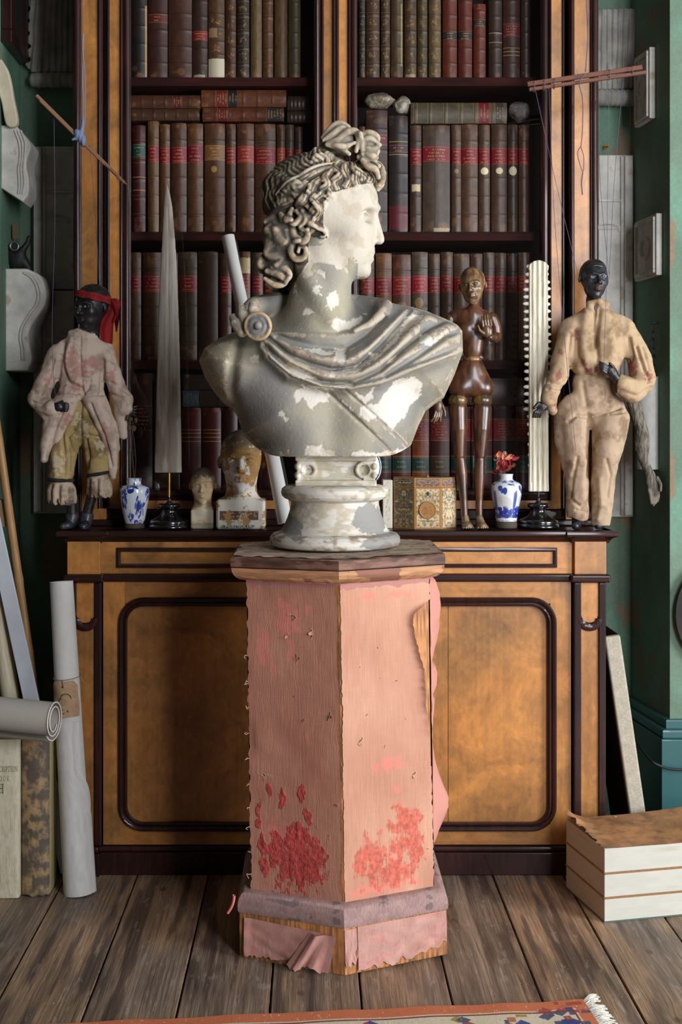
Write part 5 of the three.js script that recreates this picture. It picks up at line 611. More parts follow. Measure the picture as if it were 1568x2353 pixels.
const vcol = (o = {}) => mat({ vertexColors: true, roughness: 0.7, ...o });
// ---- two small plaster heads on block bases
function plasterHead(u, vc, H, neck, block, label, cols, text) {
  const S = new Sculpt([u - H * 0.5, -LV - 4, -H * 0.52, u + H * 0.5, -(vc - H * 0.56), H * 0.6], H > 100 ? 1.6 : 1.3);
  headInto(S, [u, vc, 0], H, 0.02); S.add(CC([[u, vc + H * 0.3, -H * 0.08, H * 0.22], [u, neck, -H * 0.05, H * 0.25], [u, neck + H * 0.14, -H * 0.03, H * 0.3]]), H * 0.1);
  S.add(BB(u, (block[0] + LV) / 2, -H * 0.02, block[1], (LV - block[0]) / 2, H * 0.27, H * 0.05), H * 0.09); S.all((d, x, y) => Math.max(d, -LV - y));
  const g = S.mesh((x, y, w) => { const v = -y, n = f3(x * 0.05 + u, y * 0.05, w * 0.05, 4) + 0.2 * n3(x * 0.3, y * 0.3, w * 0.3); return cols(x - u, v, w, n); });
  const t = thing(text ? 'phrenology_bust' : 'small_bust', label, 'bust', at(u, LV, LZ)); part('head', withUV(toMetres(g, LZ)), vcol({ roughness: 0.75 }), t); if (text) part('lettering', text, M.plaster, t); return t;
}
const font = await new FontLoader().loadAsync('fonts/droid/droid_serif_bold.typeface.json');
{
  const o = lin(164, 124, 70), w0 = lin(206, 200, 188), gr = lin(96, 90, 80), br = lin(96, 68, 50);
  const tg = new TextGeometry('PHRENOLOGY', { font, size: 0.0088, depth: 0.0035, curveSegments: 3 }); tg.computeBoundingBox(); { const b = tg.boundingBox, p = at(556, 1207, LZ); tg.translate(p.x - (b.max.x + b.min.x) / 2, p.y - 0.0035, LZ + 0.0478); }
  plasterHead(555, 1060, 146, 1132, [1146, 56], 'larger ochre and white flaking plaster head on lettered block behind the bust', (x, v, w, n) => { let c = mix3(o, w0, sstep(-0.06, 0.1, n + (v > 1140 ? 0.14 : -0.03) + 0.1 * sstep(20, 0, Math.abs(x)) * sstep(1060, 1110, v))); c = mix3(c, gr, sstep(1040, 1000, v + 40 * n) * 0.85); if (v > 1172 && v < 1192 && Math.abs(x + 4) < 44) c = mix3(c, br, sstep(-0.05, 0.05, n + 0.12)); return c; }, strip(tg));
  const c1 = lin(176, 150, 112), c2 = lin(196, 184, 158), c3 = lin(74, 66, 56);
  plasterHead(466, 1116, 84, 1158, [1170, 26], 'small tan plaster head on pale block left of larger head', (x, v, w, n) => { let c = v > 1164 ? mix3(c2, c1, sstep(0, 0.3, n)) : mix3(c1, c2, sstep(0.05, 0.3, n)); c = mix3(c, c3, sstep(1102, 1090, v + 14 * n) * 0.9); if (v > 1200) c = mix3(c, lin(120, 108, 90), 0.6); return c; });
}
// ---- blue and white vases
function vase(u, P, draw, label, foot) {
  const X = mx(u, LZ), t = thing('vase', label, 'vase', V(X, LEDGE_Y, LZ)), pr = P.map(([r, v]) => [r / ppm(LZ), my(v, LZ)]), cv = new THREE.SplineCurve(pr.map((p) => new THREE.Vector2(...p))).getPoints(70), g = new THREE.LatheGeometry(cv, 56); g.rotateY(Math.PI); g.translate(X, 0, LZ);
  part('body', strip(g), mat({ map: canvasTex(1024, 512, draw), roughness: 0.25, clearcoat: 0.9, clearcoatRoughness: 0.05 }), t);
  const f = lathe(foot.map(([r, v]) => [r / ppm(LZ), my(v, LZ)]), 48, X, LZ); part('foot', f, mat({ color: hue(70, 58, 48), roughness: 0.8 }), t); return t;
}
const dab = (g, x, y, rx, ry, a, al) => { g.fillStyle = css(28 + 20 * al, 44 + 24 * al, 128 + 24 * al, 0.55 + 0.4 * (1 - al)); g.beginPath(); g.ellipse(x, y, rx, ry, a, 0, 7); g.fill(); };
vase(309, [[45 * 0.48, LV - 12], [46 * 0.52, 1195], [27, 1178], [32, 1150], [34, 1132], [33, 1122], [27, 1116], [17, 1113], [15.5, 1108], [16, 1101], [17, 1099], [15, 1099.5], [13.5, 1104]], (g, w, h) => { const r = rng(61); g.fillStyle = css(204, 212, 220); g.fillRect(0, 0, w, h); for (let i = 0; i < 900; i++) { g.fillStyle = css(150, 164, 190, 0.08); g.fillRect(r() * w, r() * h, 12, 6); } for (let i = 0; i < 60; i++) { const x = r() * w, y = h * (0.18 + 0.8 * r()); for (let k = 0; k < 9; k++) dab(g, x + (r() - 0.5) * 70, y + (r() - 0.5) * 44, 6 + r() * 16, 4 + r() * 7, r() * 3, r() * 0.6); } for (let i = 0; i < 40; i++) dab(g, r() * w, h * (0.03 + 0.05 * r()), 10, 4, r(), r()); for (const q of [90, 300, 520, 740, 940]) { dab(g, q, 250, 44, 26, 0.3, 0); dab(g, q - 25, 320, 40, 22, -0.2, 0); dab(g, q + 36, 280, 30, 12, 0.6, 0.2); } g.fillStyle = css(60, 62, 70, 0.7); g.fillRect(0, h * 0.2, w, 6); }, 'blue and white porcelain vase with flower sprigs, left of black stand', [[0, LV], [22, LV], [23, LV - 3], [22, LV - 12], [20, LV - 13]]);
vase(1164, [[24, LV - 17], [25, 1189], [29, 1165], [34, 1140], [35.5, 1122], [33, 1113], [26, 1107], [17, 1103], [14.5, 1099], [15, 1092], [15.8, 1089], [14, 1089.5], [12.5, 1095]], (g, w, h) => { const r = rng(77); g.fillStyle = css(208, 214, 220); g.fillRect(0, 0, w, h); for (let i = 0; i < 700; i++) { g.fillStyle = css(150, 164, 190, 0.07); g.fillRect(r() * w, r() * h, 14, 6); }
  const Y = (v) => h * (1 - clamp((1196 - v) / 118)); g.fillStyle = css(96, 98, 104, 0.85); g.fillRect(0, h * 0.56 - 260, w, 40);
  for (const o of [-480, -240, 0, 240, 480]) { const cx = 512 + o; g.fillStyle = css(36, 58, 140, 0.9); g.beginPath(); g.moveTo(cx - 95, 262); g.lineTo(cx - 55, 205); g.lineTo(cx - 10, 262); g.fill(); for (const [x, y, a] of [[-92, 330, 26], [-40, 350, 24], [-70, 352, 16]]) dab(g, cx + x, y, a, a * 0.95, 0, 0.2); for (const [x, y] of [[60, 222], [35, 240], [84, 238], [10, 290], [34, 296], [60, 250]]) dab(g, cx + x, y, 24, 9, 0, 0.3); g.fillStyle = css(36, 58, 140, 0.8); g.fillRect(cx + 58, 225, 8, 200); for (let i = 0; i < 40; i++) dab(g, cx - 120 + r() * 260, 425 + r() * 40, 26, 7, 0, r()); dab(g, cx + 80, 400, 22, 50, 0.1, 0.4); g.fillStyle = css(188, 186, 178, 0.6); g.beginPath(); g.ellipse(cx - 30, 405, 90, 22, 0.15, 0, 7); g.fill(); } for (let i = 0; i < 30; i++) dab(g, r() * w, 496, 22, 5, 0, r()); for (let i = 0; i < 12; i++) dab(g, r() * w, 20 + r() * 20, 16, 6, 0, r()); }, 'blue and white porcelain vase painted with trees, holding dried roses', [[0, LV], [23, LV], [25, LV - 4], [24, LV - 16], [22, LV - 18]]);
{ // dried flowers in the vases
  const t = thing('dried_rose', 'bunch of dried pink and cream roses in painted vase', 'flower', at(1160, 1100, LZ)); const r = rng(31);
  part('stem', tubeGeo([at(1164, 1120, LZ), at(1160, 1095, LZ), at(1157, 1075, LZ)], 0.0016, 10, 6), mat({ color: hue(92, 74, 44), roughness: 0.9 }), t);
  const cols = [[150, 40, 52], [176, 92, 76], [186, 140, 118], [120, 30, 44], [190, 112, 84], [172, 150, 132]].map((c) => mat({ color: hue(...c), roughness: 0.85 }));
  for (let i = 0; i < 34; i++) { const q = i < 12 ? [1152, 1076] : i < 24 ? [1150, 1050] : [1168, 1056], a = r() * 6.28, e = 4 + r() * 12, cu = q[0] + Math.cos(a) * e, cvv = q[1] + Math.sin(a) * e * 0.9, p = at(cu, cvv, LZ + (r() - 0.5) * 0.03), s = 0.008 + r() * 0.008, g = sheet((x, y) => { const X = (x - 0.5) * 2, L = Math.sqrt(Math.max(0, 1 - (y - 0.5) ** 2 * 3)); return V(X * L * s * 0.6, (y - 0.5) * s * 1.7, s * (0.5 * X * X - 0.7 * y * y) + 0.0015 * Math.sin(9 * x + i)); }, 6, 7); g.rotateX((r() - 0.5) * 2.4); g.rotateY((r() - 0.5) * 2.4); g.rotateZ(r() * 6.28); g.translate(p.x, p.y, p.z); part('petal', g, cols[i < 12 ? [0, 3, 1][i % 3] : i < 24 ? [2, 5, 4][i % 3] : [4, 1, 0][i % 3]], t); }
  const d = thing('dried_flower', 'thin dried flower stem standing in flower sprig vase', 'flower', at(309, 1105, LZ)); const bm = mat({ color: hue(84, 66, 44), roughness: 0.9 });
  part('stem', tubeGeo([at(309, 1120, LZ), at(307, 1080, LZ), at(303, 1030, LZ), at(304, 985, LZ), at(306, 968, LZ)], 0.001, 20, 5), bm, d);
  part('stem', tubeGeo([at(308, 1120, LZ), at(312, 1060, LZ), at(308, 1010, LZ), at(303, 978, LZ)], 0.0008, 20, 5), bm, d);
  for (let i = 0; i < 9; i++) { const p = at(304 + (r() - 0.5) * 18, 972 + (r() - 0.5) * 26, LZ + (r() - 0.5) * 0.02), g = new THREE.IcosahedronGeometry(0.004 + 0.003 * r(), 1); g.scale(1, 1.3, 0.7); g.translate(p.x, p.y, p.z); part('seed_head', strip(g), bm, d); }
}
// ---- black turned stands with a long blade and a toothed blade
const standProf = [[0.01, 1157], [22, 1157], [25, 1159], [26, 1162], [24, 1166], [19, 1169], [17, 1173], [18, 1178], [24, 1186], [34, 1191], [42, 1194], [45, 1197], [45, 1202], [43, 1204], [47, 1206], [48, 1210], [46, LV], [0.01, LV]];
function stand(t, u, rodTop, rodMat) { const X = mx(u, LZ); part('base', lathe(standProf.map(([r, v]) => [r / ppm(LZ), my(v, LZ)]), 56, X, LZ), M.gloss, t); part('rod', rod(V(X, my(1160, LZ), LZ), V(X, my(rodTop, LZ), LZ), 0.0032), rodMat, t); part('ferrule', lathe([[0.001, 1142], [4, 1143], [5, 1147], [4, 1151], [7, 1155], [9, 1158], [0.001, 1159]].map(([r, v]) => [r / ppm(LZ), my(v, LZ)]), 24, X, LZ), M.iron, t); }
{
  const t = thing('swordfish_bill', 'long smooth pointed grey blade upright on black stand with brass rod', 'specimen', at(388, LV, LZ)); stand(t, 389, 1080, M.brass);
  const L = [[383, 424], [379, 440], [376, 480], [372, 560], [368, 640], [364, 740], [361, 850], [358, 960], [355, 1086]], Rr = [[384, 424], [390, 440], [397, 480], [402, 540], [406, 600], [409, 680], [412, 760], [414, 850], [416, 960], [418, 1086]];
  const S = new Sculpt([348, -1094, -16, 426, -416, 16], 1.7), ed = (P, v) => { for (let i = 0; i < P.length - 1; i++) if (v >= P[i][1] && v <= P[i + 1][1]) return mixn(P[i][0], P[i + 1][0], (v - P[i][1]) / (P[i + 1][1] - P[i][1])); return v < P[0][1] ? P[0][0] : P[P.length - 1][0]; };
  S.all((d, x, y, w) => { const v = -y, a = ed(L, v), b = ed(Rr, v), c = (a + b) / 2, h = (b - a) / 2, q = (x - c) / Math.max(1, h), th = mixn(4, 10, clamp((v - 424) / 600)) * Math.sqrt(Math.max(0, 1 - q * q)) - 0.7 * Math.exp(-((q / 0.12) ** 2)); return Math.max(Math.abs(x - c) - h, (Math.abs(w) - th) * 0.7, 424 - v, v - 1086); });
  const g = S.mesh((x, y, w) => { const v = -y, n = f3(x * 0.5, y * 0.02, w * 0.3, 3), m = f3(x * 0.04, y * 0.012, 3, 3); let c = mix3(lin(156, 149, 138), lin(136, 127, 116), sstep(-0.3, 0.3, n)); c = mix3(c, lin(108, 88, 74), clamp(sstep(0.05, 0.3, m + (v > 950 ? 0.12 : -0.04))) * 0.7); return c; });
  part('blade', withUV(toMetres(g, LZ)), vcol({ roughness: 0.55 }), t);
  const s = thing('sawfish_rostrum', 'cream toothed saw blade upright on black stand', 'specimen', at(1240, LV, LZ)); stand(s, 1240, 1126, M.iron);
  const S2 = new Sculpt([1206, -1136, -14, 1272, -590, 14], 1.5);
  S2.all((d, x, y, w) => { const v = -y, hw = v < 620 ? 17 + 6 * (1 - ((620 - v) / 23) ** 2) * (v > 597 ? 1 : 0) : 21.5 + (v - 620) * 0.002, c = 1240 + (v - 860) * 0.002, top = 597 + ((x - c) / 22) ** 2 * 10, th = 7 + 1.6 * Math.cos((x - c) * 0.52) * (Math.abs(x - c) < 18 ? 1 : 0); return Math.max(Math.abs(x - c) - hw, Math.abs(w) - th, top - v, v - 1130); });
  const gs = S2.mesh((x, y, w) => { const n = f3(x * 0.6, y * 0.03, w * 0.3, 3), sp = n3(x * 0.4, y * 0.4, w), c = mix3(lin(214, 208, 188), lin(180, 168, 140), sstep(-0.1, 0.35, n)); return sp > 0.84 ? mix3(c, lin(140, 122, 96), 0.6) : c; });
  part('blade', withUV(toMetres(gs, LZ)), vcol({ roughness: 0.7 }), s);
  const tm = mat({ color: hue(208, 202, 184), roughness: 0.5 }), rr = rng(12); const tooth = new THREE.SphereGeometry(1, 10, 8); tooth.scale(0.0058, 0.0125, 0.0038); const q = ppm(LZ);
  for (const e of [-1, 1]) for (let i = 0; i < 27; i++) { let v = 610 + i * 17.3 + rr() * 3; if (i > 21) v = 610 + 21 * 17.3 + (i - 21) * 24; const len = (i < 2 ? 0.6 : i > 19 ? 0.55 - (i - 19) * 0.05 : 1) * (0.85 + 0.3 * rr()); if (v > 1085) continue; const g = tooth.clone(); g.scale(1, len, 1); g.rotateZ(-e * Math.PI / 2); const p = at(1240 + (v - 860) * 0.002 + e * (e < 0 ? 21 + 3 * len : 19), v, LZ); g.translate(p.x, p.y, p.z); part('tooth', strip(g), tm, s); }
  s.position.z -= 0.015;
}
// ---- the little curled-paper tea caddy, the cream book and the round glass beside it
{
  const t = thing('tea_caddy', 'small six sided tea caddy decorated with curled paper and medallion', 'box', at(980, LV, LZ)); const zf = -0.035, zb = -0.075, zr = -0.12;
  const pl = [[mx(953, zf), zf], [mx(1014, zf), zf], [mx(1049, zb), zb], [mx(1047, zr), zr], [mx(1014, zr), zr], [mx(906, zr), zr], [mx(905, zb), zb]].map(([x, z]) => [x, z]);
  const yb = LEDGE_Y + 0.0005, yt = my(1098, zf), ym = my(1121, zf);
  const prism = (y0, y1, grow = 0) => { const c = [pl.reduce((a, p) => a + p[0], 0) / 7, pl.reduce((a, p) => a + p[1], 0) / 7]; const g = extrude(pl.map(([x, z]) => [x + Math.sign(x - c[0]) * grow, -(z + Math.sign(z - c[1]) * grow)]), y1 - y0, 0); g.rotateX(-Math.PI / 2); g.translate(0, y0, 0); return g; };
  const quill = (bg, seed, mono) => canvasTex(256, 384, (g, w, h) => { const r = rng(seed); g.fillStyle = css(...bg); g.fillRect(0, 0, w, h); const cs = [[84, 112, 110], [150, 116, 52], [170, 140, 90], [96, 60, 50], [206, 196, 170], [60, 92, 84]]; for (let i = 0; i < 260; i++) { const x = r() * w / 2, y = r() * h, R = 5 + r() * 13, c = cs[(r() * 6) | 0]; g.strokeStyle = css(...c, 0.95); g.lineWidth = 3; for (const m of [x, w - x]) { g.beginPath(); for (let a = 0; a < 9; a += 0.4) g.lineTo(m + Math.cos(a * (m === x ? 1 : -1)) * R * (1 - a / 11), y + Math.sin(a) * R * (1 - a / 11)); g.stroke(); } } if (mono) { g.fillStyle = css(206, 196, 170); g.font = 'italic bold 90px serif'; g.textAlign = 'center'; g.fillText(mono, w / 2, h * 0.62); } });
  const mats = [quill([196, 164, 120], 3), quill([206, 178, 140], 5), quill([96, 68, 40], 8), quill([92, 30, 44], 12), quill([48, 28, 24], 15, 'AMS')].map((m) => mat({ map: m, roughness: 0.8 }));
  const gold = mat({ color: hue(150, 108, 52), roughness: 0.5 });
  const body = part('body', prism(yb, ym), gold, t), lid = part('lid', prism(ym + 0.0008, yt, 0.0005), gold, t);
  const panelOn = (a, b, y0, y1, m, par, nm) => { const dx = b[0] - a[0], dz = b[1] - a[1], l = Math.hypot(dx, dz), nx = -dz / l, nz = dx / l; part(nm, sheet((s, q) => { const k = mixn(0.07, 0.93, s); return V(a[0] + dx * k + nx * 0.0012, mixn(y0 + 0.004, y1 - 0.003, q), a[1] + dz * k + nz * 0.0012); }, 2, 2), m, par); };
  panelOn(pl[0], pl[1], yb, ym, mats[0], body, 'front_panel'); panelOn(pl[1], pl[2], yb, ym, mats[1], body, 'side_panel'); panelOn(pl[6], pl[0], yb, ym, mats[2], body, 'side_panel'); panelOn(pl[0], pl[1], ym, yt, mats[3], lid, 'lid_panel'); panelOn(pl[1], pl[2], ym, yt, mats[3], lid, 'lid_panel'); panelOn(pl[6], pl[0], ym, yt, mats[4], lid, 'monogram_panel');
  const md = new THREE.CylinderGeometry(0.0225, 0.0225, 0.003, 40); md.rotateX(Math.PI / 2); md.translate(mx(983, zf), my(1172, zf), zf + 0.0025); part('medallion', strip(md), mat({ map: canvasTex(128, 128, (g) => { g.fillStyle = css(150, 104, 56); g.fillRect(0, 0, 128, 128); const r = rng(9); for (let i = 0; i < 60; i++) { g.fillStyle = css(100 + r() * 70, 70 + r() * 40, 34, 0.5); g.beginPath(); g.arc(64 + (r() - 0.5) * 60, 64 + (r() - 0.5) * 70, 3 + r() * 8, 0, 7); g.fill(); } }), roughness: 0.7 }), body);
  const rg = new THREE.TorusGeometry(0.0225, 0.0022, 8, 40); rg.translate(mx(983, zf), my(1172, zf), zf + 0.003); part('medallion_rim', strip(rg), gold, body);
  const kh = new THREE.CylinderGeometry(0.004, 0.004, 0.002, 16); kh.scale(0.7, 1, 1.5); kh.rotateX(Math.PI / 2); kh.translate(mx(984, zf), my(1134, zf), zf + 0.002); part('keyhole', strip(kh), M.dark, body);
  part('lid_knob', rod(at(983, 1099, -0.08), at(983, 1092, -0.08), 0.006, 0.003), gold, lid);
  const cb = thing('small_book', 'small cream book with gilt ornament standing beside the tea caddy', 'book', at(892, LV, -0.08)); part('cover', bx(mx(880, -0.06), mx(902.5, -0.06), LEDGE_Y + 0.0003, my(1103, -0.06), -0.125, -0.06, 0.002), mat({ map: canvasTex(128, 256, (g, w, h) => { const r = rng(21); g.fillStyle = css(196, 190, 174); g.fillRect(0, 0, w, h); g.fillStyle = css(150, 132, 84, 0.6); for (let i = 0; i < 50; i++) { g.beginPath(); g.arc(40 + r() * 50, r() * h, 2 + r() * 5, 0, 7); g.fill(); } }), roughness: 0.7 }), cb);
  const mr = thing('round_glass', 'round silvery glass lens behind plaster socle', 'glass', at(845, 1112, -0.105)); const rim = new THREE.TorusGeometry(0.048, 0.0045, 12, 60); rim.scale(0.86, 1.02, 1); rim.rotateY(0.5); rim.translate(mx(846, -0.105), my(1074, -0.105), -0.105); part('rim', strip(rim), mat({ color: hue(120, 130, 146), roughness: 0.25, metalness: 0.8 }), mr);
  const dsk = new THREE.CylinderGeometry(0.047, 0.047, 0.003, 48); dsk.rotateX(Math.PI / 2); dsk.scale(0.86, 1.02, 1); dsk.rotateY(0.5); dsk.translate(mx(846, -0.105), my(1074, -0.105), -0.105); part('lens', strip(dsk), mat({ color: hue(90, 100, 114), roughness: 0.1, clearcoat: 1 }), mr);
  part('foot', merge([rod(V(mx(846, -0.105), LEDGE_Y + 0.0005, -0.105), V(mx(846, -0.105), my(1118, -0.105), -0.105), 0.004), lathe([[0.001, LEDGE_Y + 0.0005], [0.028, LEDGE_Y + 0.0005], [0.028, LEDGE_Y + 0.005], [0.006, LEDGE_Y + 0.012], [0.001, LEDGE_Y + 0.012]], 32, mx(846, -0.105), -0.105)]), M.dark, mr);
}
// ---- a roll of paper leaning against the glass
function paperRoll(name, a, b, r0, r1, label, m, cat = 'paper roll') {   // a spiral of sheet along an axis
  const t = thing(name, label, cat, a.clone()), d = b.clone().sub(a), L = d.length(), ax = d.clone().normalize(), e1 = V(0, 0, 1).cross(ax).normalize(), e2 = ax.clone().cross(e1);
  const g = sheet((s, q) => { const turns = 2.6, th = s * turns * 2 * Math.PI + 0.9, r = mixn(r0, r1, q) * (1 - 0.13 * (1 - s)) + 0.0008 * Math.sin(q * 13 + s * 20), p = a.clone().addScaledVector(ax, q * L); return p.addScaledVector(e1, r * Math.cos(th)).addScaledVector(e2, r * Math.sin(th)); }, 120, 26); part('sheet', g, m, t); return t;
}
paperRoll('paper_roll', at(656, 1201, -0.035), at(524, 542, -0.115), 0.021, 0.0185, 'slim pale paper roll leaning against glass behind the bust', M.paper);

// ---- jointed wooden artist's figure
{
  const woodF = mat({ vertexColors: true, roughness: 0.32, clearcoat: 0.5, clearcoatRoughness: 0.25 }), t = thing('lay_figure', 'standing jointed brown wooden artist figure with one hand raised to chest', 'figure', at(1085, LV, LZ));
  const grain = (a, b, k = 1) => (x, y, w) => { const n = f3(x * 0.12, y * 0.025, w * 0.12, 4); return mix3(lin(...a), lin(...b), sstep(-0.3, 0.3, n * k)); };
  const brown = grain([96, 58, 34], [58, 34, 22]), pale = grain([140, 112, 74], [84, 58, 36]);
  const mk = (name, bb, h, fn, col = brown, m = woodF) => { const S = new Sculpt(bb, h); fn(S); return part(name, withUV(toMetres(S.mesh(col), LZ)), m, t); };
  const mirrorBB = (u0, v0, w0, u1, v1, w1) => [u0, -v1, w0, u1, -v0, w1];
  mk('head', mirrorBB(1048, 604, -45, 1126, 712, 52), 1.1, (S) => { headInto(S, [1086, 656, 0], 86, -0.28, 0.1, 0.06); }, pale);
  mk('torso', mirrorBB(1018, 684, -34, 1146, 832, 40), 1.4, (S) => { S.add(CC([[1090, 690, 0, 11], [1091, 712, 0, 12]]), 0); S.add(CC([[1042, 728, -2, 14], [1088, 722, 0, 19], [1124, 732, -2, 14]]), 10); S.add(EE(1086, 756, 2, 36, 42, 21), 12); S.add(EE(1087, 796, 0, 24, 36, 18), 12); for (const q of [-1, 1]) S.add(EE(1087 + 16 * q, 758, 16, 15, 15, 9), 6); S.add(CC([[1068, 822, 0, 6], [1106, 822, 0, 6]]), 4); });
  mk('waist_band', mirrorBB(1058, 812, -26, 1116, 840, 26), 1.2, (S) => { S.add(EE(1087, 826, 0, 21, 10, 17), 0); }, pale);
  mk('pelvis', mirrorBB(1018, 826, -38, 1146, 924, 46), 1.4, (S) => { S.add(EE(1085, 842, 0, 26, 22, 20), 0); S.add(EE(1082, 872, 0, 44, 34, 26), 16); S.add(EE(1060, 892, 2, 30, 24, 25), 12); S.add(EE(1105, 892, 2, 30, 24, 25), 12); });
  for (const [x, k] of [[1052, 0], [1108, 1]]) {
    mk('hip_joint', mirrorBB(x - 28, 902, -26, x + 28, 942, 34), 1.2, (S) => { S.add(EE(x, 920, 2, 23, 17, 21), 0); }, grain([120, 92, 44], [66, 48, 26]));
    mk('thigh', mirrorBB(x - 34, 914, -30, x + 34, 1056, 34), 1.3, (S) => { S.add(CC([[x, 940, 2, 22], [x + (k ? -2 : 2), 985, 4, 19], [x + (k ? -4 : 4), 1046, 2, 12.5]]), 0); });
    const kx = x + (k ? -5 : 6); mk('lower_leg', mirrorBB(kx - 26, 1040, -26, kx + 26, 1192, 26), 1.2, (S) => { S.add(CC([[kx, 1056, 2, 11.5], [kx + (k ? -1 : 3), 1088, -2, 13.5], [kx + (k ? -1 : 8), 1150, -2, 8.5], [kx + (k ? -1 : 10), 1184, -2, 8]]), 0); });
    const fx = k ? 1103 : 1070; mk('foot', mirrorBB(fx - 24, 1178, -22, fx + 28, LV + 2, 46), 0.9, (S) => { S.add(CC([[fx - 1, 1188, -2, 8.5], [fx + 1, 1200, 2, 10]]), 0); S.add(EE(fx + 2, LV - 8, 14, 12, 8, 24), 5); for (let i = 0; i < 5; i++) S.add(CC([[fx - 8 + i * 5.2, LV - 6, 28 - i * 1.4, 3.2], [fx - 9 + i * 5.6, LV - 4.2, 38 - Math.abs(i - 1) * 3, i ? 2.6 : 3.4]]), 1); S.all((d, x2, y) => Math.max(d, -LV - y)); }, grain([132, 110, 80], [86, 64, 44]));
  }
  mk('upper_arm', mirrorBB(1112, 712, -24, 1162, 792, 24), 1.2, (S) => { S.add(CC([[1131, 732, -2, 15], [1139, 752, -2, 14], [1141, 772, 0, 12]]), 0); });
  mk('forearm', mirrorBB(1104, 752, -18, 1162, 796, 58), 1.2, (S) => { S.add(CC([[1141, 774, 2, 13], [1130, 778, 24, 11], [1120, 778, 40, 8]]), 0); });
  mk('hand', mirrorBB(1084, 712, 22, 1134, 792, 62), 0.9, (S) => { S.add(EE(1114, 764, 42, 12, 17, 7, [0, 0, 0.2]), 0); for (let i = 0; i < 4; i++) S.add(CC([[1104 + i * 6, 754 - i, 43, 3.4], [1102 + i * 6, 742 - i, 46, 3], [1102 + i * 5.6, 732 - (i === 1 || i === 2 ? 4 : 0), 44, 2.5]]), 1.2); S.add(CC([[1106, 770, 44, 4], [1096, 762, 46, 3.4], [1092, 752, 46, 2.8]]), 2); }, grain([124, 86, 44], [72, 46, 26]));
  mk('upper_arm', mirrorBB(1000, 712, -22, 1048, 836, 20), 1.3, (S) => { S.add(CC([[1034, 732, -2, 14], [1022, 776, -4, 12], [1015, 826, -2, 10]]), 0); });
  mk('forearm', mirrorBB(992, 816, -20, 1034, 932, 20), 1.2, (S) => { S.add(CC([[1015, 828, -2, 10.5], [1012, 870, 0, 9], [1009, 924, 4, 7]]), 0); });
  mk('hand', mirrorBB(984, 910, -8, 1030, 982, 26), 0.8, (S) => { S.add(EE(1008, 934, 8, 10, 15, 6), 0); for (let i = 0; i < 4; i++) S.add(CC([[1001 + i * 4.6, 944, 8, 3], [997 + i * 4.8, 958, 10, 2.6], [991 + i * 5.6 + (i === 3 ? 4 : 0), 968 + (i === 1 ? 3 : 0), 9, 2]]), 1); S.add(CC([[1016, 932, 10, 3.6], [1021, 945, 12, 3], [1022, 956, 12, 2.2]]), 2); }, grain([140, 110, 84], [90, 64, 46]));
}
// ---------------------------------------------------------------- the two marionettes and their control bars
const MZ = -0.045, MV = AXIS_V + (EYE - LEDGE_Y) * ppm(MZ) - 1.3;
function sewn(t, name, bb, h, build, color, folds, m) {   // a sculpted part with folds pressed into the side that faces the room
  const S = new Sculpt([bb[0], -bb[4], bb[2], bb[3], -bb[1], bb[5]], h); build(S);
  const g = S.mesh(color, folds ? (x, y, w, nx, ny, nz) => { const soft = folds.length > 3; let e = 0.4 * n3(x * 0.12, y * 0.12, w * 0.12); if (soft) { const a = n3(x * 0.045 + 20, y * 0.028, w * 0.04), b = n3(x * 0.03, y * 0.06 + 40, w * 0.05); e += 2.6 * (0.35 - Math.abs(a)) + 1.8 * (0.3 - Math.abs(b)); } if (nz > -0.3) { const k = sstep(-0.3, 0.3, nz); for (const F of folds) { const fw = F[1] * (F[2] > 0 ? 2.1 : 1.35), [d] = polyDist(F[0], x, -y); if (d < fw * 2.6) e += 1.15 * k * F[2] * Math.exp(-((d / fw) ** 2)); } } return e; } : null);
  return part(name, withUV(toMetres(g, MZ)), m, t);
}
const clothBump = rep(tex(256, 256, (x, y) => 128 + 50 * n2(x * 0.9, y * 0.2) + 50 * n2(x * 0.2, y * 0.9), false), 0.05);
const clothM = vcol({ roughness: 0.92, bumpMap: clothBump, bumpScale: 0.0004 }), blackM = vcol({ roughness: 0.45, clearcoat: 0.15 });
const stain = (base, dark, list, red) => (x, y, w) => { const n = f3(x * 0.03, y * 0.03, w * 0.03, 4), f = f3(x * 0.16, y * 0.16, w * 0.16, 3); let c = mix3(lin(...base), lin(...dark), sstep(-0.15, 0.45, n + 0.3 * f)); let m = -1; for (const q of list) m = Math.max(m, 1 - Math.hypot((x - q[0]) / q[2], (-y - q[1]) / q[3])); return red ? mix3(c, lin(...red), sstep(-0.1, 0.6, m + f * 2.0) * 0.7) : c; };
const inky = (base = [34, 32, 34]) => (x, y, w) => { const n = f3(x * 0.1, y * 0.1, w * 0.1, 3); return mix3(lin(...base), lin(base[0] * 0.6, base[1] * 0.6, base[2] * 0.6), sstep(-0.2, 0.3, n)); };
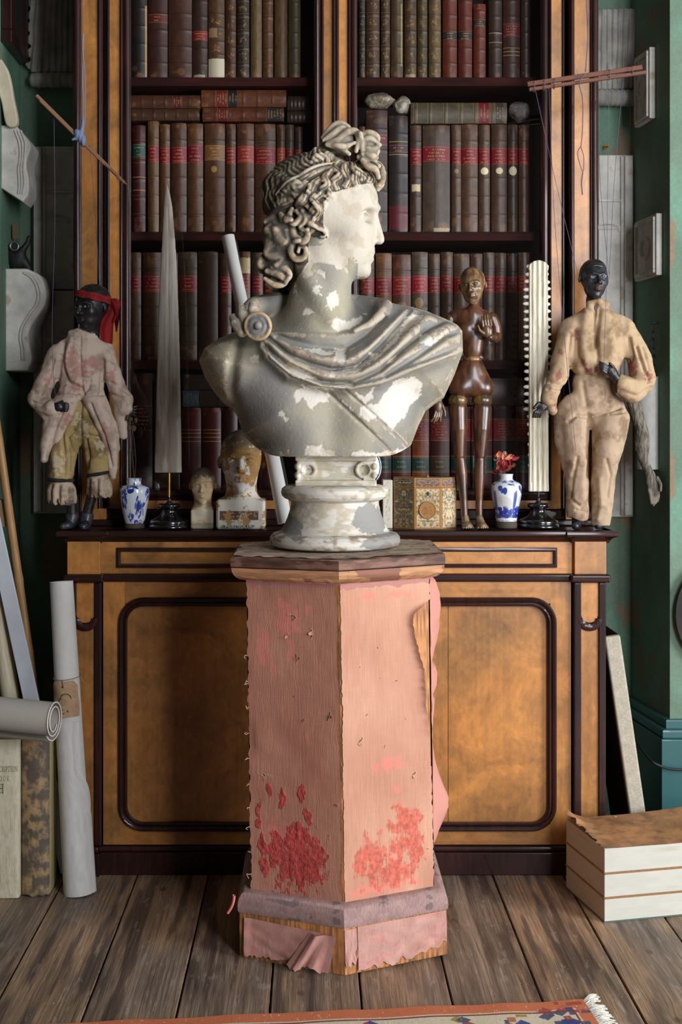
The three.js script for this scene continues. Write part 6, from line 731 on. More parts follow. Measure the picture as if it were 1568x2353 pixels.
{ // ---- left: headscarf, long coat, breeches with lace
  const t = thing('marionette', 'marionette with red headscarf, long faded coat and yellow breeches', 'puppet', at(180, MV, MZ), 'marionettes hanging at the ends of the ledge');
  const H = [212, 707, 2], HH = 106, hy = -0.62;
  sewn(t, 'head', [160, 645, -56, 264, 772, 58], 1.1, (S) => { headInto(S, H, HH, hy, 0.04, 0.02, { lips: 1.35 }); S.add(CC([[211, 750, -6, 20], [206, 778, -4, 22]]), 10); S.add(EE(214, 690, -4, 39, 38, 43), 4); }, (x, y, w) => { const v = -y, n = n3(x * 0.5, y * 0.5, w * 0.5); let c = lin(26, 25, 27); if (v < 684) c = mix3(lin(16, 16, 17), lin(56, 54, 54), sstep(0.2, 0.8, n)); return c; }, [], blackM);
  sewn(t, 'eyes', [170, 690, 10, 225, 720, 60], 0.8, (S) => { const a = hy; for (const q of [-1, 1]) { const lx = q * 0.13, lz = 0.325; S.add(EE(H[0] + HH * (lx * Math.cos(a) + lz * Math.sin(a)), H[1] + 1, H[2] + HH * (-lx * Math.sin(a) + lz * Math.cos(a)), 4, 2.6, 3.4), 0); } }, () => lin(150, 146, 138), null, blackM);
  sewn(t, 'headscarf', [158, 660, -62, 270, 720, 62], 1.1, (S) => S.all((d, x, y, w) => { const e = EE(213, 694, 0, 40, 44, 46).f(x, y, w), pl = (-y) - 683 - 0.22 * (x - 212) * 1.0; return Math.max(Math.abs(e - 1.5) - 2.6, Math.abs(pl) - 8.5 - 1.2 * Math.sin(x * 0.2)); }), stain([140, 20, 20], [92, 10, 12], []), [[[[180, 678], [215, 684], [250, 692]], 1.6, -1.4]], clothM);
  const redM = mat({ color: hue(136, 18, 20), roughness: 0.9 });
  const ribbon = (P, w, tw) => { const cv = new THREE.CatmullRomCurve3(P.map((p) => at(p[0], p[1], MZ + p[2] / ppm(MZ)))); return sheet((s, q) => { const p = cv.getPoint(q), a = tw * q + 0.5, k = (s - 0.5) * w * (0.5 + 0.9 * Math.sin(Math.PI * Math.min(1, q * 0.7 + 0.2))) / ppm(MZ); return V(p.x + k * Math.cos(a), p.y + 0.2 * k, p.z + k * Math.sin(a) + 0.003 * Math.sin(s * 9 + q * 5)); }, 8, 24); };
  part('scarf_tail', ribbon([[248, 690, 4], [258, 704, 12], [268, 728, 12], [268, 762, 8]], 26, 0.7), redM, t); part('scarf_tail', ribbon([[246, 690, 0], [252, 716, 4], [244, 750, 2], [248, 792, 0]], 28, -0.6), redM, t); part('scarf_tail', ribbon([[250, 688, 6], [262, 690, 12], [270, 706, 14], [262, 740, 12]], 18, 0.2), redM, t);
  { const k = new THREE.IcosahedronGeometry(0.011, 2); k.scale(0.9, 1.1, 0.9); const p = at(249, 690, MZ); k.translate(p.x, p.y, p.z + 0.004); part('scarf_knot', strip(k), redM, t); }
  const coatCol = stain([192, 174, 158], [150, 130, 114], [[168, 830, 14, 30], [215, 838, 22, 12], [180, 892, 16, 16], [118, 870, 8, 20], [262, 868, 10, 22], [158, 965, 12, 22], [250, 1000, 8, 30], [190, 850, 26, 22]], [178, 124, 114]);
  sewn(t, 'coat', [64, 750, -48, 312, 1128, 66], 1.9, (S) => {
    S.add(EE(187, 826, 0, 60, 58, 34), 0); S.add(EE(187, 880, 0, 52, 44, 30), 16); S.add(CC([[136, 812, -2, 22], [186, 792, 0, 25], [240, 808, -2, 22]]), 12); S.add(CC([[166, 768, 4, 10], [190, 764, 12, 10], [214, 768, 4, 10]]), 8); S.add(EE(190, 774, -2, 30, 14, 24), 8);
    S.add(CC([[132, 816, -2, 23], [100, 892, 6, 22], [92, 918, 12, 24]]), 8); S.add(CC([[92, 916, 14, 22], [112, 936, 30, 19], [124, 938, 40, 17]]), 8); S.add(CC([[104, 940, 22, 16], [116, 966, 24, 9]]), 6);
    S.add(CC([[243, 818, -2, 23], [270, 892, 6, 20], [284, 918, 12, 22]]), 8); S.add(CC([[284, 918, 14, 21], [292, 938, 24, 18]]), 6); S.add(CC([[280, 940, 18, 15], [286, 1000, 14, 9]]), 8);
    for (const P of [[[170, 908, 20, 20], [136, 970, 26, 22], [112, 1020, 24, 16], [106, 1054, 18, 9]], [[156, 908, 10, 24], [122, 980, 12, 22], [104, 1030, 8, 12]], [[168, 905, 20, 18], [156, 960, 28, 14], [138, 1010, 26, 9]], [[212, 908, 20, 20], [240, 970, 26, 20], [262, 1030, 22, 14], [262, 1096, 14, 8]], [[222, 908, 10, 22], [252, 985, 12, 18], [268, 1030, 10, 9]]]) S.add(CC(P), 10);
  }, coatCol, [[[[190, 776], [192, 850], [196, 905]], 2, -3], [[[150, 790], [152, 850], [166, 882], [190, 892]], 4, -5], [[[168, 782], [156, 830], [164, 870], [190, 884]], 3, 3], [[[190, 868], [212, 872], [210, 892], [196, 906]], 3, -4], [[[135, 905], [190, 912], [240, 905]], 3, -5], [[[128, 830], [118, 870], [104, 905]], 3, -4], [[[144, 820], [136, 870], [130, 905]], 4, -6], [[[85, 900], [105, 912], [128, 910]], 3, -4], [[[84, 925], [108, 930], [120, 920]], 2.5, -3], [[[240, 830], [238, 880], [240, 905]], 4, -6], [[[258, 880], [280, 890], [300, 905]], 3, -4], [[[255, 905], [275, 912], [296, 916]], 3, -4], [[[160, 930], [136, 990], [116, 1050]], 3, -5], [[[172, 930], [150, 985]], 3, -4], [[[216, 930], [246, 1000], [262, 1070]], 3, -5], [[[232, 920], [256, 980]], 3, 3], [[[180, 800], [205, 830], [208, 860]], 3, 2.5]], clothM);
  sewn(t, 'breeches', [104, 916, -40, 268, 1112, 52], 1.7, (S) => { S.add(EE(190, 960, 2, 46, 44, 28), 0); S.add(CC([[170, 980, 6, 28], [150, 1040, 10, 30], [142, 1092, 10, 28]]), 12); S.add(CC([[214, 984, 6, 28], [226, 1040, 10, 29], [229, 1078, 10, 26]]), 12); }, stain([164, 142, 94], [116, 96, 60], [[140, 1065, 18, 22], [236, 1022, 12, 16], [200, 985, 14, 20], [178, 962, 10, 24]], [196, 184, 158]), [[[[192, 930], [190, 1000]], 3, -6], [[[178, 990], [164, 1004], [176, 1040], [172, 1080]], 3, -6], [[[150, 1000], [158, 1050], [156, 1090]], 3, -5], [[[210, 1000], [232, 1004], [244, 1010]], 3, -5], [[[204, 1010], [210, 1050], [206, 1074]], 3, -5], [[[238, 1020], [246, 1050]], 2.5, 3], [[[130, 1040], [136, 1090]], 3, 3]], clothM);
  for (const [u, v, r, rz] of [[142, 1102, 31, -0.05], [229, 1088, 29, 0.22]]) sewn(t, 'knee_band', [u - 38, v - 18, -32, u + 38, v + 18, 52], 1.4, (S) => S.add(EE(u, v, 10, r, 8.5, r * 0.98, [0, 0, rz]), 0), inky([44, 42, 42]), [], clothM);
  for (const [P, cut] of [[[[143, 1112, 10, 26], [145, 1134, 10, 32], [147, 1150, 10, 32]], 1152], [[[229, 1098, 10, 24], [232, 1118, 10, 28], [230, 1134, 8, 27]], 1138]]) sewn(t, 'lace_frill', [P[0][0] - 46, P[0][1] - 28, -38, P[0][0] + 50, cut + 14, 58], 1.5, (S) => { S.add(CC(P), 4); S.all((d, x, y, w) => Math.max(d, (-y) - cut + 5 * Math.sin(x * 0.42 + w * 0.3) + 3 * n2(x * 0.2, w * 0.2), P[0][1] - 6 + y)); }, stain([178, 160, 140], [104, 88, 74], []), [0, 1, 2, 3, 4, 5, 6].map((i) => [[[P[0][0] - 26 + i * 9, P[0][1] + 4], [P[0][0] - 30 + i * 10 + 4 * Math.sin(i * 3), cut]], 2.4, i % 2 ? -4 : 3]), clothM);
  for (const [a, b, toe] of [[[166, 1142, 4, 12], [166, 1188, 2, 12], [150, MV - 6, 26, 7]], [[214, 1132, 4, 12], [200, 1182, 2, 11], [197, MV - 6, 30, 9]]]) { sewn(t, 'leg', [a[0] - 40, 1118, -24, a[0] + 30, 1196, 30], 1.2, (S) => S.add(CC([a, b]), 0), inky([30, 29, 32]), [], blackM); sewn(t, 'boot', [Math.min(toe[0], b[0]) - 22, 1172, -26, Math.max(toe[0], b[0]) + 24, MV + 3, 46], 1.1, (S) => { S.add(CC([[b[0], 1186, 0, 15], [b[0] - 2, MV - 12, 4, 13], [(b[0] + toe[0]) / 2, MV - 8, 16, 10.5], toe]), 4); S.all((d, x, y) => Math.max(d, -MV - y)); }, inky([58, 60, 68]), [], blackM); }
  sewn(t, 'hand', [118, 914, 24, 178, 958, 62], 0.9, (S) => { S.add(EE(141, 936, 44, 15, 11, 8), 0); for (let i = 0; i < 4; i++) S.add(CC([[150, 929 + i * 5, 45, 3.4], [160, 928 + i * 5.2, 47, 3.1], [167 - Math.abs(i - 1.2) * 1.6, 929 + i * 5, 45, 2.6]]), 1); S.add(CC([[144, 928, 48, 3.6], [154, 923, 50, 3]]), 2); }, inky(), [], blackM);
  sewn(t, 'hand', [282, 918, -4, 336, 978, 50], 0.9, (S) => { S.add(EE(301, 944, 24, 11, 14, 8), 0); for (let i = 0; i < 4; i++) S.add(CC([[306, 936 + i * 5, 24, 3.4], [312, 936 + i * 6, 28, 3], [318 - i, 934 + i * 7, 26, 2.4]]), 1); S.add(CC([[298, 954, 28, 3.6], [296, 964, 30, 3]]), 2); }, inky(), [], blackM);
}
{ // ---- right: bald dark head, loose shirt and trousers
  const t = thing('marionette', 'marionette with bald dark head, stained tan shirt and baggy trousers', 'puppet', at(1362, MV, MZ), 'marionettes hanging at the ends of the ledge');
  const H = [1365, 641, 2], HH = 93, hy = 0.1;
  sewn(t, 'head', [1318, 586, -52, 1414, 716, 60], 1.0, (S) => { headInto(S, H, HH, hy, 0.02, -0.06, { lips: 1.5 }); S.add(CC([[1366, 688, -6, 17], [1367, 712, -4, 18]]), 8); }, (x, y, w) => { const v = -y; let c = inky([42, 41, 44])(x, y, w); const m = 1 - Math.hypot((x - 1370) / 14, (v - 665) / 6); if (w > 20) c = mix3(c, lin(86, 48, 48), sstep(0, 0.5, m)); return c; }, [[[[1345, 612], [1365, 608], [1385, 612]], 1.2, -1.2], [[[1346, 618], [1365, 614], [1386, 618]], 1.2, -1.2]], blackM);
  sewn(t, 'eyes', [1340, 624, 10, 1394, 650, 60], 0.8, (S) => { for (const q of [-1, 1]) S.add(EE(H[0] + 3 + 13.5 * q, H[1] - 1.5 - (q > 0 ? 1 : -0.5), H[2] + 29, 5.2, 3.8, 5), 0); }, (x, y, w) => { const e = Math.min(Math.hypot(x - 1355, -y - 640), Math.hypot(x - 1382, -y - 639)); return e < 2.2 ? lin(38, 46, 70) : lin(158, 164, 178); }, null, blackM);
  const shirtCol = stain([176, 150, 118], [138, 112, 84], [[1320, 770, 6, 12], [1332, 838, 12, 8], [1344, 850, 12, 6], [1368, 858, 10, 8], [1448, 846, 8, 16], [1484, 866, 10, 12], [1282, 808, 6, 8], [1276, 864, 8, 10], [1336, 716, 10, 8], [1412, 712, 16, 6], [1270, 938, 5, 8]], [142, 66, 64]);
  sewn(t, 'shirt', [1226, 684, -50, 1506, 960, 74], 1.9, (S) => {
    S.add(EE(1372, 790, 2, 66, 74, 36), 0); S.add(EE(1366, 838, 8, 56, 34, 34), 14); S.add(CC([[1318, 752, -2, 24], [1370, 726, 0, 26], [1432, 752, -2, 24]]), 14); S.add(CC([[1356, 700, 6, 10], [1374, 697, 14, 10], [1392, 702, 4, 10]]), 8);
    S.add(CC([[1312, 760, -2, 26], [1288, 830, 10, 23], [1282, 862, 20, 22]]), 10); S.add(CC([[1281, 862, 22, 21], [1260, 902, 34, 19], [1254, 918, 38, 18]]), 8); S.add(CC([[1256, 920, 30, 16], [1266, 944, 26, 10]]), 6);
    S.add(CC([[1438, 762, -2, 26], [1468, 824, 4, 28], [1474, 868, 12, 28]]), 12); S.add(CC([[1474, 880, 14, 26], [1446, 900, 32, 27], [1420, 886, 44, 24]]), 10); S.sub(EE(1402, 882, 46, 14, 22, 14), 3);
  }, shirtCol, [[[[1364, 704], [1358, 760], [1366, 820], [1362, 850]], 4, -7], [[[1374, 712], [1366, 760], [1360, 800]], 3, -5], [[[1344, 720], [1334, 780], [1340, 840]], 5, 5], [[[1318, 760], [1322, 820], [1338, 856]], 4, -5], [[[1306, 770], [1302, 820], [1312, 852]], 4, -5], [[[1340, 868], [1370, 874], [1400, 868]], 3, -4], [[[1440, 780], [1446, 820], [1436, 846]], 4, -6], [[[1456, 800], [1470, 850], [1482, 878]], 3, -6], [[[1470, 800], [1484, 850]], 3, -4], [[[1410, 900], [1450, 912], [1486, 892]], 4, -3], [[[1256, 880], [1280, 888], [1298, 872]], 3, -5], [[[1250, 896], [1276, 902], [1290, 890]], 2.5, -4], [[[1390, 720], [1400, 790], [1396, 850]], 5, 3]], clothM);
  sewn(t, 'trousers', [1264, 846, -46, 1456, MV + 2, 62], 1.9, (S) => {
    S.add(EE(1366, 880, 2, 50, 40, 30), 0); S.add(EE(1360, 940, 2, 78, 46, 34), 20); S.add(CC([[1318, 966, 6, 38], [1321, 1040, 14, 31], [1325, 1100, 4, 27], [1327, 1180, 4, 25]]), 7); S.add(CC([[1402, 966, 6, 40], [1390, 1040, 14, 32], [1385, 1110, 4, 27], [1380, 1200, 4, 22]]), 7); S.add(CC([[1292, 960, 2, 18], [1288, 1010, 4, 14], [1302, 1070, 2, 10]]), 12); S.add(CC([[1430, 960, 2, 16], [1416, 1030, 4, 14], [1404, 1074, 2, 8]]), 12);
    S.all((d, x, y) => Math.max(d, (-y) - (x < 1354 ? 1192 + 4 * Math.sin(x * 0.1) : 1207)));
  }, stain([172, 148, 122], [130, 106, 82], []), [[[[1352, 960], [1350, 1030], [1348, 1090]], 6, -9], [[[1334, 880], [1340, 930]], 4, -3], [[[1388, 880], [1392, 930]], 4, -3], [[[1300, 968], [1316, 954], [1340, 958]], 3, -6], [[[1360, 960], [1384, 946], [1420, 936]], 3, -6], [[[1344, 952], [1352, 966], [1350, 985]], 3, -6], [[[1392, 950], [1430, 946]], 3, -4], [[[1318, 1050], [1312, 1090], [1306, 1140]], 3, -4], [[[1338, 1060], [1330, 1110], [1338, 1150]], 4, 4], [[[1384, 1056], [1396, 1090], [1392, 1140]], 3, -4], [[[1372, 1100], [1376, 1150], [1370, 1190]], 3, 4], [[[1312, 1150], [1330, 1164], [1344, 1150]], 3, -4], [[[1318, 1170], [1346, 1176]], 2, -3]], clothM);
  for (const [u, w] of [[1322, 14], [1376, 4]]) sewn(t, 'shoe', [u - 26, 1178, -20, u + 28, MV + 2, 44], 1.2, (S) => { S.add(CC([[u + 4, 1194, 2, 12], [u + 2, MV - 9, 8, 11], [u - 4, MV - 7, w + 10, 9]]), 4); S.all((d, x, y) => Math.max(d, -MV - y)); }, inky([44, 44, 50]), [], blackM);
  sewn(t, 'hand', [1212, 908, 14, 1268, 974, 62], 0.9, (S) => { S.add(EE(1240, 934, 36, 14, 12, 9), 0); for (let i = 0; i < 4; i++) S.add(CC([[1232 + i * 3, 940, 38 + i, 3.6], [1222 + i * 4.5, 948 + i, 40, 3.3], [1219 + i * 5, 958, 38, 2.8]]), 1.2); S.add(CC([[1230, 928, 42, 4], [1220, 938, 44, 3.4]]), 2); }, inky(), [], blackM);
  sewn(t, 'hand', [1354, 824, 34, 1420, 892, 84], 0.9, (S) => { S.add(CC([[1406, 874, 50, 10], [1396, 862, 54, 11]]), 0); S.add(EE(1390, 854, 56, 16, 12, 9, [0, 0, -0.6]), 4); for (let i = 0; i < 4; i++) S.add(CC([[1382 - i * 1.5, 846 + i * 4.4, 60, 3.5], [1374 - i, 840 + i * 5, 62, 3.1], [1363 + Math.abs(i - 1) * 1.5, 835 + i * 5, 60, 2.5]]), 1.2); S.add(CC([[1394, 846, 62, 3.8], [1386, 838, 64, 3]]), 2); }, inky(), [], blackM);
}
{ // ---- control bars on their strings
  const q = ppm(0.03), P = (u, v, z = 0.03) => at(u, v, z), wd = mat({ map: mahogTex, color: hue(235, 200, 170), roughness: 0.75 }), pale = mat({ color: hue(126, 92, 66), roughness: 0.8 }), rag = mat({ color: hue(108, 124, 158), roughness: 0.95 }), rope = mat({ color: hue(92, 84, 104), roughness: 0.9 });
  const thin = (pts, r = 0.0007) => tubeGeo(pts, r, 30, 5);
  const a = thing('marionette_control', 'slanting wooden control stick tied with blue rag above the headscarf marionette', 'puppet control', P(183, 315));
  part('stick', merge([rod(P(84, 220, 0.035), P(286, 420, 0.02), 0.0055, 0.0048, 10), rod(P(92, 232, 0.042), P(240, 378, 0.03), 0.003, 0.003, 8)]), pale, a);
  part('peg', rod(P(268, 408, 0.022), P(292, 424, 0.02), 0.003, 0.002, 8), pale, a);
  { const S = new Sculpt([150, -350, -22, 215, -270, 26], 1.3); for (let i = 0; i < 6; i++) S.add(ring(176 + i * 3.2, -(308 + i * 3.2), 0, 8 + (i % 2) * 2, 4, [0.3 * (i % 3 - 1), 1.57, 0.785 - 0.0]), 2); S.add(CC([[186, 310, 4, 6], [190, 292, 4, 4], [191, 274, 2, 2.5]]), 4); S.add(CC([[178, 318, 6, 5], [168, 322, 8, 2.5]]), 3); const g = S.mesh(); g.translate(-AXIS_U, AXIS_V, 0); g.scale(1 / q, 1 / q, 1 / q); g.translate(0, EYE, 0.028); part('rag', withUV(g), rag, a); }
  part('cord', merge([thin([P(190, 280), P(192, 240), P(189, 180), P(192, 140)], 0.0014), thin([P(194, 285), P(196, 230), P(194, 160), P(192, 140)], 0.0014), thin([P(192, 145), P(190, 110), P(191, 76)], 0.002)]), rag, a);
  part('hanging_string', thin([P(191, 80), P(190, 0), V(mx(189, 0.03), 2.83, 0.0)], 0.0009), rope, a);
  for (const g of [thin([P(206, 332), P(216, 450), at(229, 649, MZ + 0.02)]), thin([P(124, 258), P(126, 500), at(120, 800, MZ + 0.06), at(128, 926, MZ + 0.088)])]) part('puppet_string', g, rope, a);
  const b = thing('marionette_control', 'pair of reddish wooden control bars above the bald marionette', 'puppet control', P(1345, 180));
  const bar = (u0, v0, u1, v1, h, z) => { const A = P(u0, v0, z), B = P(u1, v1, z), L = A.distanceTo(B), g = new RoundedBoxGeometry(L, h, 0.011, 1, 0.0015); g.rotateZ(Math.atan2(B.y - A.y, B.x - A.x)); g.translate((A.x + B.x) / 2, (A.y + B.y) / 2, z); return boxUV(strip(g), 1); };
  const redw = mat({ color: hue(104, 62, 44), roughness: 0.7 });
  part('bar', bar(1212, 194, 1476, 155, 0.0125, 0.03), redw, b); part('bar', bar(1216, 206, 1486, 166, 0.009, 0.034), redw, b);
  for (const [u, v] of [[1227, 198], [1250, 195], [1274, 191], [1400, 170], [1452, 161]]) { const c = new THREE.TorusGeometry(0.0135, 0.0011, 6, 20); c.rotateY(Math.PI / 2); const p = P(u, v + 2, 0.032); c.translate(p.x, p.y, p.z); part('binding', strip(c), rope, b); }
  part('hanging_string', merge([thin([V(mx(1346, 0.03), 2.83, 0.0), P(1348, 0), P(1351, 90), P(1346, 165)], 0.0013), thin([V(mx(1349, 0.03), 2.83, 0.0), P(1352, 40), P(1349, 120), P(1347, 165)], 0.001)]), rope, b);
  part('loose_cord', merge([thin([P(1346, 168, 0.045), P(1332, 190, 0.045), P(1339, 225, 0.04), P(1339, 300, 0.04), P(1336, 335, 0.04)], 0.0013), thin([P(1336, 335, 0.04), P(1328, 350, 0.04), P(1334, 380, 0.04), P(1340, 395, 0.04), P(1342, 360, 0.04), P(1335, 337, 0.04)], 0.0012), thin([P(1340, 395, 0.04), P(1337, 420, 0.04), P(1339, 448, 0.04)], 0.0018)]), rope, b);
  for (const g of [thin([P(1230, 204), at(1278, 420, 0.0), at(1331, 640, MZ + 0.02)]), thin([P(1376, 196), at(1380, 420, 0), at(1401, 640, MZ + 0.02)]), thin([P(1432, 188), at(1412, 420, 0), at(1401, 630, MZ + 0.02)]), thin([P(1262, 204), at(1275, 500, 0.0), at(1300, 800, MZ + 0.06), at(1324, 1036, MZ + 0.065)]), thin([P(1400, 192), at(1394, 640, 0.03), at(1388, 845, MZ + 0.09)])]) part('puppet_string', g, rope, b);
}
// ---------------------------------------------------------------- casts and oddments on the alcove walls
const ext = (P, z, depth, bev = 0.003) => { const g = extrude(P.map(([u, v]) => [mx(u, z), my(v, z)]), depth, bev); g.translate(0, 0, z - depth); return boxUV(g, 1); };
function cast(bb, h, fn, z, m) { const S = new Sculpt([bb[0], -bb[4], bb[2], bb[3], -bb[1], bb[5]], h); fn(S); return withUV(toMetres(S.mesh(), z)); }
{
  const z1 = -0.27, X0 = (ALC_L + 0.002);
  const smooth = (P) => { const c = new THREE.CatmullRomCurve3(P.map(([u, v]) => V(u, v, 0)), false, 'centripetal').getPoints(36); return c.map((p) => [p.x, p.y]); };
  const k1 = thing('corbel', 'upper plaster corbel with scrolled front on left wall', 'corbel', at(40, 462, z1)); const e1 = 718 + X0 * ppm(z1);
  part('body', ext([[e1, 431], [e1, 291], [34, 291], ...smooth([[36, 291], [62, 322], [69, 334], [66, 348], [60, 364], [59, 384], [64, 413], [62, 446], [52, 461]])], z1, 0.1), M.plaster, k1);
  for (let i = 0; i < 3; i++) part('flute', tubeGeo([[34 + i * 7, 300], [44 + i * 7, 330], [46 + i * 5, 360], [42 + i * 6, 390], [44 + i * 6, 420], [42 + i * 5, 446]].map(([u, v]) => at(u, v, z1 + 0.003)), 0.0035, 30, 6), M.plaster, k1);
  const z2 = -0.325, k2 = thing('corbel', 'lower white stained plaster bracket with S curve on left wall', 'corbel', at(50, 850, z2)), e2 = 718 + X0 * ppm(z2);
  part('body', ext([[e2, 848], [e2, 622], [60, 622], ...smooth([[66, 624], [89, 637], [103, 672], [100, 699], [85, 722], [66, 752], [62, 775], [66, 805], [68, 828], [60, 848]])], z2, 0.11, 0.006), M.plaster, k2);
  for (const o of [0, 5]) part('moulded_edge', tubeGeo([[66, 626], [87, 640], [100, 672], [97, 698], [82, 720], [63, 752], [59, 775], [63, 805], [64, 828]].map(([u, v]) => at(u - 6 - o * 1.4, v, z2 + 0.006)), 0.0042, 50, 7), M.plaster, k2);
  const z3 = -0.25; solo('plaster_strap', ext(smooth([[2, 140], [15, 163], [28, 224], [36, 285], [20, 288], [6, 232], [-6, 190], [-8, 150]]), z3, 0.018, 0.004), M.cream, 'curved yellowed plaster strap above the upper corbel', 'cast');
  // iron fitting with a ring, standing on the lower bracket
  const fi = thing('iron_fitting', 'black iron fitting with bright ring above lower bracket', 'hardware', at(45, 622, -0.36));
  part('body', cast([8, 530, -26, 92, 624, 30], 1.5, (S) => { S.add(EE(42, 596, 0, 20, 24, 14), 0); S.add(CC([[30, 600, 0, 10], [24, 580, 2, 8]]), 8); S.add(CC([[48, 580, 0, 9], [62, 560, -2, 6], [66, 545, -4, 5]]), 8); S.add(CC([[58, 604, 0, 10], [66, 618, 0, 8]]), 8); S.add(CC([[34, 604, 0, 8], [32, 619, 0, 7]]), 5); }, -0.36), M.dark, fi);
  { const r = new THREE.TorusGeometry(0.0125, 0.0026, 10, 30), p = at(33, 566, -0.335); r.translate(p.x, p.y, p.z); part('ring', strip(r), mat({ color: hue(170, 172, 180), roughness: 0.3, metalness: 1 }), fi); const c = new THREE.CylinderGeometry(0.011, 0.011, 0.02, 24); c.rotateX(Math.PI / 2); c.translate(p.x, p.y, p.z - 0.012); part('socket', strip(c), M.dark, fi); }
  part('tag', ext([[28, 514], [42, 514], [43, 548], [29, 548]], -0.37, 0.002, 0.0005), mat({ color: hue(92, 80, 56), roughness: 0.7 }), fi);
  // dark frame hung flat on the left wall
  const fr = thing('picture_frame', 'dark wooden picture frame hung high on left wall', 'frame', V(ALC_L + 0.02, 2.37, -0.37)); const fw = (y0, y1, za, zb) => bx(ALC_L + 0.001, ALC_L + 0.034, y0, y1, za, zb, 0.004);
  part('moulding', boxUV(merge([fw(2.372, 2.41, -0.485, -0.255), fw(2.7, 2.74, -0.485, -0.255), fw(2.41, 2.7, -0.485, -0.45), fw(2.41, 2.7, -0.29, -0.255)]), 1), M.mahog, fr); part('picture', bx(ALC_L + 0.002, ALC_L + 0.012, 2.4, 2.71, -0.46, -0.28, 0.001), mat({ color: hue(40, 36, 30), roughness: 0.6 }), fr);
  // wooden bracket
  solo('wood_bracket', ext([[718 + X0 * ppm(-0.06), 1150], [2, 1150], [18, 1196], [19, 1206], [718 + X0 * ppm(-0.06), 1222]], -0.06, 0.03, 0.002), mat({ color: hue(150, 124, 92), roughness: 0.8 }), 'pale wooden bracket on left wall beside bamboo pole', 'bracket');
}
{ // slabs on the back wall, either side of the bookcase
  const zb = -0.48;
  const feather = (u0, u1, v0, v1, dir) => cast([u0 - 6, v0 - 6, -14, u1 + 6, v1 + 6, 22], 2.2, (S) => S.all((d, x, y, w) => { const v = -y, q = (x - (dir > 0 ? u0 : u1)) / (u1 - u0) * dir, edge = dir > 0 ? x - u1 : u0 - x, t = (v - v0) / (v1 - v0), fr = 5 * Math.sin(v * 0.22 + q * 3) + 4 * n2(v * 0.14, 3), z = 4 + 6 * q + 2.6 * Math.sin((x + 18 * q * q * t) * 0.5 + 0.5 * n2(x * 0.05, v * 0.02)) + 2 * n2(x * 0.1, v * 0.03); return Math.max((w - z) * 0.6, -12 - w, v0 - v, v - v1, dir > 0 ? u0 - x : x - u1, edge + fr * 0.8 + 3); }), zb);
  const a = thing('feathered_slab', 'rough ridged grey plaster slab with rolled foot, back wall left of bookcase', 'cast', at(120, 203, zb)); part('slab', feather(64, 178, -60, 168, -1), M.castGrey, a); part('roll', cast([64, 160, -14, 184, 212, 34], 2.2, (S) => { S.add(CC([[84, 186, 6, 17], [176, 186, 6, 17]]), 0); S.all((d, x, y, w) => d + 1.5 * Math.sin(x * 0.4) * 0.6); }, zb), M.castGrey, a);
  const c = thing('feathered_slab', 'rough ridged pale grey plaster slab with rolled foot, back wall right of bookcase', 'cast', at(1420, 248, zb)); part('slab', feather(1374, 1470, 22, 206, 1), M.castGrey, c); part('roll', cast([1366, 198, -14, 1472, 256, 34], 2.2, (S) => { S.add(CC([[1378, 226, 6, 19], [1446, 227, 6, 19]]), 0); S.all((d, x, y, w) => d + 1.4 * Math.sin(x * 0.5 + 0.4) * 0.6); }, zb), M.castGrey, c);
  const panel = (u0, u1, v0, v1, uc, label, lean) => { const t = thing('panel_cast', label, 'cast', at((u0 + u1) / 2, v1, zb)), z = zb, B = (a, b, c, d, z0, z1) => boxUV(bx(mx(a, z), mx(b, z), my(d, z), my(c, z), z0, z1, 0.003), 1);
    part('slab', B(u0, u1, v0, v1, z - 0.015, z), M.plaster, t); const far = lean > 0 ? [u1 - 22, u1 - 3] : [u0 + 3, u0 + 22]; part('edge_moulding', merge([B(far[0], far[1], v0 + 4, v1 - 4, z, z + 0.014), B(lean > 0 ? far[0] - 8 : far[1], lean > 0 ? far[0] : far[1] + 8, v0 + 4, v1 - 4, z, z + 0.007)]), M.plaster, t);
    part('string_course', B(u0, u1 - 24 * (lean > 0), v0 + 102, v0 + 108, z, z + 0.005), M.plaster, t);
    const arc = (r, y) => { const p = []; for (let i = 0; i <= 20; i++) { const q = Math.PI * (1.12 - 1.24 * i / 20); p.push([mx(uc + r * Math.cos(q), z), my(y - r * 0.42 * Math.sin(q), z)]); } return sweepXY(p, [[-0.003, 0], [-0.002, 0.003], [0.002, 0.003], [0.003, 0]], false, z + 0.0005); };
    part('carved_arch', merge([arc(30, v0 + 172), arc(26, v0 + 172), boxUV(bx(mx(uc - 30, z), mx(uc + 30, z), my(v0 + 172, z), my(v0 + 169, z), z, z + 0.004, 0.001), 1)]), M.plaster, t); return t; };
  panel(76, 178, 336, 664, 128, 'dark panelled plaster slab on back wall behind the headscarf marionette', -1);
  panel(76, 178, 668, 1180, 128, 'tall lower plaster slab on back wall behind the headscarf marionette', -1);
  panel(1376, 1456, 356, 1188, 1398, 'long pale plaster pilaster cast on back wall behind the bald marionette', 1);
  const hk = thing('wall_hook', 'small brass hook above the pale pilaster cast', 'hook', at(1394, 345, zb)); part('hook', tubeGeo([at(1392, 338, -0.5), at(1394, 338, -0.47), at(1399, 336, -0.46), at(1399, 330, -0.46)], 0.0025, 16, 6), M.brass, hk); part('plate', rod(at(1393, 338, -0.4995), at(1393, 338, -0.494), 0.008), M.brass, hk);
}
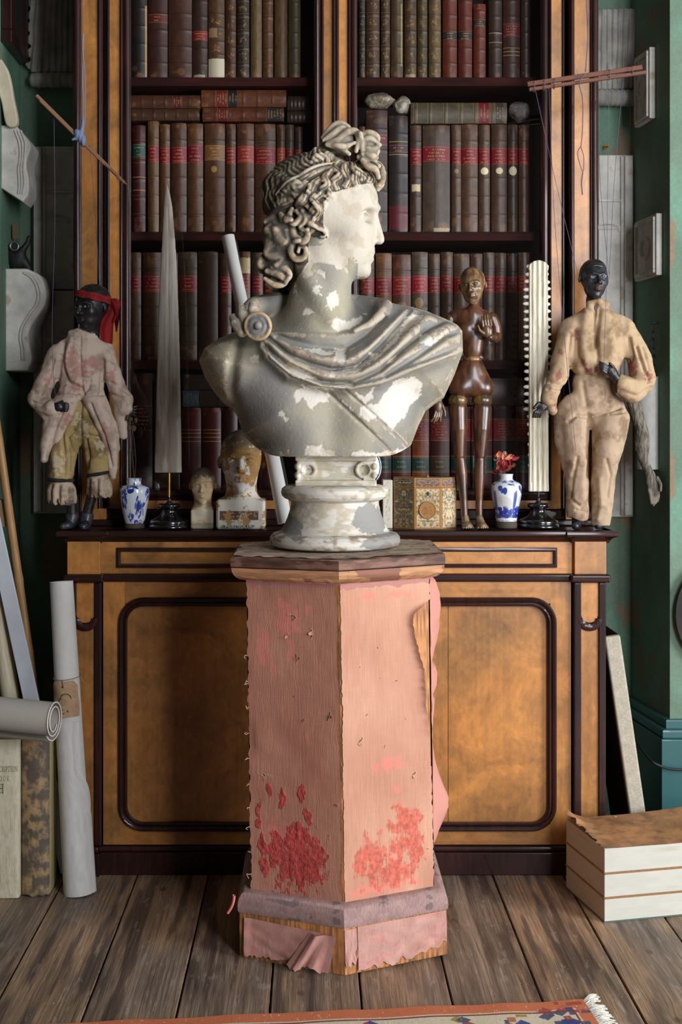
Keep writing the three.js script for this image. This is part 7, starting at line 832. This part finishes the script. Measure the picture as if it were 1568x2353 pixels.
{ // right-hand side wall
  const plaque = (y0, y1, z0, z1, label) => { const zm = (z0 + z1) / 2, wx = alcoveRight(zm), t = thing('plaque', label, 'cast', V(wx, y0, zm)); t.rotation.y = Math.atan((PIER_X - ALC_R) / (PIER_R - BACK_Z)); const B = (d0, d1, a, c, e, f) => bx(wx - d1, wx - d0, a, c, e, f, 0.002); part('slab', boxUV(B(0.002, 0.02, y0, y1, z0, z1), 1), M.plaster, t); part('raised_border', boxUV(merge([B(0.019, 0.026, y0 + 0.008, y0 + 0.02, z0 + 0.01, z1 - 0.01), B(0.019, 0.026, y1 - 0.02, y1 - 0.008, z0 + 0.01, z1 - 0.01), B(0.019, 0.026, y0 + 0.02, y1 - 0.02, z0 + 0.01, z0 + 0.02), B(0.019, 0.026, y0 + 0.02, y1 - 0.02, z1 - 0.02, z1 - 0.01)]), 1), M.plaster, t); const ro = new THREE.TorusGeometry(0.03, 0.006, 8, 28); ro.rotateY(Math.PI / 2); ro.translate(wx - 0.021, (y0 + y1) / 2, zm); part('rosette', strip(ro), M.plaster, t); };
  plaque(2.156, 2.37, -0.42, -0.3, 'upper square plaster plaque on right alcove wall'); plaque(1.679, 1.862, -0.42, -0.25, 'lower square plaster plaque on right alcove wall');
  // half-round white sheet hung from the chain
  const zc = -0.3, sh = thing('paper_roll', 'upright white paper roll hanging on right alcove wall below chain', 'paper roll', at(1490, 1080, zc)); part('sheet', sheet((s, q) => { const a = Math.PI * (1.25 - 1.5 * s), r = 0.033, cx = mx(1490, zc); return V(cx + r * Math.cos(a) * 0.98, mixn(my(1078, zc), my(866, zc), q), zc + r * 0.9 * Math.sin(a)); }, 40, 4), M.paper, sh);
  part('inner_sheet', sheet((s, q) => { const a = Math.PI * (1.1 - 1.2 * s), r = 0.028, cx = mx(1488, zc); return V(cx + r * Math.cos(a), mixn(my(1068, zc), my(868, zc), q), zc + r * 0.9 * Math.sin(a)); }, 30, 4), M.paper, sh);
  const ch = thing('chain', 'dark iron chain hanging on right alcove wall', 'chain', at(1500, 850, -0.29)); for (let i = 0; i < 6; i++) for (const [u, k] of i > 2 ? [[1503, 0], [1491, 1]] : [[1501, 0]]) { const l = new THREE.TorusGeometry(0.0085, 0.0018, 6, 18); l.scale(0.75, 1.5, 1); l.rotateY(i % 2 ? 1.2 : 0.25); const p = at(u + (i % 2), 752 + i * 19 + k * 4, -0.285); l.translate(p.x, p.y, p.z); part('link', strip(l), M.iron, ch); }
  part('staple', rod(V(mx(1501, -0.285), my(742, -0.285), -0.285), V(alcoveRight(-0.285) - 0.001, my(742, -0.285), -0.285), 0.003), M.iron, ch);
  // grey furred arm hanging with its hand down
  const S = new Sculpt([1430, -1176, -26, 1522, -904, 36], 1.5), A = (P, k) => S.add(CC(P), k); A([[1452, 912, 0, 14], [1466, 960, 2, 15], [1480, 1004, 2, 13], [1482, 1034, 2, 10]], 0); A([[1474, 1000, -2, 13], [1470, 1020, 0, 11], [1476, 1046, 0, 10]], 8); A([[1472, 1034, 2, 12], [1482, 1066, 2, 10], [1494, 1092, 4, 11]], 8); S.add(EE(1497, 1112, 6, 13, 24, 9, [0, 0, 0.2]), 6);
  for (let i = 0; i < 4; i++) A([[1490 + i * 6.4, 1124, 8, 4.4], [1492 + i * 6, 1142 - Math.abs(i - 1) * 2, 12, 4], [1494 + i * 4.6, 1160 - Math.abs(i - 1) * 5, 14, 3]], 1.5); A([[1508, 1098, 10, 4.6], [1514, 1112, 14, 4], [1514, 1126, 16, 3]], 2);
  const g = S.mesh((x, y, w) => mix3(lin(120, 112, 98), lin(72, 66, 58), sstep(-0.3, 0.3, f3(x * 0.3, y * 0.06, w * 0.3, 3))), (x, y, w) => 0.8 * n3(x * 0.7 + y * 0.2, y * 0.16, w * 0.7) * (-y < 1096 ? 1 : 0.2)); solo('monkey_arm', withUV(toMetres(g, -0.23)), vcol({ roughness: 0.9 }), 'grey furred stuffed arm hanging hand downward in front of paper roll', 'specimen');
  // black round tray against the pier, cable on the skirting
  const tray = new THREE.CylinderGeometry(0.184, 0.17, 0.022, 64); tray.rotateX(Math.PI / 2); { const y = my(1410, -0.185); tray.translate(mx(1697, -0.185), y, -0.186); } solo('tray', strip(tray), M.gloss, 'black round tray hung on the green pier', 'tray');
  solo('cable', tubeGeo([at(1466, 1710, -0.24), at(1488, 1738, -0.18), at(1502, 1752, -0.15), at(1530, 1764, -0.15), at(1568, 1769, -0.15), at(1640, 1766, -0.15)], 0.0035, 50, 8), M.dark, 'thin black cable crossing the teal skirting', 'cable');
}
// ---------------------------------------------------------------- things standing and lying on the floor
{ // stack of three heavy books, bottom right
  const base = V(0.7228, 0, 0.3265), W = 0.46, D = 0.235, yaw = 0.21, ys = [0.0005, 0.0605, 0.1215, 0.186], r = rng(5);
  const edge = (seed) => mat({ map: rep(tex(512, 256, (x, y) => { const k = 1 + 0.025 * n2(3 + x / 300, y * 0.8 + seed) + 0.03 * f2(x / 60, y / 60, 3) + 0.012 * n2(x * 0.5, y * 1.2), f = sstep(0.25, 0.6, f2(x / 140 + seed, y / 90, 3)); return [mixn(186, 170, f * 0.5) * k, mixn(183, 158, f * 0.5) * k, mixn(171, 134, f * 0.5) * k]; }), 0.3, 0.06), roughness: 0.9 });
  const board = mat({ map: rep(tex(256, 256, (x, y) => { const k = 1 + 0.4 * f2(x / 30, y / 10, 4); return [148 * k, 108 * k, 70 * k]; }), 0.1), roughness: 0.85 }), green = mat({ color: hue(74, 100, 92), roughness: 0.8 });
  const leather = mat({ map: rep(tex(512, 512, (x, y) => { const a = f2(x / 90, y / 90, 5), b = f2(x / 40 + 50, y / 40, 4), k = 1 + 0.25 * a; const s = sstep(-0.2, 0.5, b); return [mixn(172, 138, s) * k, mixn(124, 100, s) * k, mixn(80, 72, s) * k]; }), 0.35), roughness: 0.6, bumpMap: grimeBump, bumpScale: 0.0015 });
  ['lowest of three large books stacked on floor, with green cover edge', 'middle of three large books stacked on the floor', 'topmost of three large books stacked on floor, with torn tan leather cover'].forEach((label, i) => {
    const t = thing('large_book', label, 'book', V(base.x, ys[i], base.z), 'large books stacked on the floor'); t.rotation.y = yaw; const h = ys[i + 1] - ys[i] - 0.0005, c = 0.0022;
    localPart('page_block', boxUV(bx(0.0035, W, c, h - c, -D + 0.003, -0.003, 0.0015), 1), edge(i * 9 + 1), t);
    localPart('lower_board', bx(0.001, W + 0.004, 0, c, -D, -0.001, 0.0008), i ? board : green, t);
    if (i < 2) localPart('upper_board', bx(0.004, W + 0.004, h - c, h, -D, -0.002, 0.0008), board, t);
    else localPart('leather_cover', sheet((s, q) => { const lip = 0.0 + 0.010 * sstep(0.14, 0, s) * (0.4 + 0.6 * q) * (1 + 0.7 * n2(q * 16, 4)) + 0.012 * sstep(0.06, 0, s) * q, e = 0.006 * n2(q * 30, 7) * sstep(0.06, 0, s); return V(0.002 + e + s * (W + 0.006), h - c + 0.0012 + lip + 0.003 * f2(s * 6, q * 3, 3) + 0.012 * sstep(0.4, 1, s) * q, -0.0005 - q * D); }, 90, 30, (s, q) => [s * W, q * D]), leather, t);
    localPart('spine', bx(W + 0.002, W + 0.006, 0, h, -D, -0.001, 0.001), board, t);
  });
}
{ // folio leaning beside the bookcase, bottom right
  const t = thing('leaning_folio', 'tall folio with pale linen spine leaning beside the bookcase', 'book', V(0.944, 0.0015, -0.005)); t.rotation.z = 0.143; const h = 0.662, w = 0.044, D = 0.27;
  const linen = mat({ map: rep(tex(256, 256, (x, y) => { const k = 1 + 0.08 * n2(x * 0.8, y * 0.1) + 0.08 * n2(x * 0.1, y * 0.8) + 0.1 * f2(x / 40, y / 40, 3); return [172 * k, 164 * k, 146 * k]; }), 0.12), roughness: 0.92, bumpMap: clothBump, bumpScale: 0.0004 }), cov = mat({ color: hue(58, 40, 32), roughness: 0.7 });
  localPart('spine', boxUV(bx(-w, 0, 0, h, -0.02, 0, 0.006), 1), linen, t); localPart('cover', bx(-w, -w + 0.004, 0.001, h - 0.004, -D, -0.015, 0.001), cov, t); localPart('cover', bx(-0.004, 0, 0.001, h - 0.001, -D, -0.015, 0.001), cov, t); localPart('pages', boxUV(bx(-w + 0.006, -0.008, 0.004, h - 0.03, -D + 0.006, -0.02, 0.001), 1), M.cream, t);
}
{ // left: two upright folios
  const spineTex = canvasTex(512, 1024, (g, w, h) => { const r = rng(3); g.fillStyle = css(188, 182, 160); g.fillRect(0, 0, w, h); for (let i = 0; i < 900; i++) { g.fillStyle = r() < 0.5 ? css(150, 132, 92, 0.1) : css(206, 202, 190, 0.12); g.beginPath(); g.ellipse(r() * w, r() * h, 4 + r() * 24, 6 + r() * 40, 0, 0, 7); g.fill(); } for (let i = 0; i < 420; i++) { const y = h * (0.55 + 0.45 * Math.sqrt(r())); g.fillStyle = css(120, 98, 58, 0.16); g.fillRect(r() * w, y, 2 + r() * 4, 8 + r() * 40); } g.strokeStyle = css(96, 76, 46, 0.7); for (let i = 0; i < 14; i++) { g.lineWidth = 1 + r() * 2; g.beginPath(); let x = r() * w, y = h * (0.35 + 0.5 * r()); g.moveTo(x, y); for (let k = 0; k < 6; k++) g.lineTo(x += (r() - 0.5) * 12, y += 14 + r() * 20); g.stroke(); }
    g.fillStyle = css(70, 72, 74); g.textAlign = 'right'; g.font = '50px serif'; g.fillText('PRESCRIPTION', w * 0.975, h * 0.205); g.textAlign = 'center'; g.font = '46px serif'; g.fillText('B O O K', w * 0.6, h * 0.262); g.font = 'bold 86px serif'; g.fillText('H', w * 0.565, h * 0.34); });
  const z1 = 0.1716, x0 = mx(-50, z1), x1 = mx(43, z1), h1 = my(1699, z1), t = thing('folio_book', 'tall cream lettered folio spine at left edge of the floor', 'book', V((x0 + x1) / 2, 0, z1)), w = x1 - x0;
  part('spine', sheet((s, q) => V(mixn(x0, x1, s), mixn(0.001, h1, q), z1 - 0.004 + 0.004 * Math.sqrt(Math.max(0, 1 - (2 * s - 1) ** 4)) + 0.0006 * n2(s * 8, q * 30)), 20, 60), mat({ map: spineTex, roughness: 0.85 }), t);
  part('boards', merge([bx(x0, x0 + 0.004, 0.001, h1, z1 - 0.1, z1 - 0.004, 0.001), bx(x1 - 0.004, x1, 0.001, h1, z1 - 0.1, z1 - 0.004, 0.001)]), M.cream, t); part('pages', bx(x0 + 0.005, x1 - 0.005, 0.006, h1 - 0.006, z1 - 0.097, z1 - 0.006, 0.001), M.cream, t);
  const z2 = 0.163, a0 = mx(46, z2), a1 = mx(111, z2), h2 = my(1700, z2), u = thing('folio_book', 'tall brown mottled leather folio beside the cream lettered folio', 'book', V((a0 + a1) / 2, 0, z2));
  const mott = mat({ map: rep(tex(512, 1024, (x, y) => { const a = f2(x / 60, y / 50, 5), b = f2(x / 18 + 40, y / 60, 4), k = 1 + 0.15 * n2(x / 3, y / 3); const s = sstep(-0.35, 0.45, a + 0.5 * b); return [mixn(88, 158, s) * k, mixn(76, 132, s) * k, mixn(66, 92, s) * k]; }), 0.2, 0.42), roughness: 0.65, bumpMap: grimeBump, bumpScale: 0.001 });
  part('spine', sheet((s, q) => V(mixn(a0, a1, s), mixn(0.004 + 0.003 * n2(s * 9, 2), h2, q), z2 - 0.016 + 0.016 * Math.sqrt(Math.max(0, 1 - (2 * s - 1) ** 2)) + 0.0008 * n2(s * 6, q * 22)), 24, 60, (s, q, p) => [p.x, p.y]), mott, u);
  part('boards', merge([bx(a0, a0 + 0.004, 0.002, h2, z2 - 0.1, z2 - 0.016, 0.001), bx(a1 - 0.004, a1, 0.002, h2, z2 - 0.1, z2 - 0.016, 0.001)]), mat({ map: rep(tex(256, 512, (x, y) => { const k = 1 + 0.1 * n2(x * 0.5, y * 0.02) + 0.12 * f2(x / 40, y / 40, 3); return [168 * k, 160 * k, 118 * k]; }), 0.2, 0.4), roughness: 0.85 }), u); part('pages', bx(a0 + 0.005, a1 - 0.005, 0.006, h2 - 0.006, z2 - 0.097, z2 - 0.018, 0.001), M.cream, u);
}
{ // tall white roll with its tag
  const a = V(-0.6165, 0.001, 0.134), b = V(-0.676, my(1336, 0.07), 0.07), t = thing('paper_roll', 'tall white paper roll with tied brown tag standing beside bookcase', 'paper roll', a.clone()), d = b.clone().sub(a), L = d.length(), ax = d.clone().normalize(), e1 = V(0, 0, 1).cross(ax).normalize().multiplyScalar(-1), e2 = e1.clone().cross(ax).normalize(); if (e2.z < 0) e2.multiplyScalar(-1);
  const on = (th, q, r) => a.clone().addScaledVector(ax, q * L).addScaledVector(e1, r * Math.cos(th)).addScaledVector(e2, r * Math.sin(th));
  const R = (q) => mixn(0.0385, 0.0315, q);
  part('sheet', sheet((s, q) => on(s * 2 * Math.PI * 2.2, q, R(q) * (1 - 0.06 * s)), 110, 40), M.paper, t);
  const lim = (q) => (q < 0.47 ? 1.02 : q < 0.485 ? mixn(1.02, 0.86, (q - 0.47) / 0.015) : q < 0.6 ? mixn(0.78, 0.25, 0) : 0.7);
  part('outer_sheet', sheet((s, q) => { const e = q < 0.5 ? 1 : sstep(0.74, 0.5, q), th = mixn(2.9, -0.25 + 1.0 * (1 - e) + (q > 0.45 && q < 0.49 ? 0.3 : 0), s), lift = 0.0015 + 0.006 * sstep(0.75, 1, s); return on(th, q * 0.55 + 0.002 * Math.sin(s * 5) * q, R(q * 0.55) + lift); }, 50, 50), M.paper, t);
  const tagM = mat({ map: canvasTex(256, 340, (g, w, h) => { const r = rng(8); g.fillStyle = css(172, 142, 108); g.fillRect(0, 0, w, h); for (let i = 0; i < 300; i++) { g.fillStyle = r() < 0.5 ? css(140, 112, 82, 0.12) : css(196, 170, 138, 0.12); g.beginPath(); g.ellipse(r() * w, r() * h, 6 + r() * 40, 3 + r() * 12, r(), 0, 7); g.fill(); } g.strokeStyle = css(48, 42, 38); g.lineWidth = 8; g.beginPath(); g.arc(140, 160, 42, Math.PI * 0.9, Math.PI * 2.05); g.stroke(); g.beginPath(); g.moveTo(100, 165); g.lineTo(80, 160); g.lineTo(78, 190); g.stroke(); g.lineWidth = 6; g.beginPath(); g.arc(106, 285, 17, 0.3, 5.2); g.stroke(); g.fillStyle = css(48, 42, 38); g.beginPath(); g.arc(150, 282, 7, 0, 7); g.fill(); g.beginPath(); g.arc(118, 50, 8, 0, 7); g.fill(); }), roughness: 0.85 });
  const q0 = 0.565, q1 = 0.68, tagS = (s, q) => { const c = q > 0.85 ? (q - 0.85) * 1.1 : 0, m = mixn(c, 1 - c, s), th = mixn(2.7, 0.55, m); const low = q < 0.2 ? (1 - s) * -0.004 : 0; return on(th, mixn(q0, q1, q) + low * 0.5, R(0.62) + 0.0045 + 0.0015 * Math.sin(m * 6 + q * 7)); };
  const tg = part('tag', sheet(tagS, 24, 20), tagM, t), cord = mat({ color: hue(146, 128, 100), roughness: 0.9 }), qa = 0.69;
  { const P = []; for (let i = 0; i <= 30; i++) { const th = i / 30 * 2 * Math.PI; P.push(on(th, qa - 0.006 * Math.sin(th), R(qa) + 0.0022)); } part('string', merge([tubeGeo(P, 0.0011, 60, 6, true), tubeGeo([on(1.7, qa - 0.006, R(qa) + 0.002), on(1.62, qa - 0.018, R(qa) + 0.008), on(1.6, qa - 0.03, R(qa) + 0.006), on(1.75, qa - 0.018, R(qa) + 0.003)], 0.0016, 20, 6), tubeGeo([on(0.05, qa, R(qa) + 0.002), on(-0.1, qa - 0.03, R(qa) + 0.012), on(-0.2, qa - 0.075, R(qa) + 0.02)], 0.0012, 20, 6)]), cord, t); }
}
{ // canvas roll lying across the folios
  const b = at(124, 1655, 0.235), ax = V(Math.cos(0.3), -0.02, Math.sin(0.3)).normalize(), a = b.clone().addScaledVector(ax, -0.27), t = thing('canvas_roll', 'grey canvas roll lying across the tops of upright folios', 'canvas roll', a.clone().setY(a.y - 0.052)), e1 = V(0, 1, 0).cross(ax).normalize(), e2 = ax.clone().cross(e1);
  const cm = mat({ map: canvasTex(1024, 512, (g, w, h) => { const r = rng(14); g.fillStyle = css(180, 173, 164); g.fillRect(0, 0, w, h); for (let i = 0; i < 5000; i++) { g.fillStyle = r() < 0.5 ? css(130, 122, 112, 0.15) : css(180, 172, 162, 0.15); if (r() < 0.5) g.fillRect(r() * w, r() * h, 14, 1.5); else g.fillRect(r() * w, r() * h, 1.5, 14); } g.strokeStyle = css(76, 72, 70, 0.8); g.lineWidth = 2; for (let l = 0; l < 3; l++) { g.beginPath(); let x = w * (0.80 + 0.035 * l), y = h * 0.44; g.moveTo(x, y); for (let k = 0; k < 26; k++) g.lineTo(x + (r() - 0.5) * 16 + k * -1.2, y += 4 + r() * 2); g.stroke(); } }), roughness: 0.92 });
  part('sheet', sheet((s, q) => { const turns = 2.3, th = 2.2 + s * turns * 2 * Math.PI, r = 0.052 * (1 - 0.5 * s) + (s < 0.06 ? 0.012 * (0.06 - s) / 0.06 : 0); return a.clone().addScaledVector(ax, q * 0.27 + 0.004 * Math.sin(th)).addScaledVector(e1, -r * Math.sin(th) * 0.96).addScaledVector(e2, r * Math.cos(th)); }, 150, 12, (s, q) => [q, (s * 2.3) % 1]), cm, t);
  const frayP = []; for (let i = 0; i <= 60; i++) { const s = i / 60, th = 2.2 + s * 2.3 * 2 * Math.PI, r = 0.052 * (1 - 0.5 * s); frayP.push(b.clone().addScaledVector(ax, 0.004 * Math.sin(th)).addScaledVector(e1, -r * Math.sin(th) * 0.96).addScaledVector(e2, r * Math.cos(th))); } part('frayed_edge', tubeGeo(frayP, 0.0018, 160, 6), mat({ color: hue(204, 196, 186), roughness: 0.95 }), t);
}
{ // poles leaning in the corner
  const bam = mat({ map: rep(tex(256, 512, (x, y) => { const k = 1 + 0.25 * f2(x / 6, y / 90, 4) + 0.2 * f2(x / 40, y / 50, 3); return [160 * k, 122 * k, 78 * k]; }), 0.1, 0.3), roughness: 0.55 });
  const A = V(-0.704, 0.012, -0.03), B = at(-36, 770, -0.06), d = B.clone().sub(A), L = d.length(), t = thing('bamboo_pole', 'brown bamboo pole leaning in the left corner', 'pole', A.clone()); const pr = []; for (let i = 0; i <= 80; i++) { const q = i / 80, k = (q * L / 0.2) % 1; pr.push([0.0135 - 0.003 * q + 0.0016 * (Math.exp(-((k / 0.03) ** 2)) + Math.exp(-(((1 - k) / 0.03) ** 2))), q * L]); } pr.unshift([0.0005, 0]); pr.push([0.0005, L]); const g = lathe(pr, 18); g.applyQuaternion(new THREE.Quaternion().setFromUnitVectors(V(0, 1, 0), d.clone().normalize())); g.translate(A.x, A.y, A.z); part('cane', g, bam, t);
  const board = (u0, v0, u1, v1, w, th, z, m, name, label, cat) => { const P = at(u0, v0, z), Q = at(u1, v1, z - 0.03), l = P.distanceTo(Q), bg = new RoundedBoxGeometry(w, l, th, 1, 0.002); bg.applyQuaternion(new THREE.Quaternion().setFromUnitVectors(V(0, 1, 0), Q.clone().sub(P).normalize())); bg.translate((P.x + Q.x) / 2, (P.y + Q.y) / 2, (P.z + Q.z) / 2); return solo(name, boxUV(strip(bg), 1), m, label, cat); };
  board(157, 2003, -52, 1030, 0.042, 0.008, 0.057, mat({ map: paperTex, color: hue(226, 234, 248), roughness: 0.7 }), 'white_batten', 'flat white wooden batten leaning left of the bamboo pole', 'batten');
  const P = at(84, 1999, 0.008), Q = at(-40, 1180, 0.0); const tb = thing('cardboard_tube', 'cream cardboard tube leaning at left edge behind canvas roll', 'tube', P.clone()); const dd = Q.clone().sub(P), tg = new THREE.CylinderGeometry(0.024, 0.024, dd.length(), 32, 1, true), ti = new THREE.CylinderGeometry(0.021, 0.021, dd.length(), 32, 1, true), rg = new THREE.RingGeometry(0.021, 0.024, 32); rg.rotateX(-Math.PI / 2); rg.translate(0, dd.length() / 2, 0); const tube = merge([tg, ti, rg]); tube.applyQuaternion(new THREE.Quaternion().setFromUnitVectors(V(0, 1, 0), dd.clone().normalize())); tube.translate((P.x + Q.x) / 2, (P.y + Q.y) / 2 + 0.006, (P.z + Q.z) / 2); part('tube', tube, M.cream, tb);
}
{ // the rug's edge at the bottom of the picture
  const t = thing('rug', 'orange bordered patterned rug with white fringe at the bottom', 'rug', V(0.579, 0.0018, 0.735)); t.rotation.y = 0.09; const W = 1.7, D = 1.1;
  const rt = canvasTex(2048, 1024, (g, w, h) => { const r = rng(44), s = w / W; g.fillStyle = css(186, 104, 66); g.fillRect(0, 0, w, h); const band = (m, c) => { g.fillStyle = css(...c); g.fillRect(m * s, m * s, w - 2 * m * s, h - 2 * m * s); }; band(0.028, [196, 186, 160]); for (let i = 0; i < 220; i++) { const onTop = i % 2, x = onTop ? r() * w : w - (0.03 + r() * 0.07) * s, y = onTop ? (0.034 + r() * 0.06) * s : r() * h; g.fillStyle = css(...[[44, 56, 110], [150, 60, 50], [140, 128, 60], [60, 70, 96], [168, 96, 66]][(r() * 5) | 0], 0.9); if (r() < 0.5) g.fillRect(x, y, 8 + r() * 34, 6 + r() * 12); else { g.beginPath(); g.moveTo(x, y); g.lineTo(x + 20, y + 14); g.lineTo(x, y + 28); g.lineTo(x - 20, y + 14); g.fill(); } } g.strokeStyle = css(120, 50, 44); g.lineWidth = 5; g.strokeRect(0.034 * s, 0.034 * s, w - 0.068 * s, h - 0.068 * s); band(0.12, [120, 52, 44]); for (let i = 0; i < 9000; i++) { g.fillStyle = r() < 0.35 ? css(236, 226, 210, 0.5) : css(90, 44, 30, 0.18); g.fillRect(r() * w, r() * h, 2, 2 + r() * 6); } });
  localPart('pile', sheet((s, q) => V(-W + s * W, 0.006 + 0.0015 * n2(s * 30, q * 9), q * D + 0.003 * n2(s * 16, 2) * (1 - q)), 120, 40, (s, q) => [s, 1 - q]), mat({ map: rt, roughness: 0.97, bumpMap: clothBump, bumpScale: 0.001 }), t);
  localPart('edge', merge([bx(-W, 0, 0, 0.0055, 0.0, 0.006, 0.0015), bx(-0.006, 0, 0, 0.0055, 0, D, 0.0015), bx(-W, 0, 0.0, 0.003, 0.003, D, 0.001)]), mat({ color: hue(176, 98, 62), roughness: 0.95 }), t);
  const fr = [], r = rng(19); for (let i = 0; i < 420; i++) { const z = r() * D * (i < 160 ? 0.15 : 1), a = (r() - 0.5) * 0.6 - (z < 0.02 ? 0.7 : 0), l = 0.022 + r() * 0.02; fr.push(tubeGeo([V(-0.002, 0.004, z), V(l * 0.5, 0.004 + r() * 0.005, z + a * l * 0.5), V(l, 0.0015 + r() * 0.002, z + a * l)], 0.0009, 4, 4)); }
  localPart('fringe', merge(fr), mat({ color: hue(208, 204, 192), roughness: 0.95 }), t).userData.kind = 'stuff';
}

// ---------------------------------------------------------------- hand over
scene.traverse((o) => { if (o.isMesh) { o.castShadow = true; o.receiveShadow = true; } });
renderer.render(scene, camera);
